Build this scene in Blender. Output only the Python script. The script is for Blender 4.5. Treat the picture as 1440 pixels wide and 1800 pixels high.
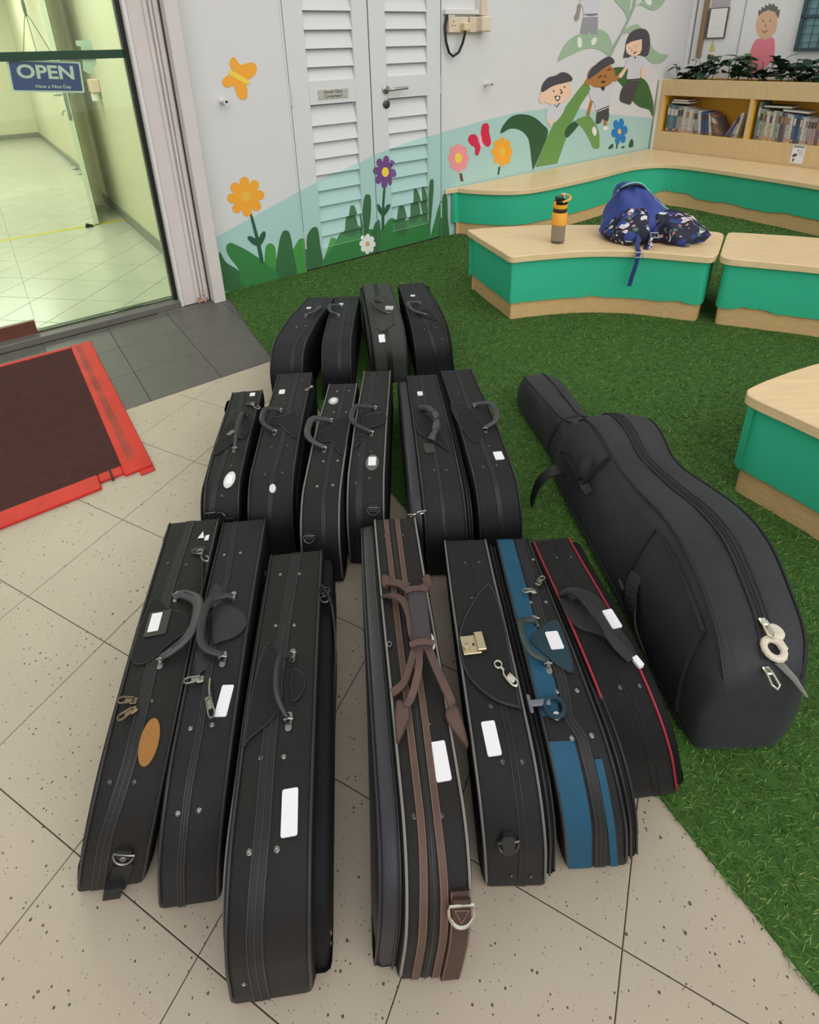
import bpy, bmesh, math, random
import numpy as np
from mathutils import Vector, Matrix
from mathutils.geometry import tessellate_polygon
for o in list(bpy.data.objects): bpy.data.objects.remove(o)
scn = bpy.context.scene
COL = scn.collection
random.seed(7); rng = np.random.default_rng(7)

# ---------------------------------------------------------------- tunables
EXPOSURE = 0.0
WORLD = 0.80
SUN = 1.5; SUNDIR = (-.38, .70, -.62)
HALL = 46
GR0, GR1, GR2 = (44, 84, 27), (76, 126, 47), (108, 154, 72)

# ---------------------------------------------------------------- camera
PITCH, ROLL, FPX, CX, CY, CAMH = 0.4096, -0.0302, 1013.23, 705.69, 525.26, 1.31
cam = bpy.data.cameras.new('camera'); camo = bpy.data.objects.new('camera', cam); COL.objects.link(camo)
cam.sensor_fit = 'HORIZONTAL'; cam.sensor_width = 36.0
cam.lens = FPX / 1440 * 36.0
cam.shift_x = (720 - CX) / 1440; cam.shift_y = (CY - 900) / 1440
cam.clip_start = 0.05; cam.clip_end = 100
cp, sp, cr, sr = math.cos(PITCH), math.sin(PITCH), math.cos(ROLL), math.sin(ROLL)
rx0, up0, fw = Vector((1, 0, 0)), Vector((0, sp, cp)), Vector((0, cp, -sp))
rgt = cr * rx0 + sr * up0; upv = -sr * rx0 + cr * up0
m = Matrix((rgt, upv, -fw)).transposed().to_4x4(); m.translation = (0, 0, CAMH)
camo.matrix_world = m
scn.camera = camo
# ---------------------------------------------------------------- light
scn.view_settings.view_transform = 'Standard'; scn.view_settings.look = 'None'
scn.view_settings.exposure = EXPOSURE; scn.view_settings.gamma = 1.0; scn.view_settings.use_curve_mapping = False
w = bpy.data.worlds.new('sky'); scn.world = w; w.use_nodes = True
bg = w.node_tree.nodes['Background']; bg.inputs[0].default_value = (1.0, 0.985, 0.965, 1); bg.inputs[1].default_value = WORLD
sun = bpy.data.lights.new('overcast_sun', 'SUN'); suno = bpy.data.objects.new('overcast_sun', sun); COL.objects.link(suno)
sun.energy = SUN; sun.angle = math.radians(70); sun.color = (1.0, 0.98, 0.95)
suno.rotation_euler = Vector(SUNDIR).to_track_quat('-Z', 'Y').to_euler()

# ---------------------------------------------------------------- frame of the building
AW = math.radians(35.3)
CU, SU = math.cos(AW), math.sin(AW)
def W(U, N, z=0.0): return (U * CU - N * SU, U * SU + N * CU, z)

# ---------------------------------------------------------------- materials
def lin(c):
    o = []
    for v in c[:3]:
        v = v / 255.0
        o.append(v / 12.92 if v <= 0.04045 else ((v + 0.055) / 1.055) ** 2.4)
    return (*o, 1.0)
MATS = {}
def mat(name, c, rough=.6, metal=0., bump=0., bscale=200., var=0., vscale=6., spec=.4, sheen=0., stretch=None, coat=0., grain=0.):
    if name in MATS: return MATS[name]
    mm = bpy.data.materials.new(name); MATS[name] = mm; mm.use_nodes = True
    nt = mm.node_tree; b = nt.nodes['Principled BSDF']
    col = lin(c)
    b.inputs['Base Color'].default_value = col; b.inputs['Roughness'].default_value = rough
    b.inputs['Metallic'].default_value = metal; b.inputs['Specular IOR Level'].default_value = spec
    b.inputs['Coat Weight'].default_value = coat
    if sheen:
        b.inputs['Sheen Weight'].default_value = sheen; b.inputs['Sheen Roughness'].default_value = .5
    geo = nt.nodes.new('ShaderNodeNewGeometry'); src = geo.outputs['Position']
    if stretch:
        mp = nt.nodes.new('ShaderNodeMapping'); mp.inputs['Scale'].default_value = stretch
        mp.inputs['Rotation'].default_value = (0, 0, -AW)
        nt.links.new(src, mp.inputs[0]); src = mp.outputs[0]
    if var:
        n = nt.nodes.new('ShaderNodeTexNoise'); n.inputs['Scale'].default_value = vscale; n.inputs['Detail'].default_value = 4
        nt.links.new(src, n.inputs[0])
        r = nt.nodes.new('ShaderNodeMapRange'); r.inputs[1].default_value = .3; r.inputs[2].default_value = .7
        r.inputs[3].default_value = 1 - var; r.inputs[4].default_value = 1 + var
        nt.links.new(n.outputs[0], r.inputs[0])
        mx = nt.nodes.new('ShaderNodeVectorMath'); mx.operation = 'SCALE'; mx.inputs[0].default_value = col[:3]
        nt.links.new(r.outputs[0], mx.inputs['Scale']); nt.links.new(mx.outputs[0], b.inputs['Base Color'])
    if grain:
        g1 = nt.nodes.new('ShaderNodeTexNoise'); g1.inputs['Scale'].default_value = 420; g1.inputs['Detail'].default_value = 2
        nt.links.new(geo.outputs['Position'], g1.inputs[0])
        g2 = nt.nodes.new('ShaderNodeMapRange'); g2.inputs[1].default_value = .3; g2.inputs[2].default_value = .7; g2.inputs[3].default_value = 1 - grain; g2.inputs[4].default_value = 1 + grain
        nt.links.new(g1.outputs[0], g2.inputs[0])
        g3 = nt.nodes.new('ShaderNodeVectorMath'); g3.operation = 'SCALE'; nt.links.new(g2.outputs[0], g3.inputs['Scale'])
        if b.inputs['Base Color'].links: nt.links.new(b.inputs['Base Color'].links[0].from_socket, g3.inputs[0])
        else: g3.inputs[0].default_value = col[:3]
        nt.links.new(g3.outputs[0], b.inputs['Base Color'])
    if bump:
        n2 = nt.nodes.new('ShaderNodeTexNoise'); n2.inputs['Scale'].default_value = bscale; n2.inputs['Detail'].default_value = 3
        nt.links.new(geo.outputs['Position'], n2.inputs[0])
        bp = nt.nodes.new('ShaderNodeBump'); bp.inputs['Strength'].default_value = bump; bp.inputs['Distance'].default_value = .002
        nt.links.new(n2.outputs[0], bp.inputs['Height']); nt.links.new(bp.outputs[0], b.inputs['Normal'])
    return mm
def emis(name, c, s):
    mm = bpy.data.materials.new(name); mm.use_nodes = True; b = mm.node_tree.nodes['Principled BSDF']
    b.inputs['Emission Color'].default_value = lin(c); b.inputs['Emission Strength'].default_value = s
    return mm
def terrazzo():
    mm = mat('terrazzo_beige', (182, 170, 152), .42, var=.06, vscale=3.0, spec=.35, bump=.08, bscale=60)
    nt = mm.node_tree; b = nt.nodes['Principled BSDF']; base = b.inputs['Base Color'].links[0].from_socket
    geo = [n for n in nt.nodes if n.type == 'NEW_GEOMETRY'][0]
    prev = base
    for sc, th, k, colr in ((135, .80, .55, (88, 76, 62)), (230, .78, .5, (120, 104, 84)), (85, .95, .5, (96, 80, 62))):
        v = nt.nodes.new('ShaderNodeTexVoronoi'); v.inputs['Scale'].default_value = sc
        nt.links.new(geo.outputs['Position'], v.inputs['Vector'])
        sep = nt.nodes.new('ShaderNodeSeparateColor'); nt.links.new(v.outputs['Color'], sep.inputs[0])
        a = nt.nodes.new('ShaderNodeMath'); a.operation = 'SUBTRACT'; nt.links.new(sep.outputs[0], a.inputs[0]); a.inputs[1].default_value = th
        s = nt.nodes.new('ShaderNodeMath'); s.operation = 'MULTIPLY'; nt.links.new(a.outputs[0], s.inputs[0]); s.inputs[1].default_value = k / (1 - th) * .55
        d = nt.nodes.new('ShaderNodeMath'); d.operation = 'LESS_THAN'; nt.links.new(v.outputs['Distance'], d.inputs[0]); nt.links.new(s.outputs[0], d.inputs[1])
        mx = nt.nodes.new('ShaderNodeMix'); mx.data_type = 'RGBA'
        nt.links.new(d.outputs[0], mx.inputs[0]); nt.links.new(prev, mx.inputs[6]); mx.inputs[7].default_value = lin(colr)
        prev = mx.outputs[2]
    nt.links.new(prev, b.inputs['Base Color'])
    return mm
def glassmat(name, tint, gl=.06, rough=.01):
    mm = bpy.data.materials.new(name); MATS[name] = mm; mm.use_nodes = True; nt = mm.node_tree; nt.nodes.clear()
    out = nt.nodes.new('ShaderNodeOutputMaterial'); t = nt.nodes.new('ShaderNodeBsdfTransparent'); t.inputs[0].default_value = (*tint, 1)
    g = nt.nodes.new('ShaderNodeBsdfGlossy'); g.inputs['Roughness'].default_value = rough; g.inputs[0].default_value = (.9, 1, .92, 1)
    fr = nt.nodes.new('ShaderNodeLayerWeight'); fr.inputs[0].default_value = .25
    mr = nt.nodes.new('ShaderNodeMapRange'); mr.inputs[3].default_value = gl; mr.inputs[4].default_value = .8
    nt.links.new(fr.outputs['Fresnel'], mr.inputs[0])
    mx = nt.nodes.new('ShaderNodeMixShader'); nt.links.new(mr.outputs[0], mx.inputs[0]); nt.links.new(t.outputs[0], mx.inputs[1]); nt.links.new(g.outputs[0], mx.inputs[2])
    nt.links.new(mx.outputs[0], out.inputs[0])
    return mm
def printed(name, base, ink, scale=90.):
    """white label with faint lines of print"""
    mm = mat(name, base, .45); nt = mm.node_tree; b = nt.nodes['Principled BSDF']
    tc = nt.nodes.new('ShaderNodeTexCoord'); n = nt.nodes.new('ShaderNodeTexNoise'); n.inputs['Scale'].default_value = 7
    mp = nt.nodes.new('ShaderNodeMapping'); mp.inputs['Scale'].default_value = (4, 1, 1)
    nt.links.new(tc.outputs['Generated'], mp.inputs[0]); nt.links.new(mp.outputs[0], n.inputs[0])
    r = nt.nodes.new('ShaderNodeMapRange'); r.inputs[1].default_value = .66; r.inputs[2].default_value = .78
    nt.links.new(n.outputs[0], r.inputs[0])
    mx = nt.nodes.new('ShaderNodeMix'); mx.data_type = 'RGBA'; nt.links.new(r.outputs[0], mx.inputs[0])
    mx.inputs[6].default_value = lin(base); mx.inputs[7].default_value = lin(ink); nt.links.new(mx.outputs[2], b.inputs['Base Color'])
    return mm

# ---------------------------------------------------------------- mesh helpers
class MB:
    def __init__(s): s.v, s.f, s.mi = [], [], []
    def add(s, vs, fs, mi=0):
        o = len(s.v); s.v += [tuple(p) for p in vs]; s.f += [tuple(i + o for i in f) for f in fs]; s.mi += [mi] * len(fs); return s
    def box(s, a, b, T=None, mi=0):
        (x0, y0, z0), (x1, y1, z1) = a, b
        P = [(x0, y0, z0), (x1, y0, z0), (x1, y1, z0), (x0, y1, z0), (x0, y0, z1), (x1, y0, z1), (x1, y1, z1), (x0, y1, z1)]
        if T: P = [T(*p) for p in P]
        return s.add(P, [(0, 3, 2, 1), (4, 5, 6, 7), (0, 1, 5, 4), (1, 2, 6, 5), (2, 3, 7, 6), (3, 0, 4, 7)], mi)
    def cbox(s, a, b, c=.003, T=None, mi=0):
        """box with chamfered edges"""
        bm = bmesh.new(); bmesh.ops.create_cube(bm, size=1)
        a, b = Vector(a), Vector(b); ce, sz = (a + b) / 2, b - a
        for v in bm.verts: v.co = Vector((v.co.x * sz.x, v.co.y * sz.y, v.co.z * sz.z)) + ce
        bmesh.ops.bevel(bm, geom=bm.edges[:], offset=c, segments=1, affect='EDGES')
        bm.verts.index_update(); P = [tuple(v.co) for v in bm.verts]
        if T: P = [T(*p) for p in P]
        s.add(P, [tuple(v.index for v in f.verts) for f in bm.faces], mi); bm.free(); return s
    def prism(s, poly, z0, z1, mi=0, ch=0.):
        n = len(poly); lay = [(poly, z0), (poly, z1 - ch)]
        if ch: lay.append((inset(poly, ch), z1))
        V = [(x, y, z) for p, z in lay for x, y in p]; F = []
        for k in range(len(lay) - 1):
            for i in range(n):
                j = (i + 1) % n; F.append((k * n + i, k * n + j, (k + 1) * n + j, (k + 1) * n + i))
        top = (len(lay) - 1) * n
        tri = tessellate_polygon([[Vector((x, y, 0)) for x, y in lay[-1][0]]])
        for t in tri: F.append(tuple(top + i for i in t))
        for t in tri: F.append(tuple(reversed(t)))
        return s.add(V, F, mi)
    def tube(s, pts, r, n=8, mi=0, closed=False, cap=True, flat=1.0, upd=None):
        pts = [Vector(p) for p in pts]; m_ = len(pts); V = []; F = []
        rs = r if isinstance(r, (list, tuple)) else [r] * m_
        up_ = Vector(upd) if upd else None
        for i, p in enumerate(pts):
            a = pts[(i - 1) % m_] if (i > 0 or closed) else p; b = pts[(i + 1) % m_] if (i < m_ - 1 or closed) else p
            t = (b - a).normalized()
            if up_ is None: up_ = Vector((0, 0, 1)) if abs(t.z) < .9 else Vector((1, 0, 0))
            sd = t.cross(up_)
            if sd.length < 1e-4: sd = t.cross(Vector((.3, .7, .2)))
            sd.normalize(); u2 = sd.cross(t).normalized()
            if not upd: up_ = u2
            for k in range(n):
                an = 2 * math.pi * k / n
                V.append(p + sd * math.cos(an) * rs[i] + u2 * math.sin(an) * rs[i] * flat)
        for i in range(m_ if closed else m_ - 1):
            j = (i + 1) % m_
            for k in range(n):
                l = (k + 1) % n; F.append((i * n + k, i * n + l, j * n + l, j * n + k))
        if cap and not closed:
            F.append(tuple(range(n - 1, -1, -1))); F.append(tuple((m_ - 1) * n + k for k in range(n)))
        return s.add(V, F, mi)
    def lathe(s, prof, c, n=20, mi=0, T=None):
        V = []; F = []
        for r, z in prof:
            for k in range(n):
                a = 2 * math.pi * k / n; p = (r * math.cos(a), r * math.sin(a), z)
                p = T(*p) if T else p
                V.append((p[0] + c[0], p[1] + c[1], p[2] + c[2]))
        for i in range(len(prof) - 1):
            for k in range(n):
                l = (k + 1) % n; F.append((i * n + k, i * n + l, (i + 1) * n + l, (i + 1) * n + k))
        F.append(tuple(range(n - 1, -1, -1))); F.append(tuple((len(prof) - 1) * n + k for k in range(n)))
        return s.add(V, F, mi)
    def loft(s, rings, mi=0, cap=True):
        n = len(rings[0]); V = [p for r in rings for p in r]; F = []
        for i in range(len(rings) - 1):
            for k in range(n):
                l = (k + 1) % n; F.append((i * n + k, i * n + l, (i + 1) * n + l, (i + 1) * n + k))
        if cap: F.append(tuple(range(n - 1, -1, -1))); F.append(tuple((len(rings) - 1) * n + k for k in range(n)))
        return s.add(V, F, mi)
    def build(s, name, mats, parent=None, smooth=False, sharp=35, origin=None):
        if not isinstance(mats, (list, tuple)): mats = [mats]
        me = bpy.data.meshes.new(name); o = bpy.data.objects.new(name, me); COL.objects.link(o)
        if parent is not None:
            off = wloc(parent); o.parent = parent
        else:
            if origin is None:
                A = np.array(s.v); origin = ((A[:, 0].min() + A[:, 0].max()) / 2, (A[:, 1].min() + A[:, 1].max()) / 2, A[:, 2].min())
            o.location = origin; off = Vector(origin)
        me.from_pydata([(p[0] - off[0], p[1] - off[1], p[2] - off[2]) for p in s.v], [], s.f)
        for q in mats: me.materials.append(q)
        me.polygons.foreach_set('material_index', s.mi)
        bm = bmesh.new(); bm.from_mesh(me); bmesh.ops.recalc_face_normals(bm, faces=bm.faces[:]); bm.to_mesh(me); bm.free()
        if smooth:
            me.polygons.foreach_set('use_smooth', [True] * len(me.polygons)); me.set_sharp_from_angle(angle=math.radians(sharp))
        me.update()
        return o
def wloc(o):
    l = Vector((0, 0, 0))
    while o is not None: l = l + Vector(o.location); o = o.parent
    return l
def inset(poly, d):
    n = len(poly); A = sum(poly[i][0] * poly[(i + 1) % n][1] - poly[(i + 1) % n][0] * poly[i][1] for i in range(n)); sg = 1 if A > 0 else -1
    out = []
    for i in range(n):
        p, q, r = Vector(poly[i - 1]), Vector(poly[i]), Vector(poly[(i + 1) % n])
        a, b = (q - p), (r - q)
        if a.length < 1e-9 or b.length < 1e-9: out.append(tuple(q)); continue
        a.normalize(); b.normalize()
        na, nb = Vector((-a.y, a.x)) * sg, Vector((-b.y, b.x)) * sg
        nn = na + nb
        if nn.length < 1e-6: nn = na
        nn.normalize(); k = d / max(.35, nn.dot(na)); out.append((q.x + nn.x * k, q.y + nn.y * k))
    return out
def thing(name, loc, label=None, cat=None, group=None, kind=None):
    o = bpy.data.objects.new(name, None); COL.objects.link(o); o.location = loc; o.empty_display_size = .05
    return tag(o, label, cat, group, kind)
def tag(o, label=None, cat=None, group=None, kind=None):
    if label: o['label'] = label
    if cat: o['category'] = cat
    if group: o['group'] = group
    if kind: o['kind'] = kind
    return o
def catmull(P, k=4, closed=True):
    n = len(P); out = []
    rngi = range(n) if closed else range(n - 1)
    for i in rngi:
        g = lambda j: P[j % n] if closed else P[min(max(j, 0), n - 1)]
        p0, p1, p2, p3 = (np.array(g(i + d), float) for d in (-1, 0, 1, 2))
        for q in range(k):
            t = q / k; out.append(tuple(.5 * (2 * p1 + (p2 - p0) * t + (2 * p0 - 5 * p1 + 4 * p2 - p3) * t * t + (3 * p1 - p0 - 3 * p2 + p3) * t ** 3)))
    if not closed: out.append(tuple(P[-1]))
    return out
def text_mesh(body, size, T, name, material, parent, ext=.0006, bold=0., align='CENTER'):
    cu = bpy.data.curves.new('t', 'FONT'); cu.body = body; cu.size = size; cu.align_x = align; cu.align_y = 'CENTER'; cu.extrude = ext; cu.offset = bold
    cu.resolution_u = 3
    to = bpy.data.objects.new('t', cu); COL.objects.link(to)
    dg = bpy.context.evaluated_depsgraph_get(); me = bpy.data.meshes.new_from_object(to.evaluated_get(dg))
    b = MB().add([T(v.co.x, v.co.y, v.co.z) for v in me.vertices], [tuple(p.vertices) for p in me.polygons])
    bpy.data.objects.remove(to); bpy.data.curves.remove(cu); bpy.data.meshes.remove(me)
    return b.build(name, material, parent)
def clip_half(poly, nx, ny, d):
    """keep the side where nx*x+ny*y<=d"""
    out = []
    for i in range(len(poly)):
        a, b = poly[i - 1], poly[i]; da, db = nx * a[0] + ny * a[1] - d, nx * b[0] + ny * b[1] - d
        if (da <= 0) != (db <= 0):
            t = da / (da - db); out.append((a[0] + (b[0] - a[0]) * t, a[1] + (b[1] - a[1]) * t))
        if db <= 0: out.append(b)
    return out
def arc_pts(c, r, a0, a1, n): return [(c[0] + r * math.cos(a0 + (a1 - a0) * i / n), c[1] + r * math.sin(a0 + (a1 - a0) * i / n)) for i in range(n + 1)]

# ---------------------------------------------------------------- measured data
CASES={
 'A':([-0.531, 0.5086, -0.0959, 0.6588, 0.1123, 0.1322, 0.2289, 0.1893, 0.3111, 0.1709, 0.1377, 0.1415],
  {'zip':[(0.8287,-0.0084),(0.597,-0.0161),(0.3498,-0.0085),(0.245,-0.0094),(0.1493,-0.0213),(0.0147,-0.0199)],'rivets':[(0.6813,-0.0357),(0.6691,0.0084),(0.3387,0.0058),(0.2239,-0.0351),(0.2195,0.0059)],'ring':(0.7134,0.0306),'clip':(0.6714,0.0515),'tri':(0.7683,0.0329),'handle':[(0.5639,0.0059),(0.4191,0.006),(0.4761,0.0654)],'flap':[(0.5713,-0.0439),(0.5371,-0.004),(0.515,0.0361),(0.4734,0.0412),(0.4526,0.0188),(0.4141,-0.0201),(0.4223,-0.0513),(0.4866,-0.0537)],'holder':(0.4993,-0.0185),'label':[(0.5016,-0.024)],'pulls':[(0.3391,-0.026),(0.3224,-0.0216)],'oval':(0.2713,0.0176),'ring2':(0.1131,0.0141),'tab':[(0.0808,0.0162),(0.0147,0.0112)]}),
 'B':([-0.3862, 0.484, -0.0908, 0.6924, 0.1001, 0.1158, 0.2318, 0.1772, 0.1645, 0.0899, 0.129, 0.1334],
  {'zip':[(0.8705,-0.0227),(0.6684,-0.013),(0.4251,-0.0116),(0.3093,-0.0089),(0.238,-0.0126),(0.0148,-0.012)],'rivets':[(0.7456,-0.0322),(0.7472,0.006),(0.3245,-0.0258),(0.3259,0.0108),(0.2098,-0.025),(0.21,0.0085)],'handle':[(0.5949,0.0091),(0.4509,0.0121),(0.4947,-0.0378)],'flap':[(0.5764,-0.0252),(0.5719,0.0058),(0.5509,0.0344),(0.5221,0.0483),(0.494,0.0332),(0.4837,0.0023),(0.4858,-0.0142)],'flap2':[(0.6395,-0.0405),(0.6299,-0.0185),(0.5863,-0.0138),(0.5564,-0.0432),(0.446,-0.0153),(0.423,-0.0266),(0.4161,-0.0349),(0.536,-0.0521)],'pulls':[(0.4069,-0.0236),(0.3663,0.0029)],'label':[(0.3653,0.0261)]}),
 'C':([-0.2257, 0.3775, -0.0866, 0.6896, 0.1229, 0.1301, 0.2346, 0.1754, 0.0654, 0.0366, 0.1256, 0.1306],
  {'zip':[(0.8795,0.001),(0.6527,-0.0087),(0.4019,-0.0157),(0.2881,-0.0135),(0.1754,-0.0189),(0.0148,-0.0149)],'rivets':[(0.8042,-0.0324),(0.7999,0.012),(0.6498,-0.0276),(0.6454,0.0111),(0.3868,-0.027),(0.3843,0.0111),(0.2661,-0.0307),(0.2652,0.0097),(0.0766,-0.0376)],'handle':[(0.5623,0.0129),(0.4442,0.0157),(0.4948,-0.0038)],'flap':[(0.5987,-0.0409),(0.5808,-0.0187),(0.4674,-0.0005),(0.4184,-0.0487),(0.4128,-0.0556),(0.5135,-0.0539)],'flap2':[(0.5343,0.0169),(0.5187,0.037),(0.4895,0.0385),(0.4725,0.0192)],'label':[(0.3061,0.0262)]}),
 'D':([0.0105, 0.3947, -0.0452, 0.7572, 0.0983, 0.1106, 0.2361, 0.1922, 0.1039, -0.0586, 0.12, 0.13],
  {'rib1':[(0.9408,-0.0231),(0.7394,-0.0213),(0.4173,-0.0213),(0.2646,-0.0203),(0.1864,-0.0221),(0.0148,-0.0223)],'rib2':[(0.9408,0.0057),(0.6961,0.0056),(0.4244,0.0063),(0.2786,0.0046),(0.2011,0.0083),(0.0148,0.0093)],'rivets':[(0.8794,-0.0289),(0.8782,0.0155),(0.7219,0.0146),(0.4148,0.0122),(0.2857,-0.0298),(0.2846,0.0118)],'label':[(0.3555,0.0228)],'round':(0.5671,0.0381),'tabs':[(0.7246,-0.0413),(0.7155,0.059),(0.4297,-0.0345),(0.416,0.0583)],'grip':[(0.6487,0.0239),(0.5342,0.0158)],'ring':(0.1803,0.0323),'tab':[(0.2011,0.0306),(0.0148,0.0315)],'clip':(0.9408,0.0353),'side':[(0.6851,-0.0471),(0.4591,-0.0465)]}),
 'E':([0.1636, 0.4952, 0.0049, 0.6041, 0.1048, 0.1094, 0.2291, 0.1638, -0.0602, -0.1466, 0.1162, 0.1297],
  {'zip':[(0.7816,0.0139),(0.586,0.0129),(0.3817,0.0123),(0.288,0.0152),(0.16,0.0135),(0.0147,0.0103)],'rivets':[(0.7034,-0.0085),(0.7043,0.0256),(0.5835,-0.0064),(0.4174,-0.0076),(0.3384,-0.0078),(0.2544,-0.0041),(0.2538,0.0284),(0.0503,-0.0065),(0.0468,0.026)],'flap':[(0.608,0.0411),(0.6054,0.0201),(0.5153,-0.0313),(0.4494,-0.0475),(0.3906,-0.0397),(0.3489,-0.0015),(0.3338,0.0396),(0.3372,0.0432),(0.416,0.0444),(0.5071,0.0481)],'clasp':(0.4509,-0.0211),'latch':(0.3871,0.0248),'label':[(0.2862,-0.0166)],'ring':(0.1464,-0.0106),'loop':(0.1638,-0.0075)}),
 'F':([0.3089, 0.5171, -0.0175, 0.5882, 0.1084, 0.0857, 0.2301, 0.1564, -0.1353, -0.2228, 0.111, 0.1293],
  {'teal':[(0.7626,0.0019),(0.5903,-0.0024),(0.4951,-0.0088),(0.3516,-0.0069),(0.2953,-0.0172),(0.267,-0.0035),(0.1645,-0.004),(0.0148,-0.0097)],'teal2':[(0.2361,0.0278),(0.1629,0.0262),(0.0148,0.0294)],'rivets':[(0.6927,-0.0042),(0.6939,0.0349),(0.5451,-0.0039),(0.5443,0.0284),(0.3406,-0.0081),(0.3407,0.0283),(0.2652,-0.0069),(0.2678,0.0281)],'pulls':[(0.5723,0.0073),(0.599,0.025)],'handle':[(0.4837,-0.0073),(0.3944,-0.0113),(0.4212,-0.0479)],'flap':[(0.4577,-0.016),(0.4869,0.0317),(0.4596,0.0405),(0.3764,0.0337),(0.3854,0.0094),(0.4064,-0.0078),(0.4386,-0.0291)],'label':[(0.4375,0.0163)],'sideclip':(0.3187,-0.0393),'stud':(0.2983,-0.0228),'ring':(0.3127,-0.0227),'band':[(0.2963,-0.0368),(0.2685,-0.0382)]}),
 'G':([0.4474, 0.6156, -0.0834, 0.497, 0.099, 0.0988, 0.2298, 0.1493, -0.2499, -0.2865, 0.1154, 0.1202],
  {'rivets':[(0.6109,-0.0077),(0.6071,0.0268),(0.4839,-0.0123),(0.2559,-0.0047),(0.2549,0.0324)],'label':[(0.3798,0.0373),(0.2911,0.0471)],'flap':[(0.4615,-0.0435),(0.479,-0.006),(0.4581,0.0251),(0.4218,0.0387),(0.3694,0.0439),(0.3062,0.0514),(0.2999,0.0281),(0.3494,0.0032),(0.3793,-0.0407)],'handle':[(0.392,-0.03),(0.3091,0.0461),(0.3157,-0.0291)]}),
 'H1':([-0.5147, 1.1958, -0.1063, 0.585, 0.0956, 0.1096, 0.2292, 0.1975, 0.0592, 0.0703, 0.0975, 0.1202],
  {'zip':[(0.7683,-0.0153),(0.5509,-0.0029),(0.3077,-0.0136),(0.1721,-0.0262)],'ring':(0.6664,0.0266),'handle':[(0.5678,0.0183),(0.3962,0.013),(0.4478,0.0114)],'flap':[(0.5553,-0.0261),(0.5314,-0.0074),(0.4681,0.0263),(0.3739,-0.0339),(0.4131,-0.0477)],'flap2':[(0.6128,0.0111),(0.5621,0.0484),(0.4571,0.0373),(0.4515,0.019)],'plate':(0.4745,-0.0107),'rivets':[(0.6254,-0.0255),(0.3156,-0.0207),(0.3172,0.0135),(0.2188,0.0001)],'label':[(0.7371,0.0215)],'oval':(0.2608,0.0175)}),
 'H2':([-0.3754, 1.1893, -0.0602, 0.72, 0.1232, 0.1307, 0.2316, 0.1901, 0.0224, 0.0353, 0.1164, 0.1294],
  {'zip':[(0.9,0.0087),(0.4279,0.0112),(0.1856,-0.0007)],'label':[(0.7477,-0.0307)],'handle':[(0.5958,-0.0174),(0.475,-0.0173),(0.4921,-0.0547)],'flap':[(0.5571,-0.0402),(0.5627,-0.0054),(0.583,0.0382),(0.4468,0.0521),(0.4487,0.0351),(0.5042,-0.003),(0.5173,-0.0345)],'rivets':[(0.8265,-0.0148),(0.83,0.0345),(0.6896,-0.0146),(0.6928,0.0311),(0.3968,-0.0163),(0.4008,0.0299),(0.281,-0.0208),(0.2832,0.0285)],'pull':(0.2356,0.0064)}),
 'H3':([-0.2285, 1.1155, 0.0056, 0.72, 0.1054, 0.1078, 0.2338, 0.1812, -0.0021, 0.0005, 0.1185, 0.1299],
  {'zip':[(0.9027,0.0095),(0.4635,0.0093),(0.2532,0.0072),(0.1902,0.0093)],'oval':(0.7656,-0.0205),'label':[(0.7681,-0.0207)],'handle':[(0.6068,-0.0117),(0.4571,-0.012),(0.4934,-0.0604)],'flap':[(0.5338,-0.0398),(0.5706,-0.01),(0.6324,0.016),(0.6248,0.05),(0.4329,0.047),(0.4556,0.0218),(0.4875,0.0043),(0.4891,-0.0291)],'rivets':[(0.841,-0.0152),(0.8447,0.0271),(0.6772,-0.0095),(0.6748,0.0316),(0.3987,-0.0088),(0.3998,0.0318),(0.297,-0.0139),(0.2995,0.0285)],'ring':(0.1673,-0.028)}),
 'H4':([-0.1134, 1.1719, 0.0147, 0.7499, 0.1042, 0.1057, 0.2343, 0.1796, -0.0012, 0.0102, 0.1217, 0.1305],
  {'zip':[(0.9325,-0.0121),(0.6407,-0.0123),(0.4015,-0.0166),(0.2314,-0.0176)],'oval':(0.3297,0.0142),'label':[(0.3332,0.0141)],'handle':[(0.6106,0.0078),(0.4694,0.0054),(0.5012,-0.0494)],'flap':[(0.5631,-0.0227),(0.5816,0.0376),(0.5205,0.0449),(0.4906,-0.0031),(0.5045,-0.0236)],'rivets':[(0.8413,-0.0289),(0.8641,0.0073),(0.6596,-0.0285),(0.6789,0.0069),(0.3643,-0.0247),(0.3788,0.0103),(0.2586,-0.0271),(0.2715,0.0092)],'ring':(0.1922,0.021)}),
 'H5':([0.1011, 1.1271, -0.0394, 0.7501, 0.1133, 0.1139, 0.2333, 0.1839, -0.0133, -0.0234, 0.12, 0.13],
  {'zip':[(0.9315,-0.0052),(0.551,-0.0058),(0.226,-0.0048)],'label':[(0.7787,-0.0174)],'handle':[(0.652,-0.0222),(0.4691,-0.0115),(0.5156,0.0156)],'flap':[(0.5751,-0.0487),(0.6144,-0.0305),(0.6006,-0.0011),(0.424,0.0372),(0.4486,0.0075),(0.4999,-0.0398)],'plate':(0.4304,-0.0192),'rivets':[(0.3365,-0.0139),(0.3338,0.0188)]}),
 'H6':([0.2478, 1.1599, -0.0593, 0.7501, 0.1191, 0.1192, 0.2338, 0.1828, -0.0082, -0.0204, 0.1186, 0.1299],
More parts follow.
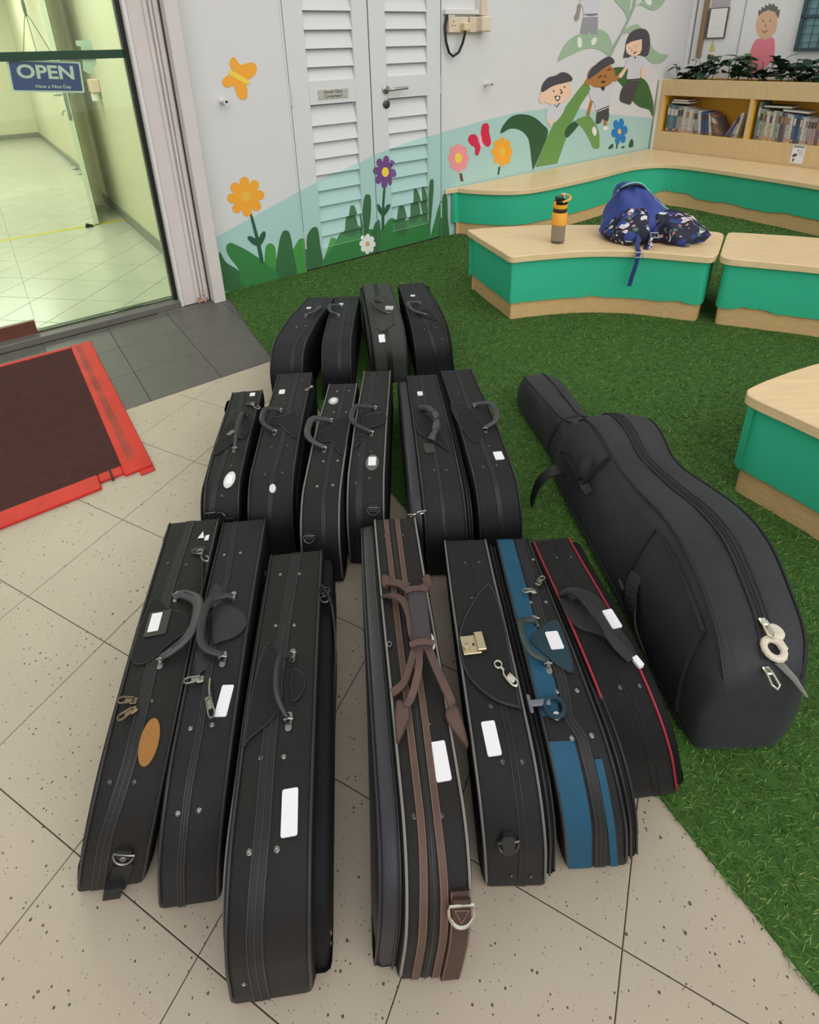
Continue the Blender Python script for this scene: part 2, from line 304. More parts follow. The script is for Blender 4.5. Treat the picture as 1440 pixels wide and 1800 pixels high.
  {'zip':[(0.9325,0.0016),(0.5041,-0.009),(0.1943,-0.0002)],'label':[(0.354,0.0293)],'handle':[(0.6228,0.014),(0.4822,0.0158),(0.5023,0.056)],'flap':[(0.6534,-0.0617),(0.6265,-0.0121),(0.4934,0.0181),(0.4236,-0.0207),(0.4384,-0.0381),(0.5429,-0.0615)],'rivets':[(0.8239,0.0036),(0.7261,-0.0243),(0.7224,0.0004),(0.4025,-0.0009),(0.4,0.0105),(0.312,-0.0237),(0.3137,0.0146)]}),
 'I1':([-0.465, 1.9776, 0.0969, 0.6801, 0.1341, 0.1374, 0.2347, 0.1821, -0.0025, 0.0027, 0.12, 0.13],
  {'zip':[(0.8636,0.0207),(0.4304,0.0397),(0.2782,0.0236)],'label':[(0.6758,-0.0173)],'handle':[(0.6499,0.0339),(0.5425,0.0014),(0.5068,0.0613)],'rivets':[(0.7497,0.0069),(0.4169,-0.0065),(0.4271,0.0301)]}),
 'I2':([-0.2654, 1.9825, -0.0044, 0.68, 0.119, 0.1176, 0.235, 0.1794, -0.0014, -0.0011, 0.12, 0.13],
  {'zip':[(0.844,0.009),(0.3652,0.0111),(0.1831,0.0133)],'label':[(0.7283,-0.0202)],'handle':[(0.6919,-0.0132),(0.498,-0.0136),(0.5302,-0.056)],'rivets':[(0.4586,0.0345),(0.3812,-0.0055),(0.3859,0.0328)]}),
 'I3':([-0.0469, 2.1112, -0.1091, 0.7003, 0.1427, 0.1474, 0.2341, 0.1855, -0.0282, -0.0359, 0.1177, 0.1282],
  {'zip':[(0.8834,-0.005),(0.3868,-0.0172),(0.1108,-0.0046)],'label':[(0.2155,-0.0298)],'handle':[(0.5326,0.003),(0.3793,0.0241),(0.3977,-0.0394)],'plate':(0.4316,0.0168),'flap':[(0.6006,-0.0366),(0.5807,0.0371),(0.3129,0.0307),(0.2754,0.0196),(0.2682,-0.0453)],'rivets':[(0.5861,0.0166),(0.3061,0.0245)]}),
 'I4':([0.1308, 2.1161, -0.0957, 0.6808, 0.1455, 0.1374, 0.2343, 0.1865, -0.0581, -0.0683, 0.113, 0.1221],
  {'zip':[(0.8665,0.002),(0.3216,-0.0115),(0.0998,0.0195)],'label':[(0.6321,-0.0189)],'handle':[(0.4658,-0.0085),(0.3441,-0.0012),(0.3628,-0.0751)],'flap':[(0.3926,-0.0435),(0.4249,0.018),(0.3038,0.0475),(0.3351,0.0043)],'rivets':[(0.7218,-0.0069),(0.7116,0.0313),(0.2534,-0.0187),(0.2555,0.0322),(0.1973,0.0058),(0.1988,0.0494)]}),
}
MURAL={
 'hill':[('teal',0,[(0.952,0.342),(0.994,0.351),(1.521,0.522),(1.662,0.565),(1.956,0.637),(2.08,0.678),(2.287,0.714),(2.54,0.75),(2.655,0.762),(2.651,0.763),(3.044,0.806),(3.386,0.837),(3.722,0.841),(4.176,0.807),(4.597,0.726),(5.223,0.645),(5.505,0.111),(4.165,-0.327),(2.681,-0.108),(1.522,-0.087),(0.939,-0.045)])],
 'grass':[('g_md',0,[(0.976,0.111),(1.147,0.079),(1.305,0.04),(1.538,0.051),(1.529,-0.062),(1.239,-0.043),(0.96,0.01)]),('g_lt',1,[(1.249,0.12),(1.271,0.222),(1.303,0.241),(1.332,0.209),(1.331,0.111),(1.325,0.002),(1.237,0.024)]),('g_lt',1,[(1.435,0.131),(1.485,0.214),(1.516,0.229),(1.537,0.208),(1.541,0.107),(1.53,0.002),(1.449,-0.007)]),('g_dk',1,[(1.32,0.025),(1.353,0.204),(1.386,0.288),(1.415,0.301),(1.44,0.272),(1.451,0.139),(1.451,-0.007)]),('g_dk',1,[(0.986,0.253),(1.018,0.185),(1.084,0.116),(1.126,0.009),(0.975,0.038)]),('g_md',1,[(1.031,0.274),(1.05,0.295),(1.079,0.287),(1.166,0.218),(1.26,0.122),(1.329,0.029),(1.299,-0.014),(1.105,0.009),(1.085,0.122),(1.038,0.221)]),('g_dk',1,[(1.546,0.206),(1.574,0.266),(1.61,0.286),(1.634,0.265),(1.64,0.164),(1.645,0.003),(1.53,-0.004)]),('g_lt',1,[(1.646,0.037),(1.72,0.17),(1.746,0.181),(1.775,0.158),(1.811,0.046),(1.805,-0.036),(1.642,-0.008)]),('g_md',0,[(1.647,0.048),(1.728,0.122),(1.783,0.179),(1.851,0.234),(1.941,0.228),(2.032,0.187),(2.113,0.171),(2.103,-0.021),(1.642,-0.003)]),('g_dk',1,[(1.833,0.192),(1.888,0.351),(1.912,0.369),(1.931,0.343),(1.932,0.172)]),('g_dk',1,[(1.952,0.144),(1.984,0.379),(2.013,0.43),(2.045,0.402),(2.034,0.268),(1.995,0.135)]),('g_dk',1,[(2.02,0.106),(2.06,0.205),(2.086,0.235),(2.109,0.219),(2.107,-0.009),(2.034,-0.005)]),('g_md',0,[(2.11,0.159),(2.185,0.228),(2.214,0.234),(2.248,0.216),(2.341,0.186),(2.4,0.188),(2.476,0.21),(2.551,0.097),(2.55,-0.018),(2.1,-0.02)]),('g_dk',1,[(2.242,0.169),(2.284,0.281),(2.313,0.297),(2.337,0.283),(2.341,0.186),(2.324,0.092),(2.244,0.108)]),('g_dk',1,[(2.371,0.181),(2.412,0.342),(2.432,0.396),(2.457,0.382),(2.47,0.296),(2.452,0.166)]),('g_dk',1,[(2.482,0.294),(2.498,0.388),(2.521,0.396),(2.535,0.286),(2.533,0.138),(2.487,0.147)]),('g_dk',1,[(2.53,0.113),(2.542,0.405),(2.565,0.451),(2.583,0.428),(2.576,0.315),(2.548,0.097)]),('g_md',1,[(2.55,-0.012),(2.599,0.163),(2.63,0.245),(2.659,0.265),(2.681,-0.033)]),('g_dk',1,[(2.63,0.094),(2.665,0.301),(2.69,0.321),(2.713,0.293),(2.72,0.141),(2.731,-0.017),(2.638,-0.011)])],
 'orange_flower':[('stem',1,[(1.2,0.437),(1.213,0.44),(1.235,0.293),(1.247,0.142),(1.225,0.141),(1.214,0.297)]),('stem',1,[(1.166,0.302),(1.185,0.313),(1.222,0.279),(1.223,0.243),(1.193,0.26)]),('stem',1,[(1.224,0.253),(1.243,0.301),(1.271,0.325),(1.283,0.309),(1.27,0.275),(1.238,0.239)]),('orange',0,[(1.195,0.663),(1.206,0.66),(1.215,0.653),(1.222,0.641),(1.221,0.615),(1.239,0.633),(1.252,0.636),(1.264,0.633),(1.273,0.626),(1.279,0.617),(1.28,0.604),(1.277,0.591),(1.258,0.574),(1.283,0.573),(1.295,0.564),(1.302,0.554),(1.304,0.542),(1.301,0.531),(1.294,0.521),(1.281,0.515),(1.256,0.517),(1.273,0.497),(1.276,0.483),(1.274,0.47),(1.267,0.461),(1.257,0.455),(1.245,0.454),(1.232,0.458),(1.215,0.478),(1.214,0.452),(1.206,0.44),(1.196,0.434),(1.185,0.432),(1.174,0.435),(1.165,0.443),(1.159,0.456),(1.16,0.482),(1.142,0.465),(1.128,0.462),(1.117,0.465),(1.109,0.472),(1.103,0.482),(1.102,0.494),(1.106,0.508),(1.124,0.525),(1.1,0.526),(1.089,0.534),(1.083,0.544),(1.081,0.555),(1.084,0.566),(1.091,0.576),(1.103,0.582),(1.127,0.581),(1.11,0.599),(1.108,0.613),(1.111,0.624),(1.117,0.633),(1.126,0.639),(1.138,0.64),(1.15,0.637),(1.167,0.618),(1.167,0.643),(1.175,0.655),(1.185,0.661)]),('orange2',0,[(1.195,0.578),(1.203,0.575),(1.21,0.57),(1.216,0.563),(1.219,0.554),(1.219,0.544),(1.216,0.535),(1.211,0.528),(1.204,0.522),(1.195,0.52),(1.186,0.52),(1.178,0.523),(1.17,0.528),(1.165,0.536),(1.162,0.544),(1.162,0.554),(1.165,0.562),(1.17,0.57),(1.177,0.575),(1.186,0.578)])],
 'purple_flower':[('stem',1,[(2.15,0.453),(2.165,0.451),(2.151,0.327),(2.141,0.177),(2.12,0.169),(2.132,0.331)]),('stem',1,[(2.092,0.343),(2.108,0.346),(2.146,0.276),(2.131,0.261),(2.099,0.302)]),('stem',1,[(2.139,0.272),(2.162,0.325),(2.197,0.333),(2.193,0.303),(2.152,0.263)]),('purple',0,[(2.184,0.662),(2.193,0.658),(2.2,0.649),(2.205,0.636),(2.2,0.612),(2.219,0.626),(2.231,0.627),(2.241,0.623),(2.249,0.615),(2.253,0.605),(2.253,0.593),(2.248,0.581),(2.229,0.568),(2.252,0.563),(2.262,0.553),(2.267,0.542),(2.268,0.531),(2.264,0.521),(2.257,0.514),(2.245,0.509),(2.222,0.516),(2.236,0.494),(2.238,0.48),(2.235,0.469),(2.228,0.461),(2.219,0.458),(2.208,0.459),(2.197,0.465),(2.183,0.488),(2.181,0.463),(2.173,0.452),(2.164,0.448),(2.154,0.448),(2.145,0.453),(2.137,0.462),(2.133,0.475),(2.137,0.5),(2.119,0.486),(2.107,0.486),(2.097,0.49),(2.09,0.498),(2.086,0.508),(2.086,0.52),(2.091,0.532),(2.11,0.545),(2.087,0.55),(2.078,0.559),(2.073,0.569),(2.073,0.58),(2.076,0.59),(2.084,0.597),(2.095,0.601),(2.117,0.595),(2.103,0.616),(2.102,0.629),(2.105,0.64),(2.112,0.647),(2.12,0.651),(2.131,0.651),(2.142,0.644),(2.154,0.623),(2.157,0.648),(2.165,0.658),(2.174,0.662)]),('yellow',0,[(2.17,0.588),(2.179,0.585),(2.187,0.58),(2.193,0.572),(2.197,0.562),(2.198,0.552),(2.196,0.542),(2.191,0.534),(2.185,0.528),(2.176,0.524),(2.167,0.524),(2.158,0.527),(2.151,0.533),(2.145,0.541),(2.141,0.55),(2.14,0.56),(2.142,0.57),(2.147,0.578),(2.153,0.584),(2.161,0.588)])],
 'white_flower':[('white',0,[(2.007,0.16),(2.013,0.157),(2.018,0.152),(2.022,0.145),(2.023,0.133),(2.032,0.138),(2.04,0.136),(2.046,0.133),(2.051,0.127),(2.054,0.121),(2.055,0.113),(2.054,0.106),(2.046,0.098),(2.057,0.093),(2.062,0.086),(2.064,0.079),(2.065,0.072),(2.063,0.065),(2.059,0.06),(2.053,0.056),(2.042,0.057),(2.047,0.045),(2.047,0.037),(2.044,0.031),(2.04,0.026),(2.034,0.023),(2.028,0.023),(2.021,0.026),(2.012,0.036),(2.009,0.024),(2.004,0.019),(1.998,0.017),(1.991,0.018),(1.985,0.021),(1.98,0.026),(1.976,0.033),(1.975,0.046),(1.966,0.041),(1.959,0.042),(1.953,0.046),(1.948,0.052),(1.945,0.058),(1.944,0.066),(1.945,0.073),(1.953,0.081),(1.942,0.086),(1.937,0.093),(1.935,0.1),(1.935,0.107),(1.937,0.113),(1.94,0.119),(1.946,0.122),(1.957,0.121),(1.952,0.133),(1.952,0.14),(1.955,0.147),(1.959,0.151),(1.965,0.154),(1.971,0.154),(1.978,0.152),(1.986,0.143),(1.989,0.154),(1.994,0.159),(2.0,0.16)]),('tan',0,[(2.0,0.108),(2.005,0.106),(2.01,0.102),(2.013,0.097),(2.015,0.092),(2.016,0.086),(2.014,0.08),(2.012,0.076),(2.008,0.073),(2.003,0.071),(1.998,0.071),(1.993,0.073),(1.988,0.077),(1.985,0.082),(1.983,0.087),(1.983,0.093),(1.984,0.098),(1.986,0.103),(1.99,0.106),(1.995,0.108)])],
 'butterfly_orange':[('orange',1,[(1.201,1.254),(1.211,1.283),(1.232,1.292),(1.257,1.257),(1.284,1.256),(1.325,1.264),(1.35,1.243),(1.339,1.204),(1.296,1.18),(1.269,1.187),(1.223,1.219)]),('orange',1,[(1.189,1.205),(1.153,1.187),(1.149,1.158),(1.174,1.144),(1.208,1.15),(1.218,1.104),(1.242,1.079),(1.271,1.083),(1.28,1.12),(1.274,1.166),(1.231,1.194)]),('yellow',1,[(1.191,1.223),(1.205,1.229),(1.3,1.168),(1.293,1.155),(1.276,1.159),(1.194,1.207)])],
 'butterfly_red':[('red',1,[(2.909,0.679),(2.919,0.713),(2.956,0.723),(2.995,0.705),(3.016,0.655),(3.034,0.617),(3.011,0.565),(2.982,0.575),(2.976,0.624),(2.942,0.645)]),('red',1,[(3.034,0.725),(3.045,0.777),(3.081,0.789),(3.112,0.771),(3.118,0.716),(3.133,0.679),(3.139,0.636),(3.11,0.615),(3.07,0.637),(3.04,0.677)]),('pink2',1,[(3.011,0.709),(3.031,0.713),(3.049,0.664),(3.054,0.621),(3.034,0.623)])],
 'pink_flower':[('brown',0,[(2.828,0.455),(2.854,0.452),(2.87,0.391),(2.842,0.396)]),('pink',0,[(2.816,0.671),(2.826,0.669),(2.835,0.664),(2.843,0.655),(2.847,0.639),(2.86,0.646),(2.87,0.645),(2.88,0.64),(2.888,0.633),(2.894,0.625),(2.898,0.614),(2.899,0.603),(2.891,0.591),(2.906,0.585),(2.914,0.576),(2.918,0.566),(2.92,0.556),(2.919,0.546),(2.915,0.537),(2.907,0.529),(2.892,0.528),(2.901,0.513),(2.901,0.502),(2.897,0.492),(2.892,0.484),(2.884,0.479),(2.874,0.477),(2.863,0.478),(2.85,0.489),(2.846,0.473),(2.839,0.466),(2.829,0.463),(2.82,0.463),(2.81,0.466),(2.8,0.472),(2.793,0.48),(2.789,0.497),(2.776,0.49),(2.765,0.492),(2.756,0.496),(2.748,0.504),(2.742,0.513),(2.739,0.523),(2.738,0.534),(2.746,0.546),(2.732,0.552),(2.724,0.561),(2.72,0.57),(2.719,0.581),(2.72,0.59),(2.724,0.599),(2.731,0.606),(2.746,0.608),(2.738,0.622),(2.738,0.633),(2.741,0.642),(2.747,0.649),(2.755,0.655),(2.764,0.657),(2.774,0.656),(2.787,0.646),(2.79,0.661),(2.798,0.668),(2.807,0.671)]),('yellow',0,[(2.817,0.605),(2.828,0.602),(2.838,0.595),(2.846,0.586),(2.852,0.576),(2.854,0.564),(2.852,0.553),(2.847,0.543),(2.839,0.536),(2.83,0.532),(2.819,0.531),(2.808,0.535),(2.798,0.541),(2.79,0.55),(2.785,0.561),(2.783,0.573),(2.784,0.584),(2.789,0.593),(2.797,0.6),(2.807,0.604)])],
 'marigold_flower':[('stem',0,[(3.229,0.451),(3.25,0.448),(3.239,0.389),(3.221,0.392)]),('orange',0,[(3.255,0.671),(3.266,0.668),(3.277,0.662),(3.285,0.651),(3.289,0.631),(3.304,0.642),(3.317,0.642),(3.329,0.638),(3.338,0.63),(3.346,0.621),(3.35,0.609),(3.349,0.597),(3.337,0.582),(3.358,0.578),(3.369,0.568),(3.376,0.558),(3.378,0.546),(3.377,0.536),(3.372,0.526),(3.362,0.519),(3.341,0.52),(3.356,0.502),(3.358,0.489),(3.355,0.478),(3.349,0.469),(3.34,0.464),(3.329,0.462),(3.315,0.465),(3.298,0.481),(3.297,0.46),(3.289,0.451),(3.279,0.447),(3.268,0.446),(3.257,0.45),(3.246,0.457),(3.237,0.468),(3.234,0.489),(3.219,0.478),(3.206,0.478),(3.194,0.483),(3.185,0.49),(3.178,0.5),(3.175,0.512),(3.175,0.524),(3.187,0.538),(3.167,0.543),(3.157,0.552),(3.151,0.562),(3.148,0.573),(3.15,0.584),(3.155,0.593),(3.164,0.6),(3.184,0.6),(3.17,0.617),(3.169,0.629),(3.171,0.639),(3.177,0.648),(3.186,0.653),(3.197,0.655),(3.209,0.652),(3.226,0.638),(3.227,0.657),(3.234,0.666),(3.244,0.671)]),('orange2',0,[(3.26,0.595),(3.271,0.592),(3.281,0.586),(3.289,0.577),(3.295,0.567),(3.297,0.556),(3.296,0.545),(3.292,0.536),(3.284,0.53),(3.274,0.526),(3.264,0.525),(3.252,0.528),(3.242,0.535),(3.234,0.543),(3.229,0.553),(3.226,0.564),(3.227,0.575),(3.232,0.584),(3.239,0.59),(3.249,0.594)])],
 'blue_flower':[('stem',0,[(4.718,0.465),(4.744,0.462),(4.743,0.417),(4.719,0.419)]),('stem',1,[(4.603,0.433),(4.635,0.461),(4.669,0.466),(4.677,0.438),(4.642,0.424)]),('stem',1,[(4.797,0.415),(4.833,0.43),(4.853,0.409)]),('stem',1,[(4.916,0.411),(4.922,0.457),(4.949,0.482),(4.98,0.451),(4.982,0.404)]),('blue',0,[(4.763,0.677),(4.778,0.667),(4.791,0.653),(4.798,0.635),(4.791,0.608),(4.82,0.613),(4.839,0.605),(4.853,0.592),(4.863,0.576),(4.866,0.56),(4.862,0.545),(4.85,0.534),(4.819,0.535),(4.846,0.51),(4.853,0.491),(4.851,0.475),(4.844,0.464),(4.831,0.457),(4.814,0.457),(4.795,0.465),(4.771,0.493),(4.768,0.463),(4.756,0.454),(4.74,0.451),(4.724,0.456),(4.708,0.466),(4.696,0.48),(4.688,0.499),(4.696,0.525),(4.667,0.521),(4.649,0.529),(4.635,0.542),(4.626,0.558),(4.624,0.573),(4.628,0.588),(4.639,0.598),(4.669,0.598),(4.643,0.622),(4.637,0.64),(4.639,0.655),(4.646,0.666),(4.659,0.673),(4.675,0.673),(4.693,0.666),(4.716,0.64),(4.718,0.668),(4.731,0.678),(4.746,0.68)]),('yellow2',0,[(4.738,0.591),(4.746,0.589),(4.754,0.585),(4.76,0.579),(4.765,0.572),(4.768,0.564),(4.768,0.557),(4.766,0.55),(4.762,0.546),(4.756,0.543),(4.748,0.542),(4.74,0.544),(4.733,0.548),(4.726,0.554),(4.721,0.562),(4.718,0.569),(4.718,0.577),(4.72,0.583),(4.725,0.588),(4.731,0.591)])],
 'beanstalk':[('leaf_d',1,[(3.236,0.699),(3.267,0.762),(3.352,0.815),(3.469,0.82),(3.593,0.789),(3.705,0.723),(3.775,0.658),(3.715,0.527),(3.634,0.388),(3.616,0.39),(3.577,0.543),(3.54,0.637),(3.451,0.702),(3.34,0.725)]),('leaf_m',0,[(3.649,0.391),(3.749,0.589),(3.852,0.735),(3.999,0.865),(4.111,0.961),(4.206,1.032),(4.273,0.951),(4.169,0.853),(4.081,0.728),(4.045,0.678),(3.997,0.562),(3.956,0.472),(3.918,0.387)]),('leaf_d',1,[(3.981,0.625),(4.013,0.679),(4.1,0.713),(4.176,0.698),(4.134,0.66),(4.062,0.608),(4.012,0.588)]),('leaf_l',1,[(4.107,0.712),(4.19,0.738),(4.285,0.738),(4.364,0.681),(4.433,0.606),(4.462,0.524),(4.467,0.453),(4.386,0.462),(4.334,0.52),(4.266,0.596),(4.188,0.663)]),('white',1,[(4.344,0.632),(4.37,0.646),(4.407,0.608),(4.407,0.574),(4.383,0.567),(4.352,0.596)]),('stalk',0,[(4.439,1.201),(4.496,1.271),(4.588,1.371),(4.665,1.479),(4.66,1.502),(4.714,1.579),(4.722,1.64),(4.758,1.641),(4.757,1.58),(4.706,1.487),(4.64,1.394),(4.561,1.293),(4.496,1.196)]),('leaf_p',1,[(3.83,1.186),(3.843,1.226),(3.895,1.298),(3.973,1.348),(4.081,1.38),(4.256,1.404),(4.335,1.405),(4.421,1.372),(4.471,1.326),(4.493,1.286),(4.482,1.232),(4.443,1.217),(4.335,1.255),(4.213,1.269),(4.099,1.257),(3.99,1.229),(3.895,1.202)]),('white',1,[(4.045,1.347),(4.086,1.346),(4.104,1.294),(4.077,1.276),(4.053,1.295)]),('white',1,[(4.217,1.322),(4.252,1.348),(4.283,1.34),(4.273,1.306),(4.236,1.291)]),('leaf_p',1,[(4.454,1.628),(4.563,1.63),(4.673,1.639),(4.682,1.564),(4.671,1.483),(4.618,1.533),(4.531,1.584)]),('leaf_p',1,[(4.757,1.58),(4.837,1.612),(4.874,1.643),(5.162,1.649),(5.146,1.593),(5.062,1.556),(4.971,1.555),(4.89,1.578),(4.814,1.588)]),('white',1,[(4.883,1.636),(4.95,1.637),(4.986,1.614),(4.962,1.59),(4.906,1.605)]),('leaf_p',1,[(4.638,1.37),(4.665,1.409),(4.746,1.436),(4.818,1.442),(4.876,1.416),(4.971,1.367),(5.093,1.249),(5.217,1.204),(5.347,1.183),(5.27,1.129),(5.142,1.121),(5.037,1.158),(4.947,1.211),(4.833,1.312),(4.701,1.378)]),('leaf_d2',1,[(4.541,1.106),(4.707,1.107),(4.826,1.074),(4.944,1.026),(5.068,0.968),(5.155,0.875),(5.225,0.762),(5.234,0.66),(5.169,0.72),(5.006,0.76),(4.882,0.822),(4.753,0.925),(4.651,0.99),(4.584,1.035)])],
 'painted_boy_fair':[('shirt',1,[(3.739,0.823),(3.777,0.867),(3.825,0.871),(3.9,0.866),(3.956,0.822),(3.878,0.74),(3.805,0.723),(3.748,0.744)]),('skin',1,[(3.771,0.75),(3.826,0.753),(3.813,0.71),(3.789,0.704)]),('skin',0,[(4.019,0.975),(4.024,0.951),(4.017,0.928),(3.997,0.907),(3.965,0.889),(3.925,0.876),(3.878,0.868),(3.829,0.867),(3.781,0.872),(3.737,0.882),(3.7,0.897),(3.672,0.916),(3.656,0.938),(3.651,0.96),(3.658,0.982),(3.678,1.003),(3.707,1.02),(3.746,1.033),(3.79,1.041),(3.838,1.043),(3.886,1.04),(3.931,1.03),(3.97,1.015),(4.0,0.996)]),('skin',0,[(3.711,0.913),(3.708,0.905),(3.702,0.897),(3.695,0.892),(3.687,0.888),(3.677,0.886),(3.668,0.887),(3.659,0.89),(3.651,0.895),(3.645,0.902),(3.641,0.909),(3.639,0.918),(3.64,0.927),(3.643,0.935),(3.648,0.942),(3.655,0.948),(3.664,0.952),(3.673,0.954),(3.682,0.953),(3.691,0.95),(3.699,0.945),(3.705,0.939),(3.71,0.931),(3.711,0.922)]),('hair',1,[(3.661,0.97),(3.67,1.026),(3.73,1.071),(3.813,1.082),(3.883,1.103),(3.959,1.091),(4.016,1.058),(4.017,1.034),(3.955,1.026),(3.894,1.018),(3.833,1.013),(3.762,0.998),(3.711,0.978)]),('ink',0,[(3.813,0.968),(3.813,0.966),(3.812,0.964),(3.811,0.962),(3.809,0.961),(3.807,0.961),(3.805,0.961),(3.803,0.961),(3.801,0.962),(3.799,0.963),(3.797,0.965),(3.796,0.967),(3.796,0.969),(3.796,0.971),(3.796,0.973),(3.797,0.974),(3.799,0.975),(3.801,0.976),(3.803,0.976),(3.805,0.976),(3.808,0.975),(3.809,0.973),(3.811,0.972),(3.812,0.97)]),('ink',0,[(3.941,0.99),(3.941,0.988),(3.94,0.986),(3.939,0.984),(3.937,0.983),(3.935,0.982),(3.933,0.982),(3.931,0.983),(3.928,0.984),(3.926,0.985),(3.925,0.987),(3.924,0.989),(3.923,0.991),(3.923,0.993),(3.924,0.994),(3.925,0.996),(3.927,0.997),(3.929,0.998),(3.931,0.998),(3.933,0.998),(3.935,0.997),(3.937,0.995),(3.939,0.994),(3.94,0.992)]),('ink',1,[(3.874,0.975),(3.884,0.977),(3.911,0.955),(3.903,0.94),(3.884,0.946),(3.895,0.956)]),('ink',1,[(3.822,0.93),(3.886,0.925),(3.878,0.895),(3.847,0.891),(3.831,0.908)]),('white',1,[(3.838,0.922),(3.875,0.92),(3.868,0.903),(3.849,0.899)]),('ink',0,[(3.826,0.867),(3.855,0.849),(3.88,0.875),(3.89,0.87),(3.859,0.841),(3.821,0.864)])],
 'painted_boy_dark':[('shirt',1,[(4.252,0.946),(4.33,0.966),(4.443,0.951),(4.519,0.997),(4.574,1.01),(4.597,0.968),(4.535,0.913),(4.563,0.801),(4.377,0.769),(4.337,0.843),(4.276,0.88)]),('skin_d',0,[(4.278,0.867),(4.314,0.853),(4.293,0.771),(4.285,0.738),(4.242,0.75),(4.251,0.783)]),('skin_d',1,[(4.556,1.028),(4.603,1.046),(4.644,1.023),(4.577,0.994)]),('shorts',0,[(4.381,0.76),(4.544,0.79),(4.562,0.707),(4.551,0.673),(4.49,0.691),(4.466,0.702),(4.457,0.673),(4.41,0.66),(4.382,0.675)]),('ink',0,[(4.375,0.777),(4.544,0.807),(4.545,0.798),(4.38,0.769)]),('skin_d',0,[(4.491,0.687),(4.539,0.676),(4.541,0.63),(4.507,0.634)]),('white',1,[(4.493,0.63),(4.541,0.635),(4.56,0.607),(4.529,0.595),(4.497,0.608)]),('skin_d',0,[(4.566,1.086),(4.579,1.061),(4.58,1.035),(4.567,1.011),(4.542,0.989),(4.506,0.973),(4.463,0.962),(4.415,0.958),(4.365,0.96),(4.318,0.969),(4.276,0.984),(4.243,1.003),(4.219,1.026),(4.207,1.051),(4.208,1.076),(4.22,1.099),(4.244,1.119),(4.278,1.136),(4.319,1.147),(4.365,1.152),(4.414,1.15),(4.461,1.142),(4.504,1.128),(4.54,1.109)]),('skin_d',0,[(4.259,1.006),(4.256,0.998),(4.251,0.991),(4.244,0.986),(4.235,0.982),(4.225,0.981),(4.215,0.981),(4.206,0.984),(4.197,0.989),(4.191,0.995),(4.186,1.002),(4.184,1.01),(4.184,1.018),(4.187,1.026),(4.192,1.033),(4.199,1.038),(4.207,1.042),(4.217,1.043),(4.227,1.043),(4.236,1.04),(4.245,1.036),(4.252,1.029),(4.257,1.022),(4.259,1.014)]),('hair',1,[(4.218,1.032),(4.229,1.091),(4.3,1.143),(4.401,1.187),(4.482,1.198),(4.539,1.174),(4.548,1.146),(4.48,1.132),(4.414,1.111),(4.351,1.082),(4.3,1.06),(4.244,1.039)]),('ink',0,[(4.346,1.03),(4.347,1.042),(4.382,1.059),(4.405,1.049),(4.406,1.041),(4.381,1.048),(4.361,1.037)]),('ink',0,[(4.464,1.085),(4.466,1.097),(4.492,1.105),(4.511,1.099),(4.51,1.091),(4.49,1.096)]),('ink',1,[(4.436,1.066),(4.453,1.053),(4.453,1.037),(4.435,1.036),(4.44,1.045)]),('ink',1,[(4.391,1.007),(4.446,1.013),(4.442,0.997),(4.414,0.996)]),('ink',1,[(4.399,0.962),(4.455,0.963),(4.44,0.931)])],
 'painted_girl':[('hair',1,[(4.669,1.186),(4.68,1.235),(4.685,1.314),(4.73,1.377),(4.826,1.408),(4.932,1.404),(5.002,1.367),(5.039,1.292),(5.035,1.201),(4.976,1.185),(4.905,1.196),(4.771,1.187),(4.713,1.185)]),('skin',0,[(4.69,1.258),(4.688,1.286),(4.759,1.309),(4.907,1.327),(4.924,1.245),(4.908,1.212),(4.845,1.191),(4.768,1.2),(4.712,1.222)]),('ink',0,[(4.754,1.259),(4.754,1.257),(4.754,1.256),(4.753,1.255),(4.752,1.254),(4.751,1.253),(4.749,1.253),(4.748,1.253),(4.746,1.254),(4.745,1.255),(4.744,1.256),(4.743,1.257),(4.742,1.259),(4.742,1.26),(4.742,1.262),(4.743,1.263),(4.744,1.264),(4.746,1.264),(4.747,1.264),(4.749,1.264),(4.75,1.264),(4.752,1.263),(4.753,1.261),(4.754,1.26)]),('ink',0,[(4.833,1.272),(4.833,1.27),(4.833,1.269),(4.832,1.268),(4.831,1.267),(4.83,1.266),(4.828,1.266),(4.827,1.266),(4.825,1.267),(4.824,1.268),(4.822,1.269),(4.821,1.27),(4.821,1.272),(4.821,1.273),(4.821,1.275),(4.822,1.276),(4.823,1.277),(4.824,1.277),(4.826,1.277),(4.827,1.277),(4.829,1.277),(4.83,1.276),(4.831,1.274),(4.832,1.273)]),('ink',1,[(4.773,1.248),(4.787,1.236),(4.776,1.232)]),('ink',1,[(4.806,1.217),(4.844,1.23),(4.85,1.224),(4.818,1.21)]),('shirt',1,[(4.72,1.152),(4.756,1.188),(4.837,1.194),(4.936,1.191),(4.984,1.152),(4.991,1.092),(4.94,1.077),(4.949,1.004),(4.766,1.005),(4.756,1.085),(4.708,1.103)]),('skin',1,[(4.707,1.107),(4.738,1.098),(4.692,1.038),(4.658,1.023),(4.628,1.045),(4.663,1.072)]),('skin',1,[(4.956,1.094),(4.996,1.1),(5.015,1.023),(4.988,1.002),(4.959,1.03)]),('ink',0,[(4.823,1.19),(4.836,1.165),(4.853,1.187)]),('ink',0,[(4.765,1.007),(4.948,1.007),(4.95,0.998),(4.767,0.997)]),('shorts',1,[(4.77,0.984),(4.946,0.985),(4.931,0.915),(4.886,0.839),(4.857,0.793),(4.777,0.807),(4.697,0.834),(4.686,0.887),(4.711,0.944)])],
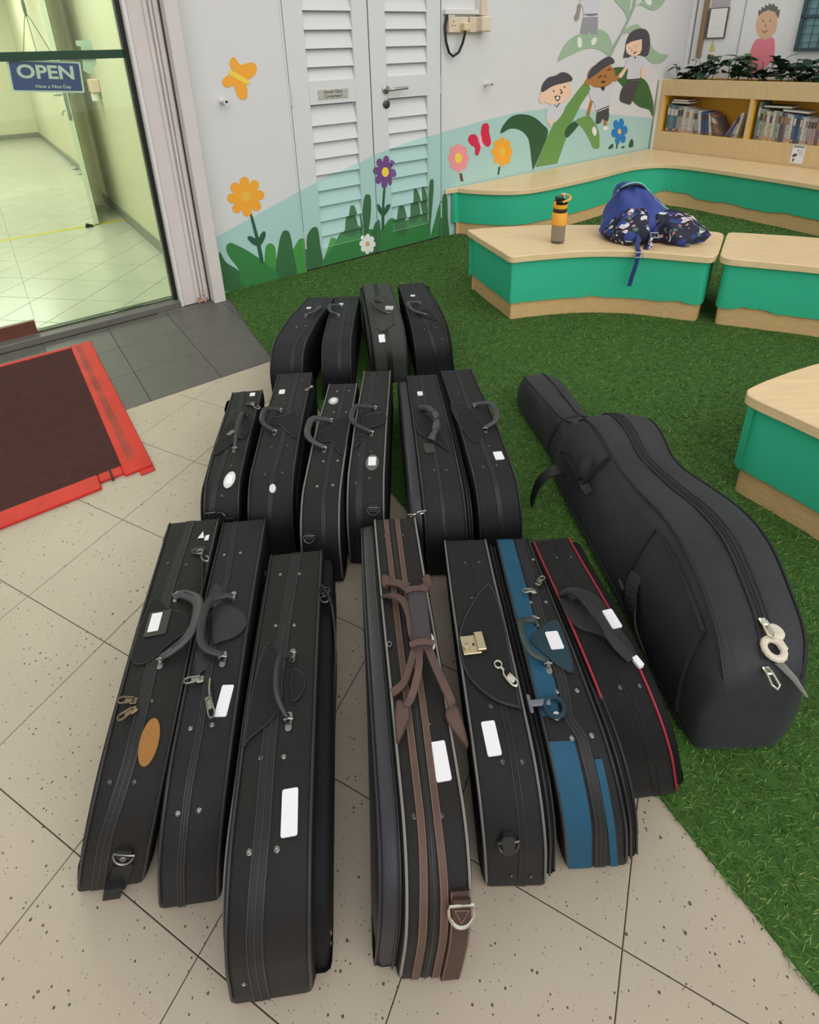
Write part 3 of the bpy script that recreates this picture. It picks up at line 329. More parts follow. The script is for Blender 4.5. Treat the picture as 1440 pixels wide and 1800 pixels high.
 'painted_boy_upper':[('shirt',0,[(4.023,1.641),(4.267,1.646),(4.275,1.595),(4.273,1.497),(4.095,1.492),(4.072,1.564),(4.038,1.585)]),('skin_g',1,[(4.013,1.584),(4.052,1.571),(4.042,1.514),(4.04,1.485),(4.006,1.467),(3.981,1.496),(4.003,1.528)]),('ink2',0,[(4.097,1.518),(4.267,1.522),(4.268,1.511),(4.182,1.5),(4.101,1.507)]),('shorts_g',0,[(4.087,1.489),(4.273,1.495),(4.287,1.374),(4.216,1.371),(4.18,1.412),(4.164,1.371),(4.07,1.38)])],
}
MURAL_FAR={
 'painted_boy_pink':[('pinkshirt',1,[(2.623,1.12),(2.624,1.227),(2.596,1.296),(2.539,1.302),(2.47,1.308),(2.441,1.264),(2.425,1.152),(2.447,1.104),(2.517,1.038),(2.583,0.987)]),('skin2',1,[(2.621,1.396),(2.621,1.46),(2.583,1.512),(2.527,1.516),(2.472,1.483),(2.455,1.42),(2.456,1.351),(2.49,1.305),(2.537,1.294),(2.585,1.323)]),('hair_g',0,[(2.616,1.475),(2.627,1.526),(2.602,1.517),(2.607,1.548),(2.579,1.535),(2.581,1.562),(2.554,1.549),(2.551,1.573),(2.527,1.555),(2.514,1.569),(2.5,1.545),(2.476,1.54),(2.475,1.517),(2.454,1.516),(2.453,1.451),(2.492,1.503),(2.544,1.519),(2.59,1.506)]),('ink3',0,[(2.564,1.439),(2.564,1.436),(2.564,1.434),(2.564,1.432),(2.565,1.431),(2.566,1.43),(2.568,1.429),(2.569,1.43),(2.571,1.431),(2.573,1.432),(2.574,1.434),(2.575,1.437),(2.576,1.439),(2.576,1.442),(2.576,1.444),(2.575,1.446),(2.574,1.447),(2.573,1.448),(2.572,1.448),(2.57,1.448),(2.569,1.447),(2.567,1.445),(2.566,1.443),(2.565,1.441)]),('ink3',0,[(2.508,1.438),(2.508,1.436),(2.508,1.434),(2.508,1.432),(2.509,1.43),(2.51,1.429),(2.511,1.429),(2.512,1.429),(2.514,1.43),(2.515,1.432),(2.516,1.434),(2.517,1.436),(2.518,1.439),(2.518,1.441),(2.518,1.443),(2.518,1.445),(2.517,1.447),(2.516,1.448),(2.515,1.448),(2.514,1.448),(2.512,1.447),(2.511,1.445),(2.51,1.443),(2.509,1.441)]),('ink3',0,[(2.545,1.389),(2.546,1.417),(2.543,1.417),(2.538,1.387)]),('ink3',1,[(2.563,1.368),(2.54,1.355),(2.52,1.369),(2.52,1.359),(2.538,1.346),(2.559,1.358)])],
}

def case_path(q):
    x,y,a,L,T0,T1,Hb,Hh,l0,l1,rx,rz=q
    P=[(.010,0.0),(.004,.003),(0,.010)]
    z0=Hb-rz
    if z0>.03: P+=[(0,.010+(z0-.010)*k/3) for k in (1,2,3)]
    for k in range(1,13):
        f=math.pi/2*k/12
        P.append((rx-rx*math.cos(f),z0+rz*math.sin(f)))
    n=22
    for k in range(1,n+1):
        s=rx+(L-.014-rx)*k/n
        t=min(1,max(0,(s/L-.4)/.6)); t=.5*t*t*(3-2*t)+t*.5
        P.append((s,Hb+(Hh-Hb)*t))
    zl=P[-1][1]
    P+=[(L-.006,zl-.002),(L-.001,zl-.007),(L,zl-.016)]
    P+=[(L,zl-.016-(zl-.026)*k/3) for k in (1,2,3)]
    P+=[(L-.004,.003),(L-.010,0)]
    cum=[0.0]
    for i in range(1,len(P)): cum.append(cum[-1]+math.hypot(P[i][0]-P[i-1][0],P[i][1]-P[i-1][1]))
    return P,cum
def case_sz(pc,t,h=0.0):
    P,c=pc
    t=min(max(t,0.0),c[-1]-1e-6)
    i=0
    while i<len(c)-2 and c[i+1]<t: i+=1
    k=(t-c[i])/(c[i+1]-c[i]); ds=P[i+1][0]-P[i][0]; dz=P[i+1][1]-P[i][1]; m=math.hypot(ds,dz)
    return P[i][0]+ds*k-dz/m*h, P[i][1]+dz*k+ds/m*h
def case_T(q,s): return q[4]+(q[5]-q[4])*min(max(s/q[3],0),1)
def case_pos(q,s,l,z):
    x,y,a,L,T0,T1,Hb,Hh,l0,l1,rx,rz=q
    lat=l+(l0+(l1-l0)*min(max(s/L,0),1))*z
    return (x+s*math.sin(a)+lat*math.cos(a), y+s*math.cos(a)-lat*math.sin(a), z)

# ================================================================ SETTING
white = mat('wall_paint_white', (212, 212, 212), .55, var=.02, vscale=2)
offw = mat('pillar_paint', (205, 198, 194), .6, var=.04, vscale=9, bump=.15, bscale=40)
wood = mat('maple_laminate', (226, 199, 154), .34, var=.07, vscale=5, stretch=(1.2, 14, 14), spec=.45)
woodf = mat('maple_front', (214, 186, 142), .5, var=.06, vscale=5, stretch=(14, 14, 1.5), spec=.3)
ply = mat('bare_plinth_ply', (214, 178, 126), .6, var=.10, vscale=9, stretch=(3, 3, 18), spec=.25)
green = mat('green_laminate', (58, 186, 147), .36, spec=.4, var=.02)
black = mat('black_trim', (22, 22, 23), .45)
chrome = mat('brushed_steel', (170, 168, 165), .28, 1.)
dkmetal = mat('dark_steel', (95, 93, 92), .35, 1.)
grout = mat('grout', (84, 74, 64), .85, var=.1)
tz = terrazzo()
dkt = mat('dark_tile_stone', (92, 90, 86), .4, var=.07, vscale=14, bump=.1, bscale=90, spec=.4)
intt = mat('hall_tile', (206, 204, 196), .22, var=.03, vscale=4, spec=.5)
cream = mat('hall_paint_cream', (228, 224, 200), .6)
skirtg = mat('hall_skirting_tile', (150, 150, 144), .4)

# floor slab with a tile for each tile in view
floor = MB().box((-9, -8, -.08), (11, 16, -.0025)).build('floor', grout, origin=(0, 0, -.0025)); tag(floor, kind='structure')
TH = -0.4733; TS = 0.2290 * 1.31; O = (-0.7771 * 1.31, 0.8434 * 1.31)
E1 = (math.cos(TH), math.sin(TH)); E2 = (-math.sin(TH), math.cos(TH))
NB = (-SU, CU)            # wall normal
DARK_N = 2.265
def tile_poly(a, b, g=.0009):
    P = []
    for i, j in ((a + g / TS, b - g / TS), (a + 1 - g / TS, b - g / TS), (a + 1 - g / TS, b - 1 + g / TS), (a + g / TS, b - 1 + g / TS)):
        P.append((O[0] + TS * (i * E1[0] - j * E2[0]), O[1] + TS * (i * E1[1] - j * E2[1])))
    return P
full_tile = None
TURF_EDGE = [(-.985, 3.07), (-.784, 2.673), (-.605, 2.354), (-.08, 1.50), (.459, .616), (.59, .367), (.95, -.32)]
def turf_right(x, y):
    for (x0, y0), (x1, y1) in zip(TURF_EDGE, TURF_EDGE[1:]):
        if y1 <= y <= y0: return x - (x0 + (x1 - x0) * (y - y0) / (y1 - y0))
    return -9 if y > 3.07 else x - .95
for a in range(-9, 11):
    for b in range(-9, 8):
        P = tile_poly(a, b); cx_, cy_ = sum(p[0] for p in P) / 4, sum(p[1] for p in P) / 4
        if not (-2.3 < cx_ < 1.3 and -.75 < cy_ < 2.9): continue
        if turf_right(cx_, cy_) > .24: continue
        Q = clip_half(P, NB[0], NB[1], DARK_N - .002)
        if len(Q) < 3: continue
        cut = len(Q) != 4 or any(abs(q[0] - p[0]) + abs(q[1] - p[1]) > 1e-5 for p, q in zip(P, Q[:4]))
        if not cut and full_tile is not None:
            t = bpy.data.objects.new('floor_tile', full_tile.data); COL.objects.link(t); t.parent = floor
            t.location = (cx_ - floor.location.x, cy_ - floor.location.y, 0.0025 - .0)
            continue
        o = MB().prism(Q, -.006, .0, ch=.0008)
        if not cut:
            e = MB().prism([(x - cx_, y - cy_) for x, y in Q], -.0085 + .0025, .0, ch=.0008)
            me = e.build('floor_tile', tz, floor)
            # mesh was built around the world origin: shift so that the object sits at the tile centre
            me.data.transform(Matrix.Translation((0, 0, -.0025))); me.location = (cx_, cy_, .0025); full_tile = me
        else: o.build('floor_tile', tz, floor)
# dark tiles before the glass door
for i in range(-5, 5):
    for j in range(3):
        u0, u1 = .02 + .3 * (i - 1) + .3 + .0015, .02 + .3 * i + .3 - .0015
        n0, n1 = 2.265 + .297 * j + .0015, 2.265 + .297 * (j + 1) - .0015
        P = [W(u0, n0)[:2], W(u1, n0)[:2], W(u1, n1)[:2], W(u0, n1)[:2]]
        MB().prism(P, -.006, 0, ch=.001).build('dark_tile', dkt, floor)
# hallway tiles beyond the glass, laid on the diagonal
s2 = math.sqrt(.5)
for a in range(-16, 34):
    for b in range(-20, 20):
        c0 = .08 + .3 * a; d0 = .28 + .3 * b
        q = [(c0 + .002, d0 + .002), (c0 + .298, d0 + .002), (c0 + .298, d0 + .298), (c0 + .002, d0 + .298)]
        un = [((c - d) * s2, (c + d) * s2 + .0) for c, d in q]
        cu, cn = sum(p[0] for p in un) / 4, sum(p[1] for p in un) / 4
        if not (-1.85 < cu < 1.1 and 3.1 < cn < 9.1): continue
        P = clip_half(clip_half(clip_half(un, 0, -1, -3.305), -1, 0, 1.698), 0, 1, 8.948); P = clip_half(P, 1, 0, .895 if cn < 6.3 else 1.0)
        if len(P) < 3: continue
        MB().prism([W(*p)[:2] for p in P], -.006, 0, ch=.0008).build('hall_tile', intt, floor)
MB().box((-1.6, 8.95, -.006), (1.0, 12.8, -.0005), T=W).build('hall_floor', intt, floor)
MB().box((-1.69, 5.40, .0003), (.895, 5.45, .0012), T=W).build('yellow_floor_line', mat('yellow_tape', (214, 192, 60), .5), floor)['label'] = 'yellow tape line across the hallway'

# ---------------- back wall with the mural
WN = 3.21
wb = MB(); wb.box((.90, WN, 0), (1.531, WN + .14, 3.0), T=W).box((2.657, WN, 0), (5.65, WN + .14, 3.0), T=W).box((1.531, WN, 2.1), (2.657, WN + .14, 3.0), T=W)
wall_back = wb.build('wall_back', white, origin=W(2, WN, 0)); tag(wall_back, kind='structure')
wr = MB().box((5.65, -2.2, 0), (5.8, 3.4, 3.0), T=W).build('wall_right', mat('far_wall_lit_white', (236, 236, 236), .55), origin=W(5.65, 2, 0)); tag(wr, kind='structure')  # stronger light on this wall is put into its whiter paint
MC = {k: mat('paint_' + k, c, .5) for k, c in dict(teal=(168, 203, 198), g_lt=(70, 146, 70), g_md=(56, 126, 68), g_dk=(58, 106, 66), stem=(42, 90, 66), orange=(240, 166, 52), orange2=(232, 184, 70),
    purple=(112, 72, 130), yellow=(240, 208, 80), yellow2=(242, 190, 100), white=(232, 232, 226), tan=(214, 168, 110), red=(208, 42, 76), pink2=(240, 180, 190), brown=(92, 72, 64), pink=(238, 148, 152),
    blue=(38, 126, 190), leaf_d=(50, 88, 56), leaf_d2=(64, 104, 56), leaf_m=(106, 150, 82), leaf_l=(112, 152, 84), leaf_p=(158, 184, 154), stalk=(150, 172, 150), shirt=(206, 206, 214), skin=(238, 200, 172),
    skin_d=(176, 120, 66), skin_g=(156, 140, 134), hair=(76, 72, 78), ink=(52, 48, 48), ink2=(130, 126, 132), ink3=(140, 104, 88), shorts=(74, 74, 72), shorts_g=(152, 150, 158), pinkshirt=(240, 138, 150), skin2=(232, 188, 158), hair_g=(112, 114, 110)).items()}  # paler paints hold the white glare that washes out the mural
# ---------------- louvred double door
door2 = thing('door_2', W(2.09, WN, 0)); tag(door2, 'white louvred double door painted with grass and flowers', kind='structure')
DN = 3.207
doorw = mat('door_paint_white', (210, 212, 213), .5)
def leaf(u0, u1, a0, a1, hinge_u):
    f = MB()
    for q in ((u0, a0, .012, 2.09), (a1, u1, .012, 2.09)): f.cbox((q[0], DN, q[2]), (q[1], DN + .045, q[3]), .0025, T=W)
    for z0, z1 in ((.012, .135), (1.018, 1.150), (1.98, 2.09)): f.box((a0, DN, z0), (a1, DN + .045, z1), T=W)
    lf = f.build('door_leaf', doorw, door2)
    MB().box((a0, DN + .046, .1), (a1, DN + .052, 2.0), T=W).build('louvre_shade_backing', mat('louvre_shadow_board', (120, 122, 124), .8), lf)  # dark board put behind the slats as the shade between them
    zs = [.134] + [.112 + .0982 * k for k in range(1, 9)] + [1.126 + .0985 * k for k in range(9)]
    comps = []
    for z in zs:
        zt = z + .112; hi = 1.018 if z < 1.0 else 1.98
        zt = min(zt, hi + .004)
        lo = .135 if z < .135 else (1.150 if 1.1 < z < 1.150 else z)
        s = MB(); n0 = DN + .004
        sl = .034 / .112
        nf = lambda zz: n0 + sl * (zz - z)
        s.add([W(a0, nf(lo), lo), W(a1, nf(lo), lo), W(a1, nf(zt), zt), W(a0, nf(zt), zt), W(a0, nf(lo) + .009, lo + .001), W(a1, nf(lo) + .009, lo + .001), W(a1, nf(zt) + .007, zt), W(a0, nf(zt) + .007, zt)],
              [(0, 1, 2, 3), (4, 7, 6, 5), (0, 4, 5, 1), (3, 2, 6, 7), (0, 3, 7, 4), (1, 5, 6, 2)])
        s.build('louvre_slat', doorw, lf)
        comps.append((a0, a1, lo, min(zt, z + .0975 if z + .11 < hi else hi), (lambda zz, z=z: n0 + sl * (zz - z) - .0006)))
    for q in ((u0, a0, .012, 2.09), (a1, u1, .012, 2.09), (a0, a1, .012, .135), (a0, a1, 1.018, 1.15)): comps.append((*q, lambda zz: DN - .0006))
    for zc in (.21, 1.075, 1.9):
        MB().lathe([(.006, -.055), (.006, .055)], W(hinge_u, DN - .003, zc), 8).build('hinge', mat('hinge_paint', (196, 198, 198), .4), lf, True)
    return lf, comps
leafL, compL = leaf(1.535, 2.085, 1.657, 1.974, 1.536)
leafR, compR = leaf(2.091, 2.650, 2.212, 2.536, 2.652)
h = MB(); T = lambda x, y, z: W(2.196 + x, DN - z, 1.074 + y)
h.lathe([(.026, 0), (.026, .008), (.022, .010)], (0, 0, 0), 20, T=T)
h.tube([T(0, 0, .008), T(0, 0, .045), T(.012, 0, .055), T(.03, .001, .057), T(.135, .004, .055)], .0095, 10)
h.build('lever_handle', chrome, leafR, True)
MB().lathe([(.026, 0), (.026, .007), (.021, .009)], (0, 0, 0), 20, T=lambda x, y, z: W(2.197 + x, DN - z, .985 + y)).build('keyhole_cover', dkmetal, leafR, True)
pl = MB().cbox((1.712, DN - .004, 1.045), (1.918, DN, 1.098), .001, T=W).build('nameplate', mat('nameplate_grey', (176, 176, 166), .4), leafL)
inkm = mat('plate_ink', (70, 70, 66), .6)
nm = MB()
for body, zz in (('Dental Clinic', 1.0845), ('Compressor', 1.0605)):
    cu = bpy.data.curves.new('t', 'FONT'); cu.body = body; cu.size = .024; cu.align_x = 'CENTER'; cu.align_y = 'CENTER'; cu.resolution_u = 3; cu.offset = .0004
    to = bpy.data.objects.new('t', cu); COL.objects.link(to); me = bpy.data.meshes.new_from_object(to.evaluated_get(bpy.context.evaluated_depsgraph_get()))
    nm.add([W(1.815 + v.co.x, DN - .0046, zz + v.co.y) for v in me.vertices], [tuple(p.vertices) for p in me.polygons]); bpy.data.objects.remove(to)
nm.build('nameplate_lettering', inkm, leafL)
fr = MB()
for u0, u1 in ((1.519, 1.5305), (2.6545, 2.662)): fr.box((u0, WN - .004, 0), (u1, WN + .03, 2.1), T=W)
fr.build('door_frame', doorw, door2)
gp = MB()
for u in (1.5328, 2.088, 2.6522): gp.box((u - .0024, DN + .003, 0), (u + .0022, DN + .04, 2.1), T=W)
gp.build('gap_shade_strip', black, door2)  # black strips set in the door gaps to draw their shade

# ---------------- mural: flat painted shapes on wall, stiles and slats
def tri_of(poly):
    return [[poly[i] for i in t] for t in tessellate_polygon([[Vector((p[0], p[1], 0)) for p in poly]])]
def clip_rect(t, u0, u1, z0, z1):
    for n in ((-1, 0, -u0), (1, 0, u1), (0, -1, -z0), (0, 1, z1)):
        t = clip_half(t, *n)
        if len(t) < 3: return []
    return t
wall_comps = [(1.519, 1.5305, 0, 2.1, lambda z: WN - .0046), (2.6545, 2.662, 0, 2.1, lambda z: WN - .0046), (.948, 1.519, 0, 3.0, lambda z: WN - .0006), (2.662, 5.648, 0, 3.0, lambda z: WN - .0006)]
PAINT_LABEL = dict(hill='painted pale teal hillside', grass='painted grass blades', orange_flower='painted orange flower on a dark stem', purple_flower='painted purple flower with a yellow centre', white_flower='painted small white flower',
    butterfly_orange='painted orange butterfly', butterfly_red='painted red butterfly', pink_flower='painted pink flower', marigold_flower='painted marigold flower', blue_flower='painted blue flower and grass tufts',
    beanstalk='painted beanstalk with curling leaves', painted_boy_fair='painted laughing boy with dark hair', painted_boy_dark='painted smiling boy leaning on the stalk', painted_girl='painted girl with bobbed hair sitting on a leaf', painted_boy_upper='painted child in grey shorts standing on a leaf', painted_boy_pink='painted boy with spiky hair and pink shirt')
def paint(key, layers, parent, comps, base, mapper):
    mats, mbs = [], MB()
    for k, (c, r, poly) in enumerate(layers):
        P = catmull(poly, 4) if r else poly
        mi = len(mats); used = False
        for t in tri_of(P):
            for (u0, u1, z0, z1, nf) in comps:
                q = clip_rect(t, u0, u1, z0, z1)
                if q: mbs.add([mapper(u, nf(z) - base - .00008 * k, z) for u, z in q], [tuple(range(len(q)))], mi); used = True
        if used: mats.append(MC[c])
    if mbs.v:
        nm = key if key.startswith('painted') else 'painted_' + key
        o = mbs.build(nm, mats, parent)
        o['label'] = PAINT_LABEL[key]
for bi, (key, layers) in enumerate(MURAL.items()):
    base = {'hill': 0, 'grass': .0002, 'beanstalk': .0018}.get(key, .0020)
    if key.endswith('flower') or key.startswith('butterfly'): base = .0018
    if key.startswith('painted'): base = .0032
    paint(key, layers, wall_back, wall_comps, base, lambda u, n, z: W(u, n, z))
    if key in ('hill', 'grass', 'purple_flower', 'white_flower'):
        paint(key, layers, leafL, compL, base, lambda u, n, z: W(u, n, z)); paint(key, layers, leafR, compR, base, lambda u, n, z: W(u, n, z))
for key, layers in MURAL_FAR.items():
    paint(key, layers, wr, [(-2, 3.2, 0, 3, lambda z: 5.65 - .0006)], .0, lambda n, u, z: W(u, n, z))

# ---------------- pillar between glass door and mural
t1 = MB()
t1.cbox((.728, 3.165, 0), (.90, 3.45, 3.0), .004, T=W)
for u0, u1, n0 in ((.80, .818, 3.150), (.826, .838, 3.146), (.846, .868, 3.152)): t1.cbox((u0, n0, 0.02), (u1, 3.17, 3.0), .003, T=W)
tr = t1.build('trim_1', offw); tag(tr, 'worn off-white moulded door pillar', kind='structure')
t2 = MB().cbox((.879, 3.085, 0), (.945, WN + .05, 3.0), .003, T=W).build('trim_2', mat('pillar_edge_paint', (206, 200, 196), .55, var=.03), None); tag(t2, 'smooth pillar edge strip beside the mural', kind='structure')
MB().box((.8745, 3.156, 0), (.8795, 3.2, 3.0), T=W).build('black_joint', black, t2)  # black strip along the joint beside the edge piece
for k in range(9):
    u = .80 + random.random() * .06; z = random.random() * .05
    MB().add([W(u, 3.1445, z), W(u + .014, 3.1445, z + .004), W(u + .01, 3.1445, z + .018), W(u - .004, 3.1445, z + .012)], [(0, 1, 2, 3)]).build('chipped_plaster', mat('bare_plaster', (196, 160, 140), .9), tr)

# ---------------- glass door front
door1 = thing('door_1', W(.2, 3.24, 0)); tag(door1, 'sliding glass door front with dark sill', kind='structure')
gl1 = glassmat('green_glass', (.90, .975, .885), .018)
MB().box((.02, 3.222, .045), (.70, 3.232, 2.4), T=W).build('glass_pane', gl1, door1)
MB().box((-1.25, 3.234, .10), (.0165, 3.240, 2.4), T=W).build('glass_pane', gl1, door1)['label'] = 'left sliding glass pane with brown bottom rail'
MB().cbox((-1.25, 3.226, .03), (.015, 3.250, .105), .002, T=W).build('bottom_rail', mat('brown_rail', (98, 58, 44), .4), door1)
MB().box((.0170, 3.2215, .045), (.0195, 3.2325, 2.4), T=W).build('pane_edge', mat('glass_edge', (176, 200, 176), .2), door1)
MB().box((-1.25, 3.2195, 1.305), (.70, 3.2212, 1.343), T=W).build('safety_band', mat('dark_green_film', (20, 62, 38), .4), door1)['label'] = 'dark green safety band across the glass'
MB().cbox((.69, 3.205, .03), (.712, 3.25, 2.4), .002, T=W).build('door_seal', black, door1)['label'] = 'black frame edge'
MB().cbox((.712, 3.16, 0), (.729, 3.26, 2.4), .002, T=W).build('jamb', mat('jamb_white', (214, 212, 208), .5, var=.05, vscale=12), door1)
sl_ = MB().cbox((-1.3, 3.16, 0), (.715, 3.235, .036), .003, T=W)
sl_.build('sill', mat('sill_stone', (98, 96, 92), .45, var=.08, vscale=12), door1)
MB().box((-1.3, 3.232, .034), (.70, 3.242, .046), T=W).build('sill_track', black, door1)
MB().box((.58, 3.152, .0), (.715, 3.160, .006), T=W).build('sill_edge_strip', chrome, door1)
MB().box((-1.3, 3.242, .0), (.9, 3.30, .03), T=W).build('inner_sill', mat('sill_stone', ()), door1)
# hallway shell
hw = MB().box((.90, 3.3, 0), (1.02, 6.3, 2.7), T=W).box((.78, 6.3, 0), (1.14, 6.42, 2.7), T=W).box((1.0, 6.42, 0), (1.12, 12.9, 2.7), T=W)
hr = hw.build('wall_hall_right', cream); tag(hr, kind='structure')
MB().box((.888, 3.31, .0), (.90, 6.3, .085), T=W).box((.988, 6.42, 0), (1.0, 12.8, .085), T=W).build('baseboard_hall', skirtg, hr)
hbk = MB().box((-1.7, 12.8, 0), (1.1, 12.95, 2.7), T=W).box((-1.82, 3.3, 0), (-1.7, 12.95, 2.7), T=W).build('wall_hall_back', cream); tag(hbk, kind='structure')
MB().box((-1.7, 12.788, 0), (1.0, 12.8, .085), T=W).build('baseboard_hall', skirtg, hbk)
hce = MB().box((-1.82, 3.25, 2.7), (1.14, 12.95, 2.8), T=W).box((-1.82, 3.25, 2.4), (.9, 3.3, 2.7), T=W).build('ceiling', mat('ceiling_white', (232, 232, 226), .7)); tag(hce, kind='structure')
for n in (4.6, 7.6, 10.6):  # unseen lamps added to brighten the hallway behind the glass
    lt = bpy.data.lights.new('hall_fill_lamp', 'AREA'); lt.shape = 'RECTANGLE'; lt.size = 1.2; lt.size_y = .3; lt.energy = HALL * (.7 if n < 5 else 1); lt.color = (1, 1, .93)
    lo = bpy.data.objects.new('hall_fill_lamp', lt); COL.objects.link(lo); lo.location = W(-.2, n, 2.66); lo.rotation_euler = (0, 0, AW)
hd = thing('hall_door', W(.66, 5.4, 0), 'cream hallway door standing open behind the glass', 'door')
ta = (.645, 5.40); tb = (.76, 6.26); dv = Vector((tb[0] - ta[0], tb[1] - ta[1])).normalized(); pv = Vector((dv.y, -dv.x))
TD = lambda a, b, z: W(ta[0] + dv.x * a + pv.x * b, ta[1] + dv.y * a + pv.y * b, z)
MB().cbox((0, 0, .01), (.86, .04, 2.1), .002, T=TD).build('door_panel', mat('hall_door_paint', (222, 224, 204), .5), hd)
MB().tube([TD(.06, -.0, 1.05), TD(.06, -.045, 1.05), TD(.07, -.05, 1.05), TD(.17, -.05, 1.05)], .009, 8).build('lever_handle', chrome, hd, True)
MB().tube([TD(.06, .04, 1.05), TD(.06, .085, 1.05), TD(.07, .09, 1.05), TD(.17, .09, 1.05)], .009, 8).build('lever_handle', chrome, hd, True)
MB().tube([TD(.06, -.002, .93), TD(.055, -.02, .93), TD(.05, -.03, .90), TD(.065, -.03, .895), TD(.075, -.03, .92)], .006, 6).build('key_in_lock', chrome, hd, True)
MB().cbox((-.002, .008, .86), (.0, .032, 1.08), .0004, T=TD).build('lock_plate', chrome, hd)
dw = MB().add([W(.575, 5.36, 0), W(.64, 5.36, 0), W(.64, 5.40, 0), W(.575, 5.40, 0), W(.585, 5.365, .035), W(.635, 5.365, .012), W(.635, 5.395, .012), W(.585, 5.395, .035)], [(0, 1, 2, 3), (4, 7, 6, 5), (0, 4, 5, 1), (1, 5, 6, 2), (2, 6, 7, 3), (3, 7, 4, 0)]).build('door_wedge', mat('wedge_rubber', (40, 48, 36), .7)); tag(dw, 'dark wedge stopping the hallway door', 'door wedge')
# OPEN sign
sg = thing('open_sign', W(.34, 3.245, 1.16), 'blue and white OPEN sign hanging behind the glass', 'sign')
ca, sa = math.cos(-.075), math.sin(-.075)
TS_ = lambda x, y, z: W(.345 + (x * ca - y * sa), 3.244 - z, 1.237 + x * sa + y * ca)
def rrect(w_, h_, r, n=4):
    P = []
    for cx_, cy_, a in ((w_ / 2 - r, -h_ / 2 + r, -math.pi / 2), (w_ / 2 - r, h_ / 2 - r, 0), (-w_ / 2 + r, h_ / 2 - r, math.pi / 2), (-w_ / 2 + r, -h_ / 2 + r, math.pi)):
        P += [(cx_ + r * math.cos(a + math.pi / 2 * i / n), cy_ + r * math.sin(a + math.pi / 2 * i / n)) for i in range(n + 1)]
    return P
def plate(mb, T, w_, h_, r, z0, z1, mi=0):
    b = MB().prism(rrect(w_, h_, r), z0, z1); return mb.add([T(*v) for v in b.v], b.f, mi)
sgw = mat('sign_white', (226, 226, 232), .4); sgb = mat('sign_blue', (34, 48, 140), .4)
plate(MB(), TS_, .292, .137, .008, 0, .003).build('sign_board', sgw, sg)
plate(MB(), TS_, .276, .121, .006, .003, .0036).build('blue_panel', sgb, sg)
text_mesh('OPEN', .079, lambda x, y, z: TS_(x * 1.12 + .0, y + .016, .0045 + z), 'open_lettering', sgw, sg, .0004, .0022)
text_mesh('Have a Nice Day', .021, lambda x, y, z: TS_(x + .02, y - .043, .0045 + z), 'small_lettering', sgw, sg, .0004, .0002)
cd = MB()  # cords, with lines reflected in the glass modelled as tubes too
for x in (-.08, -.02, .05): cd.tube([W(.325, 3.243, 1.50), W(.33 + x * .2, 3.243, 1.47), TS_(x, .066, .001)], .0017, 5)
cd.build('cord_and_reflection', mat('cord_clear', (128, 136, 120), .3), sg); MB().lathe([(.004, 0), (.007, .02), (.007, .05), (.003, .08)], W(.325, 3.244, 1.485), 10).build('hook', mat('cord_clear', ()), sg, True)
nt_ = MB(); TP = lambda x, y, z: W(.525 + x, 3.236 + z, 1.315 + y)
nt_.add([TP(-.03, .07, 0), TP(.035, .07, 0), TP(.04, -.03, 0), TP(.0, -.075, 0), TP(-.025, -.06, 0), TP(-.012, .045, 0), TP(-.03, .048, 0)] + [TP(-.03, .07, .0008), TP(.035, .07, .0008), TP(.04, -.03, .0008), TP(.0, -.075, .0008), TP(-.025, -.06, .0008), TP(-.012, .045, .0008), TP(-.03, .048, .0008)], [tuple(range(7)), tuple(range(13, 6, -1))] + [(i, (i + 1) % 7, 7 + (i + 1) % 7, 7 + i) for i in range(7)])
nt_ = nt_.build('paper_notice', mat('notice_paper', (228, 234, 224), .6)); tag(nt_, 'torn white paper notice stuck behind the glass', 'notice')
dsp = thing('wall_dispenser', W(.89, 5.28, 1.03), 'small pink and white dispenser on hallway wall', 'dispenser')
MB().cbox((.83, 5.23, 1.06), (.90, 5.33, 1.16), .008, T=W).build('dispenser_body', mat('pale_pink_plastic', (236, 206, 192), .4), dsp)
MB().lathe([(.03, 0), (.03, .05), (.02, .06)], W(.86, 5.28, 1.0), 12).build('bottle', mat('white_plastic', (236, 234, 228), .4), dsp, True)

# ---------------- far wall furniture
def onfar(name, n0, n1, z0, z1, d, m_, label, cat, **k): return tag(MB().cbox((5.649 - d, n0, z0), (5.649, n1, z1), .002, T=W).build(name, m_), label, cat, **k)
brn = mat('brown_strip', (142, 118, 92), .5)
onfar('wall_trunking', 3.055, 3.095, 1.155, 2.6, .03, brn, 'vertical brown wooden strip on far white wall', 'trim')
for n in (3.164, 3.218): MB().box((5.638, n - .003, 1.1), (5.65, n + .003, 2.8), T=W).build('conduit_line', mat('conduit_grey', (120, 120, 122), .5), wr)
MB().box((5.646, 2.735, 1.0), (5.65, 2.7395, 2.8), T=W).build('panel_joint', mat('joint_grey', (150, 148, 156), .5), wr)
nb = thing('notice_board', W(5.64, 2.955, 1.31), 'framed white notice on far wall beside brown strip', 'notice board')
MB().cbox((5.63, 2.868, 1.312), (5.649, 3.042, 1.565), .002, T=W).build('frame', mat('frame_dark', (88, 80, 84), .5), nb)
MB().box((5.628, 2.876, 1.322), (5.6305, 3.022, 1.556), T=W).build('paper', mat('paper_white', (236, 236, 232), .6), nb)
for k in range(3): MB().box((5.6272, 2.90, 1.345 + .06 * k), (5.6282, 3.0 - .01 * k, 1.347 + .06 * k), T=W).build('faint_line', mat('faint_print', (206, 208, 210), .6), nb)
onfar('mauve_poster', 2.872, 3.035, 1.575, 1.9, .004, mat('mauve_paper', (186, 176, 184), .6), 'mauve poster above the framed notice', 'poster')
wt = thing('warning_sign', W(5.645, 2.965, 1.2), 'yellow triangle electrical warning sign on far wall', 'sign')
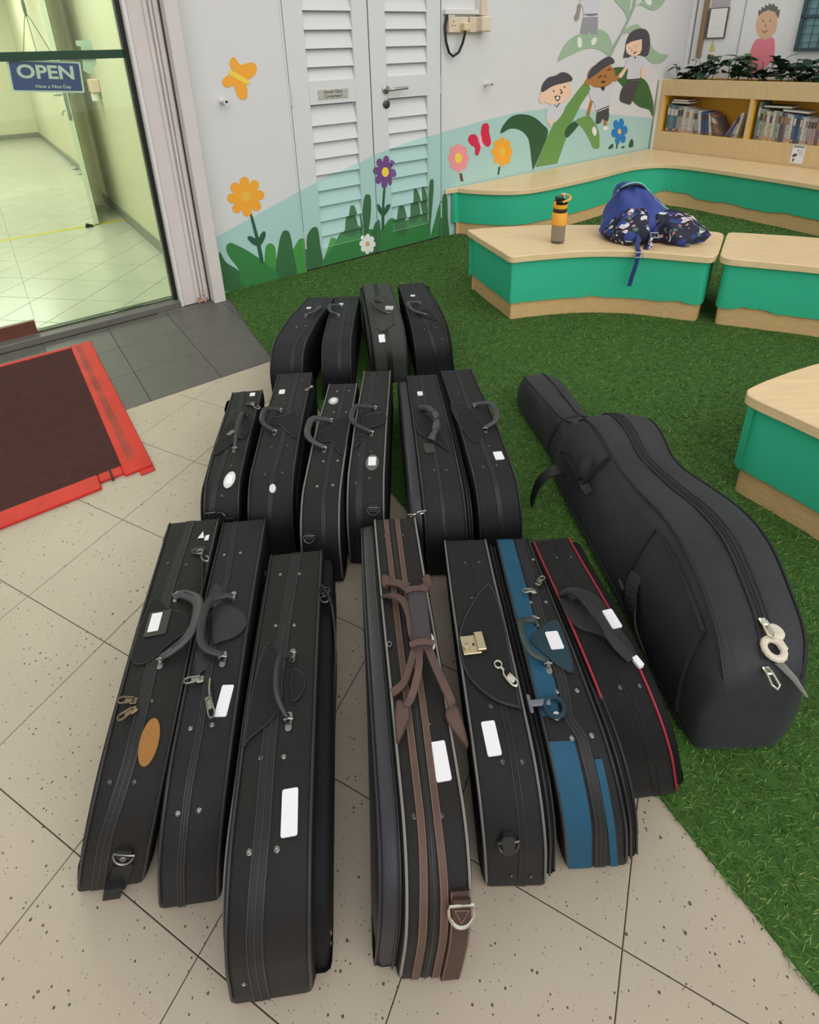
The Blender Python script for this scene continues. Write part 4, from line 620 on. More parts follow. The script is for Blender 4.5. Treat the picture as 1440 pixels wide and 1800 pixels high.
def tri_plate(nm, k, d0, d1, m_):
    c = (2.964, 1.238); P = [(2.970, 1.303), (2.936, 1.2085), (2.994, 1.209)]; P = [(c[0] + (a - c[0]) * k, c[1] + (b - c[1]) * k) for a, b in P]
    MB().add([W(5.65 - d0, a, b) for a, b in P] + [W(5.65 - d1, a, b) for a, b in P], [(0, 1, 2), (5, 4, 3), (0, 3, 4, 1), (1, 4, 5, 2), (2, 5, 3, 0)]).build(nm, m_, wt)
tri_plate('black_edge', 1.0, 0, .002, mat('sign_edge', (170, 160, 120), .5)); tri_plate('yellow_face', .8, .002, .003, mat('sign_yellow', (238, 224, 130), .5))
MB().add([W(5.6465, 2.966 + a, 1.216 + b) for a, b in ((0, 0), (-.006, .022), (0, .02), (-.003, .045), (.007, .017), (.001, .019))], [(0, 1, 2, 3, 4, 5)]).build('bolt_symbol', inkm, wt)
onfar('yellow_sticker', 2.937, 2.995, 1.147, 1.19, .003, mat('sticker_yellow', (244, 232, 150), .5), 'pale yellow sticker below the warning triangle', 'sticker')
w1 = thing('window_1', W(5.65, 1.9, 1.2)); tag(w1, 'teal glazed window with dark grille bars', kind='structure')
MB().box((5.640, 1.3, 1.21), (5.649, 2.27, 2.3), T=W).build('window_pane', mat('window_teal', (128, 168, 176), .15), w1)
gm = mat('grille_dark', (62, 84, 92), .5)
for n in (2.262, 2.08, 1.9, 1.7, 1.5, 1.31): MB().cbox((5.615, n - .012, 1.205), (5.641, n + .012, 2.3), .002, T=W).build('window_mullion', gm, w1)
for z in (1.213, 1.455, 1.7): MB().cbox((5.615, 1.3, z - .012), (5.641, 2.274, z + .012), .002, T=W).build('window_bar', gm, w1)
for k in range(16): MB().box((5.622, 1.34 + .0593 * k - .002, 1.21), (5.628, 1.34 + .0593 * k + .002, 2.3), T=W).build('grille_rod', gm, w1)
for k in range(9): MB().box((5.618, 1.3, 1.265 + .061 * k - .002), (5.624, 2.27, 1.265 + .061 * k + .002), T=W).build('grille_rod', gm, w1)

# ---------------- sockets and wall fittings near the door
beige = mat('aged_plastic', (212, 196, 172), .5, var=.06, vscale=30)
trk = tag(MB().cbox((2.67, WN - .03, 1.505), (3.03, WN, 1.535), .002, T=W).cbox((2.955, WN - .03, 1.535), (2.985, WN, 2.4), .002, T=W).build('cable_trunking', mat('trunking_white', (214, 214, 210), .5)), 'white cable trunking above the wall sockets', 'trunking')
sk = thing('double_socket', W(2.78, WN, 1.39), 'aged double wall socket with black cable plugged in', 'socket')
MB().cbox((2.695, WN - .035, 1.395), (2.865, WN, 1.488), .004, T=W).build('socket_box', beige, sk)
for u in (2.735,):
    for du, dz in ((0, .022), (-.011, -.002), (.011, -.002)): MB().box((u + du - .003, WN - .0358, 1.44 + dz - .004), (u + du + .003, WN - .034, 1.44 + dz + .004), T=W).build('pin_hole', black, sk)
MB().cbox((2.70, WN - .02, 1.49), (2.76, WN, 1.505), .002, T=W).build('socket_lip', mat('trunking_white', ()), sk)
pg = MB().cbox((2.795, WN - .075, 1.405), (2.845, WN - .035, 1.455), .006, T=W).build('plug', mat('plug_yellowed', (214, 200, 160), .5), sk)
MB().tube([W(2.815, WN - .06, 1.405), W(2.812, WN - .06, 1.39), W(2.80, WN - .05, 1.33), W(2.775, WN - .04, 1.275), W(2.735, WN - .03, 1.252), W(2.70, WN - .03, 1.275), W(2.678, WN - .025, 1.34), W(2.672, WN - .02, 1.43), W(2.69, WN - .02, 1.50)], .0085, 8).build('power_cable', black, sk, True)
s2_ = thing('wall_socket', W(2.95, WN, 1.38), 'second aged socket with white adaptor on mural wall', 'socket')
MB().cbox((2.878, WN - .035, 1.395), (2.95, WN, 1.49), .004, T=W).build('socket_box', beige, s2_)
MB().cbox((2.945, WN - .085, 1.398), (3.03, WN, 1.492), .008, T=W).build('adaptor', mat('adaptor_cream', (216, 204, 182), .45), s2_)
MB().cbox((2.965, WN - .05, 1.498), (3.02, WN, 1.60), .004, T=W).build('switch_box', beige, s2_)
for u, z, l in ((1.131, 1.077, 'white round door stop peg near the orange butterfly'), (3.065, 1.059, 'white round door stop peg right of louvred door')):
    pe = thing('door_stop', W(u, WN, z), l, 'door stop')
    MB().lathe([(.016, 0), (.016, .01), (.010, .014), (.010, .045), (.016, .05), (.016, .07)], (0, 0, 0), 14, T=lambda x, y, zz: W(u + x, WN - zz, z + y)).build('peg', mat('peg_white', (214, 214, 210), .4), pe, True)
    MB().lathe([(.007, .068), (.007, .072)], (0, 0, 0), 10, T=lambda x, y, zz: W(u + x, WN - zz, z + y)).build('rubber_tip', black, pe)

# ---------------- artificial turf
tb_ = TURF_EDGE + [(6.5, -.32)] + [W(5.65, 3.2)[:2], W(.95, 3.2)[:2]]
turf = MB().prism(tb_, -.002, .004).build('turf_backing', mat('turf_base', (58, 92, 34), .9, var=.2, vscale=30)); tag(turf, kind='structure'); turf.name = 'floor.001'
def blades():
    # cells of falling density away from the camera
    out = []
    for (r0, r1, den, wd, ht) in ((0, 1.5, 52000, .0011, .015), (1.5, 2.2, 26000, .0014, .016), (2.2, 3.2, 17000, .0016, .016), (3.2, 4.4, 9000, .0024, .016), (4.4, 6.2, 4000, .004, .017)):
        n = int(den * (math.pi * (r1 * r1 - r0 * r0)) * .5)
        a = rng.uniform(0, math.pi, n); r = np.sqrt(rng.uniform(r0 * r0, r1 * r1, n))
        x = r * np.cos(a); y = r * np.sin(a)
        k = (x > -1.1) & (x < y * .83 + .4) & (y > .1)
        x, y = x[k], y[k]
        ex = np.interp(y, [p[1] for p in TURF_EDGE[::-1]], [p[0] for p in TURF_EDGE[::-1]])
        k = x > ex - .004 + rng.uniform(-.008, .004, len(x)); x, y = x[k], y[k]
        N_ = -x * SU + y * CU; U_ = x * CU + y * SU
        k = (N_ < 3.2) & (U_ < 5.2) & ((U_ > .945) | (N_ < 3.07)); x, y = x[k], y[k]
        out.append((x, y, np.full(len(x), wd), np.full(len(x), ht)))
    x, y, wd, ht = (np.concatenate(c) for c in zip(*out)); n = len(x)
    ang = rng.uniform(0, 2 * np.pi, n); la = rng.normal(-.7, .9, n); ln = np.abs(rng.normal(.95, .35, n)); hh = ht * rng.uniform(.6, 1.1, n)
    px, py = np.cos(ang) * wd, np.sin(ang) * wd; dx, dy = np.cos(la) * ln * hh, np.sin(la) * ln * hh
    z = lambda k: np.full(n, k)
    zt = hh * np.clip(1 - .35 * ln, .35, 1)
    V = np.stack([np.stack([x - px, y - py, z(.003)], 1), np.stack([x + px, y + py, z(.003)], 1),
                  np.stack([x + px * .8 + dx * .4, y + py * .8 + dy * .4, zt * .65], 1), np.stack([x - px * .8 + dx * .4, y - py * .8 + dy * .4, zt * .65], 1),
                  np.stack([x + dx, y + dy, zt], 1)], 1).reshape(-1, 3)
    b = np.arange(n)[:, None] * 5
    Fq = b + np.array([0, 1, 2, 3]); Ft = b + np.array([3, 2, 4])
    loops = np.concatenate([Fq, Ft], 1).reshape(-1)
    st = np.stack([np.arange(n) * 7, np.arange(n) * 7 + 4], 1).reshape(-1); tt = np.tile([4, 3], n)
    me = bpy.data.meshes.new('turf_blades'); me.vertices.add(len(V)); me.vertices.foreach_set('co', V.reshape(-1).astype(np.float32))
    me.loops.add(len(loops)); me.loops.foreach_set('vertex_index', loops.astype(np.int32)); me.polygons.add(len(st)); me.polygons.foreach_set('loop_start', st.astype(np.int32)); me.polygons.foreach_set('loop_total', tt.astype(np.int32))
    me.update(calc_edges=True)
    at = me.attributes.new('tone', 'FLOAT', 'POINT'); at.data.foreach_set('value', np.repeat(rng.uniform(0, 1, n), 5).astype(np.float32))
    mm = bpy.data.materials.new('turf_blade'); mm.use_nodes = True; nt = mm.node_tree; bs = nt.nodes['Principled BSDF']; bs.inputs['Roughness'].default_value = .5; bs.inputs['Specular IOR Level'].default_value = .3
    an = nt.nodes.new('ShaderNodeAttribute'); an.attribute_name = 'tone'; cr_ = nt.nodes.new('ShaderNodeValToRGB')
    cr_.color_ramp.elements[0].color = lin(GR0); cr_.color_ramp.elements[1].color = lin(GR1); e = cr_.color_ramp.elements.new(.9); e.color = lin(GR2); cr_.color_ramp.elements[-1].color = lin((150, 160, 84))
    nt.links.new(an.outputs['Fac'], cr_.inputs[0]); nt.links.new(cr_.outputs[0], bs.inputs['Base Color'])
    me.materials.append(mm); o = bpy.data.objects.new('turf_grass', me); COL.objects.link(o); tag(o, 'green artificial turf around the benches', 'turf', kind='stuff')
    return n
NBL = blades()

# ---------------- red bordered doormat
dm = thing('doormat', W(-.3, 2.4, 0), 'dark brown ribbed doormat in a torn red border', 'doormat')
redm = mat('red_tape', (196, 42, 33), .5, var=.12, vscale=7, spec=.3)
MB().cbox((-1.1, 1.885, .002), (.132, 2.992, .009), .002, T=W).build('mat_field', mat('mat_brown', (66, 40, 38), .85, var=.15, vscale=60, bump=.5, bscale=160), dm)
rb = MB()
for k in range(110): rb.box((-1.09, 1.89 + .01 * k, .0085), (.128, 1.895 + .01 * k, .0115), T=W)
rb = rb.build('mat_ribs', mat('mat_rib_brown', (78, 46, 43), .9, var=.12, vscale=50), dm); rb['kind'] = 'stuff'
bd = MB(); bd.cbox((.125, 1.83, .0005), (.217, 3.014, .012), .003, T=W); bd.build('border', redm, dm)
MB().cbox((-1.1, 2.988, .0005), (.125, 3.014, .0115), .003, T=W).build('border', redm, dm)
MB().cbox((-1.1, 1.812, .0005), (.05, 1.89, .0125), .003, T=W).build('border', redm, dm)
MB().cbox((.05, 1.845, .0005), (.125, 1.89, .0115), .003, T=W).build('border', redm, dm)
MB().cbox((.17, 1.802, .0005), (.217, 1.832, .006), .002, T=W).build('border', redm, dm)
MB().add([W(.145, 2.99, .0124), W(.168, 2.99, .0124), W(.176, 1.9, .0124), W(.150, 1.9, .0124)], [(0, 1, 2, 3)]).build('border_wear', mat('worn_red', (158, 56, 42), .6, var=.35, vscale=7), dm)
MB().box((.085, 1.835, .002), (.092, 1.885, .0135), T=W).build('border_tear', mat('tear_dark', (70, 44, 40), .8), dm)

# ================================================================ BENCHES
def resample(P, d=.03):
    out = []
    n = len(P)
    for i in range(n):
        a, b = P[i], P[(i + 1) % n]; L = math.hypot(b[0] - a[0], b[1] - a[1]); k = max(1, int(L / d))
        for j in range(k): out.append((a[0] + (b[0] - a[0]) * j / k, a[1] + (b[1] - a[1]) * j / k))
    return out
def bench(label, poly, chips=(), smooth=True, ov=.022):
    c = (sum(p[0] for p in poly) / len(poly), sum(p[1] for p in poly) / len(poly))
    th = thing('curved_bench', (*c, 0), label, 'bench', 'curved reading benches')
    if smooth: poly = catmull(poly, 3)
    top = MB(); P = poly
    lay = [(inset(P, .003), .325), (P, .328), (P, .357), (inset(P, .003), .360)]
    n = len(P); V = [(x, y, z) for q, z in lay for x, y in q]; F = []
    for k in range(3):
        for i in range(n): j = (i + 1) % n; F.append((k * n + i, k * n + j, (k + 1) * n + j, (k + 1) * n + i))
    tri = tessellate_polygon([[Vector((x, y, 0)) for x, y in lay[3][0]]])
    F += [tuple(3 * n + i for i in t) for t in tri] + [tuple(reversed(t)) for t in tri]
    top.add(V, F).build('bench_top', wood, th, True, 30)
    core = inset(P, ov + .012)
    MB().prism(core, 0.0, .326).build('plinth', ply, th, True, 30)
    Q = resample(inset(P, ov), .012); R = inset(Q, .006); n = len(Q); V = []; F = []
    rr = random.Random(len(poly))
    jag = [0.0] * n
    for (x, y, w_, h_) in chips:
        for i, q in enumerate(Q):
            d = math.hypot(q[0] - x, q[1] - y)
            if d < w_: jag[i] = max(jag[i], h_ * min(1, (1 - d / w_) * 2.2) * (.75 + .5 * rr.random()))
    for i in range(n): V += [(*Q[i], .098 + jag[i] + rr.uniform(-.001, .001)), (*Q[i], .327), (*R[i], .098 + jag[i]), (*R[i], .327)]
    for i in range(n):
        j = (i + 1) % n; a, b = i * 4, j * 4
        F += [(a, b, b + 1, a + 1), (a + 2, a + 3, b + 3, b + 2), (a, a + 2, b + 2, b), (a + 1, b + 1, b + 3, a + 3)]
    MB().add(V, F).build('green_skirt', green, th, True, 40)
    return th
B2 = [(0.396, 3.093), (0.409, 3.147), (0.578, 3.174), (0.776, 3.188), (0.969, 3.178), (1.156, 3.153), (1.331, 3.105), (1.497, 3.049), (1.59, 3.012), (1.692, 2.969), (1.717, 2.941), (1.712, 2.905), (1.651, 2.803), (1.565, 2.666), (1.532, 2.618), (1.493, 2.584), (1.455, 2.584), (1.316, 2.638), (1.196, 2.684), (1.065, 2.709), (0.926, 2.718), (0.781, 2.705), (0.663, 2.686), (0.59, 2.671), (0.553, 2.666), (0.531, 2.685), (0.511, 2.748)]
bench('middle curved bench with maple top carrying the blue backpack and bottle', B2, [(.99, 2.70, .06, .012), (1.36, 2.60, .07, .012)])
B3 = [(1.741, 2.923), (1.77, 2.944), (1.823, 2.935), (1.962, 2.885), (2.151, 2.811), (2.40, 2.67), (2.62, 2.50), (2.70, 2.42), (2.70, 2.38), (2.45, 2.08), (2.40, 2.06), (2.36, 2.08), (2.12, 2.28), (1.877, 2.406), (1.756, 2.458), (1.652, 2.502), (1.563, 2.538), (1.537, 2.564), (1.535, 2.597), (1.565, 2.649), (1.662, 2.802)]
bench('curved bench with empty maple top, right of the backpack bench', B3, [(1.68, 2.47, .10, .016)])
B4 = [(2.0, 1.62), (1.65, 1.63), (1.45, 1.612), (1.316, 1.578), (1.253, 1.555), (1.19, 1.53), (1.087, 1.483), (1.031, 1.453), (1.014, 1.442), (1.005, 1.43), (0.999, 1.412), (1.011, 1.382), (1.032, 1.347), (1.054, 1.314), (1.093, 1.249), (1.22, 1.05), (1.45, .85), (1.8, .80), (2.1, 1.1)]
bench('nearest bench at the right edge, beside the cello bag', B4, [])
front = [(0.439, 4.196), (0.536, 4.137), (0.731, 4.074), (0.894, 4.074), (1.053, 4.144), (1.304, 4.304), (1.583, 4.502), (1.818, 4.697), (1.963, 4.797), (2.101, 4.848), (2.251, 4.852), (2.400, 4.742), (2.541, 4.548), (2.693, 4.324), (2.82, 4.12), (2.93, 3.92), (3.20, 3.45)]
front = catmull(front, 3, closed=False) + [W(5.235, 1.15)[:2], W(5.235, WN - .012)[:2], W(2.685, WN - .012)[:2]]
bench('long corner bench running under the mural and the bookcase', front, [(2.33, 4.80, .17, .035), (2.88, 4.02, .22, .02), (2.6, 4.45, .12, .012)], smooth=False)

# ================================================================ BOOKCASE
BU, BB = 5.245, 5.545
bc = thing('bookcase', W(5.4, 2.1, 0), 'maple bookcase with yellow compartments behind the corner bench', 'bookcase')
yel = mat('yellow_laminate', (240, 188, 62), .5)
def bx(nm, u0, u1, n0, n1, z0, z1, m_, c=.002): return MB().cbox((u0, n0, z0), (u1, n1, z1), c, T=W).build(nm, m_, bc)
bx('lower_panel', BU, BU + .018, .9, 3.165, .0, .528, woodf)
bx('top_panel', BU, BU + .018, .9, 3.165, .848, .985, woodf)
for n0, n1 in ((3.125, 3.165), (2.335, 2.362), (1.52, 1.547), (.9, .93)): bx('upright', BU + .001, BB - .02, n0, n1, .52, .86, woodf)
bx('end_panel', BU - .004, BB, 3.166, 3.196, .0, .988, mat('white_edge', (226, 222, 208), .5))
bx('shelf_board', BU + .012, BB - .014, .92, 3.14, .510, .529, yel); bx('compartment_ceiling', BU + .018, BB - .014, .92, 3.14, .852, .866, yel)
bx('back_board', BB - .014, BB, .9, 3.165, 0, .985, yel)
for n0, n1 in ((3.118, 3.1245), (2.3625, 2.368), (2.328, 2.3345), (1.5475, 1.553)): bx('yellow_lining', BU + .02, BB - .016, n0, n1, .53, .85, yel, .0005)
bx('planter_lip', BU + .018, BU + .06, .9, 3.165, .94, .985, woodf); bx('soil_bed', BU + .06, BB - .014, .92, 3.15, .90, .955, mat('soil', (62, 50, 40), .95, var=.3, vscale=60, bump=.8, bscale=80))
cdp = thing('instruction_card', W(BU, 1.92, .38), 'white instruction card with small figures taped on bookcase panel', 'card')
MB().box((BU - .003, 1.878, .384), (BU - .0005, 1.968, .528), T=W).build('card', mat('card_white', (228, 230, 236), .5), cdp)
for (a, b, c_, d) in ((1.885, 1.96, .507, .515), (1.885, 1.962, .519, .523), (1.89, 1.915, .484, .487), (1.89, 1.918, .468, .471), (1.89, 1.916, .452, .455)): MB().box((BU - .0042, a, c_), (BU - .0031, b, d), T=W).build('card_print', mat('card_ink', (120, 122, 130), .6), cdp)
for (n, z, r) in ((1.94, .448, .012), (1.95, .44, .008), (1.93, .452, .006), (1.945, .414, .007), (1.945, .402, .006), (1.925, .485, .005)): MB().lathe([(r, 0), (r, .0012)], (0, 0, 0), 10, T=lambda x, y, zz: W(BU - .0031 - zz, n + x, z + y)).build('card_figure', mat('card_figure_ink', (86, 70, 66), .6), cdp)
# books -----------------------------------------------------------
SP = [((96, 124, 140), 'grey-blue'), ((178, 178, 176), 'grey'), ((206, 200, 196), 'off-white'), ((122, 150, 152), 'teal-grey'), ((190, 168, 160), 'pinkish'), ((112, 100, 98), 'dark brown'), ((222, 222, 218), 'white'), ((72, 92, 140), 'dark blue'), ((150, 172, 150), 'pale green'), ((176, 120, 92), 'terracotta'), ((206, 190, 150), 'cream'), ((140, 110, 130), 'mauve')]
pgm = mat('book_pages', (226, 220, 206), .8)
ORD = ['first', 'second', 'third', 'fourth', 'fifth', 'sixth', 'seventh', 'eighth', 'ninth', 'tenth', 'eleventh', 'twelfth', 'thirteenth', 'fourteenth', 'fifteenth', 'sixteenth', 'seventeenth', 'eighteenth', 'nineteenth', 'twentieth', 'twenty-first', 'twenty-second', 'twenty-third', 'twenty-fourth', 'twenty-fifth', 'twenty-sixth', 'twenty-seventh', 'twenty-eighth', 'twenty-ninth', 'thirtieth', 'thirty-first', 'thirty-second', 'thirty-third', 'thirty-fourth', 'thirty-fifth', 'thirty-sixth']
def book(n, thk, hgt, lean, ci, label, group, u0=BU + .03, dep=.17, z0=.5295):
    """n = where the left bottom corner stands, the shelf runs towards smaller N; lean>0 tips the top to the right"""
    c, cn = SP[ci % len(SP)]
    ca_, sa_ = math.cos(lean), math.sin(lean)
    T = lambda a, d, h_: W(u0 + d, n - (a * ca_ + h_ * sa_), z0 + h_ * ca_ + (thk - a) * sa_ if lean > 0 else z0 + h_ * ca_ + a * -sa_)
    b = MB(); e = .0016
    b.box((0, 0, 0), (e, dep, hgt), T).box((thk - e, 0, 0), (thk, dep, hgt), T).box((e, 0, 0), (thk - e, e, hgt), T)
    b.box((e, e, .003), (thk - e, dep - .003, hgt - .003), T, 1)
    if hgt > .15: b.box((e * 1.5, -.0006, hgt * .62), (thk - e * 1.5, .0002, hgt * .86), T, 2); b.box((e * 1.5, -.0006, hgt * .04), (thk - e * 1.5, .0002, hgt * .13), T, 3)
    o = b.build('book', [mat('cover_' + cn, tuple(v * .84 for v in c), .55, var=.25, vscale=60), pgm, mat('spine_title_%d' % (ci % 3), [(196, 190, 186), (74, 66, 70), (150, 120, 96)][ci % 3], .5), mat('spine_foot_%d' % (ci % 2), [(196, 140, 116), (96, 92, 100)][ci % 2], .5)])
    return tag(o, label, 'book', group)
n = 3.085; k = 0
seq = [0, 3, 0, 1, 4, 6, 2, 6, 2, 1, 6, 7, 7, 6]
for i, ci in enumerate(seq):
    th_ = random.uniform(.022, .036); hg = .245 - .0045 * i + random.uniform(-.006, .006); le = .02 + .012 * i
    book(n, th_, hg, -le if i > 8 else 0.0, ci, '%s-spined worn picture book, %s from left in left bookcase compartment' % (SP[ci][1], ORD[i]), 'upright books in the left compartment'); n -= th_ * (1.0 if i <= 8 else 1.12) + .001
    if i == 8: n -= .012
for i in range(4):
    book(n, .02, .19 - .006 * i, -(.28 + .09 * i), [5, 9, 9, 5][i], '%s book slumped at right end of left stack, %s of four leaning' % (SP[[5, 9, 9, 5][i]][1], ORD[i]), 'leaning books in the left compartment'); n -= .026
n = 2.53
for i in range(4):
    book(n, .02, .17 + .012 * i, .42 - .09 * i, [11, 7, 1, 6][i], '%s book propped against bookcase divider, %s from left of four' % (SP[[11, 7, 1, 6][i]][1], ORD[i]), 'books propped against the divider'); n -= .026
n = 2.295
seq2 = [3, 1, 8, 10, 6, 10, 6, 8, 1, 5, 11, 2, 6, 0, 7, 3, 6, 2, 1, 4, 4, 11, 10, 4, 6, 9, 11, 2, 6, 1, 4]
for i, ci in enumerate(seq2):
    th_ = random.uniform(.014, .025); hg = (.30 if i == 0 else .245 - .0022 * i + random.uniform(-.008, .008))
    if n - th_ < 1.57: break
    book(n, th_, hg, 0 if i < 3 else -.035, ci, '%s-spined book, %s from left in right bookcase compartment' % (SP[ci][1], ORD[i]), 'upright books in the right compartment'); n -= th_ + .0015
def flatbook(n0, n1, z, ci, label, tilt=0.):
    b = MB(); T = lambda a, d, h_: W(BU + .05 + d, n0 - a, z + h_ - a * tilt)
    L = n0 - n1
    b.box((0, 0, 0), (L, .15, .0016), T).box((0, 0, .0164), (L, .15, .018), T).box((0, 0, .0016), (.0016, .15, .0164), T).box((.0016, .003, .0016), (L - .003, .147, .0164), T, 1)
    tag(b.build('book', [mat('cover_' + SP[ci][1], tuple(v * .84 for v in SP[ci][0]), .55, var=.25, vscale=60), pgm]), label, 'book', 'books laid flat on top of the rows')
flatbook(3.075, 2.90, .778, 5, 'dark brown book laid flat on top of left book row'); flatbook(3.06, 2.92, .797, 11, 'mauve book lying uppermost on the left book row')
flatbook(2.27, 2.06, .786, 0, 'grey-blue book laid flat on top of right book row'); flatbook(2.12, 1.93, .764, 1, 'grey book laid flat on right row, beside the grey-blue one', .05)

# ================================================================ PLANTS
lm = [mat('leaf_dark_green', (36, 62, 44), .45, var=.2, vscale=30), mat('leaf_mid_green', (62, 104, 54), .45, var=.2, vscale=30)]
stm = mat('plant_stem', (82, 84, 56), .6)
def leaf_mesh(nm, L, wd, m_):
    V = []; F = []
    for i in range(6):
        t = i / 5; w_ = wd * math.sin(math.pi * min(1, t * .93 + .05)) ** .8; z = -.25 * L * t * t
        V += [(t * L, -w_, z + .15 * w_), (t * L, 0, z), (t * L, w_, z + .15 * w_)]
    for i in range(5):
        for k in (0, 1): a = i * 3 + k; F.append((a, a + 3, a + 4, a + 1))
    me = bpy.data.meshes.new(nm); me.from_pydata(V, [], F); me.materials.append(m_); me.polygons.foreach_set('use_smooth', [True] * len(me.polygons)); return me
LM = [leaf_mesh('leaf', .115, .030, lm[0]), leaf_mesh('leaf', .105, .034, lm[1]), leaf_mesh('leaf', .085, .024, lm[0])]
PL = [(3.07, .15, 30, 0, 'dark leafy plant at left end of the bookcase planter'), (2.86, .20, 32, 0, 'dark plant with broad upright leaf, second in the planter'), (2.64, .19, 34, 1, 'brighter green plant, third from left in the planter'), (2.42, .21, 34, 0, 'leafy plant standing before the painted boy in pink'), (2.20, .19, 38, 0, 'dense dark low plant, third from the right in the planter'), (1.98, .25, 38, 0, 'tall plant with drooping top leaves below the window'), (1.76, .22, 36, 0, 'leafy plant at the right frame edge of planter')]
for (n, hh, cnt, kind, lab) in PL:
    U = BU + .17; root = thing('potted_plant', W(U, n, .955), lab, 'plant', 'plants along the bookcase top')
    st = MB()
    tips = []
    for q in range(5):
        a = random.uniform(0, 6.28); r = random.uniform(.01, .05); h_ = (hh + .03) * random.uniform(.55, 1.0)
        p0 = Vector(W(U + .03 * math.cos(a), n + .06 * math.sin(a), .95)); p1 = Vector(W(U + (.03 + r) * math.cos(a), n + (.06 + r * 1.6) * math.sin(a), .955 + h_))
        st.tube([p0, p0.lerp(p1, .5) + Vector((0, 0, .01)), p1], .003, 5); tips.append((p0, p1))
    st.build('stem', stm, root)
    for q in range(cnt):
        p0, p1 = tips[q % 5]; t = random.uniform(.3, 1.0); p = p0.lerp(p1, t) - Vector(root.location)
        o = bpy.data.objects.new('leaf', LM[2] if q % 5 == 0 else LM[1 if (kind and q % 3) else 0]); COL.objects.link(o); o.parent = root
        o.location = p; o.rotation_euler = (random.uniform(-.5, .5), random.uniform(-.7, .35), random.uniform(0, 6.28)); s_ = random.uniform(.75, 1.25); o.scale = (s_, s_, s_)
tw = MB().tube([W(BU + .12, 2.86, .96), W(BU + .12, 2.76, 1.06), W(BU + .12, 2.70, 1.10), W(BU + .12, 2.58, 1.155)], .006, 6).tube([W(BU + .12, 2.58, 1.155), W(BU + .12, 2.60, 1.10), W(BU + .12, 2.65, 1.04)], .003, 5)
tag(tw.build('bare_branch', mat('branch_dark', (52, 54, 58), .7)), 'dark bare branch sticking up among the planter leaves', 'branch')

# ================================================================ WATER BOTTLE
bx0, by0 = .822, 2.865
bo = thing('water_bottle', (bx0, by0, .36), 'clear grey water bottle with orange sleeve standing on the middle bench', 'bottle')
smoke = bpy.data.materials.new('smoky_plastic'); smoke.use_nodes = True; b_ = smoke.node_tree.nodes['Principled BSDF']; b_.inputs['Base Color'].default_value = lin((170, 164, 158)); b_.inputs['Roughness'].default_value = .1; b_.inputs['Transmission Weight'].default_value = .8; b_.inputs['IOR'].default_value = 1.2
orng = mat('orange_rubber', (244, 170, 60), .5); blk = mat('black_plastic', (18, 18, 20), .3)
R_ = .0355
MB().lathe([(.028, .0), (.033, .004), (R_, .014), (R_, .100), (R_ - .0005, .105)], (bx0, by0, .36), 28).build('bottle_body', smoke, bo, True)
MB().lathe([(R_ * .97, .098), (R_ + .003, .099), (R_ + .004, .103), (R_ + .003, .160), (R_ + .001, .163), (R_ - .004, .163)], (bx0, by0, .36), 28).build('orange_sleeve', orng, bo, True)
MB().lathe([(R_ - .003, .162), (R_ - .001, .166), (R_, .180), (R_ - .003, .184)], (bx0, by0, .36), 28).build('neck_ring', mat('brown_plastic', (66, 48, 48), .3), bo, True)
MB().lathe([(R_ - .003, .183), (R_, .186), (R_ + .001, .203), (R_ - .003, .206)], (bx0, by0, .36), 28).build('orange_lid_ring', mat('amber_plastic', (236, 172, 44), .35), bo, True)
MB().lathe([(R_ - .002, .205), (R_, .209), (R_ - .001, .220), (R_ - .010, .228)], (bx0, by0, .36), 24).cbox((bx0 - .026, by0 - .026, .36 + .212), (bx0 + .012, by0 + .02, .36 + .243), .005).build('lid', blk, bo, True)
MB().cbox((bx0 - .038, by0 - .022, .36 + .192), (bx0 - .026, by0 - .004, .36 + .222), .004).build('lid_latch', orng, bo, True)
MB().tube(catmull([(bx0 + .0, by0 - .036, .36 + .222), (bx0 + .034, by0 - .030, .36 + .232), (bx0 + .046, by0, .36 + .240), (bx0 + .034, by0 + .026, .36 + .244), (bx0 + .006, by0 + .03, .36 + .246)], 4, False), .0055, 8).build('carry_loop', orng, bo, True)
MB().lathe([(.006, .226), (.006, .246), (.010, .250), (.007, .258)], (bx0 + .016, by0 + .008, .36), 12).build('spout', mat('clear_spout', (190, 190, 188), .2), bo, True)

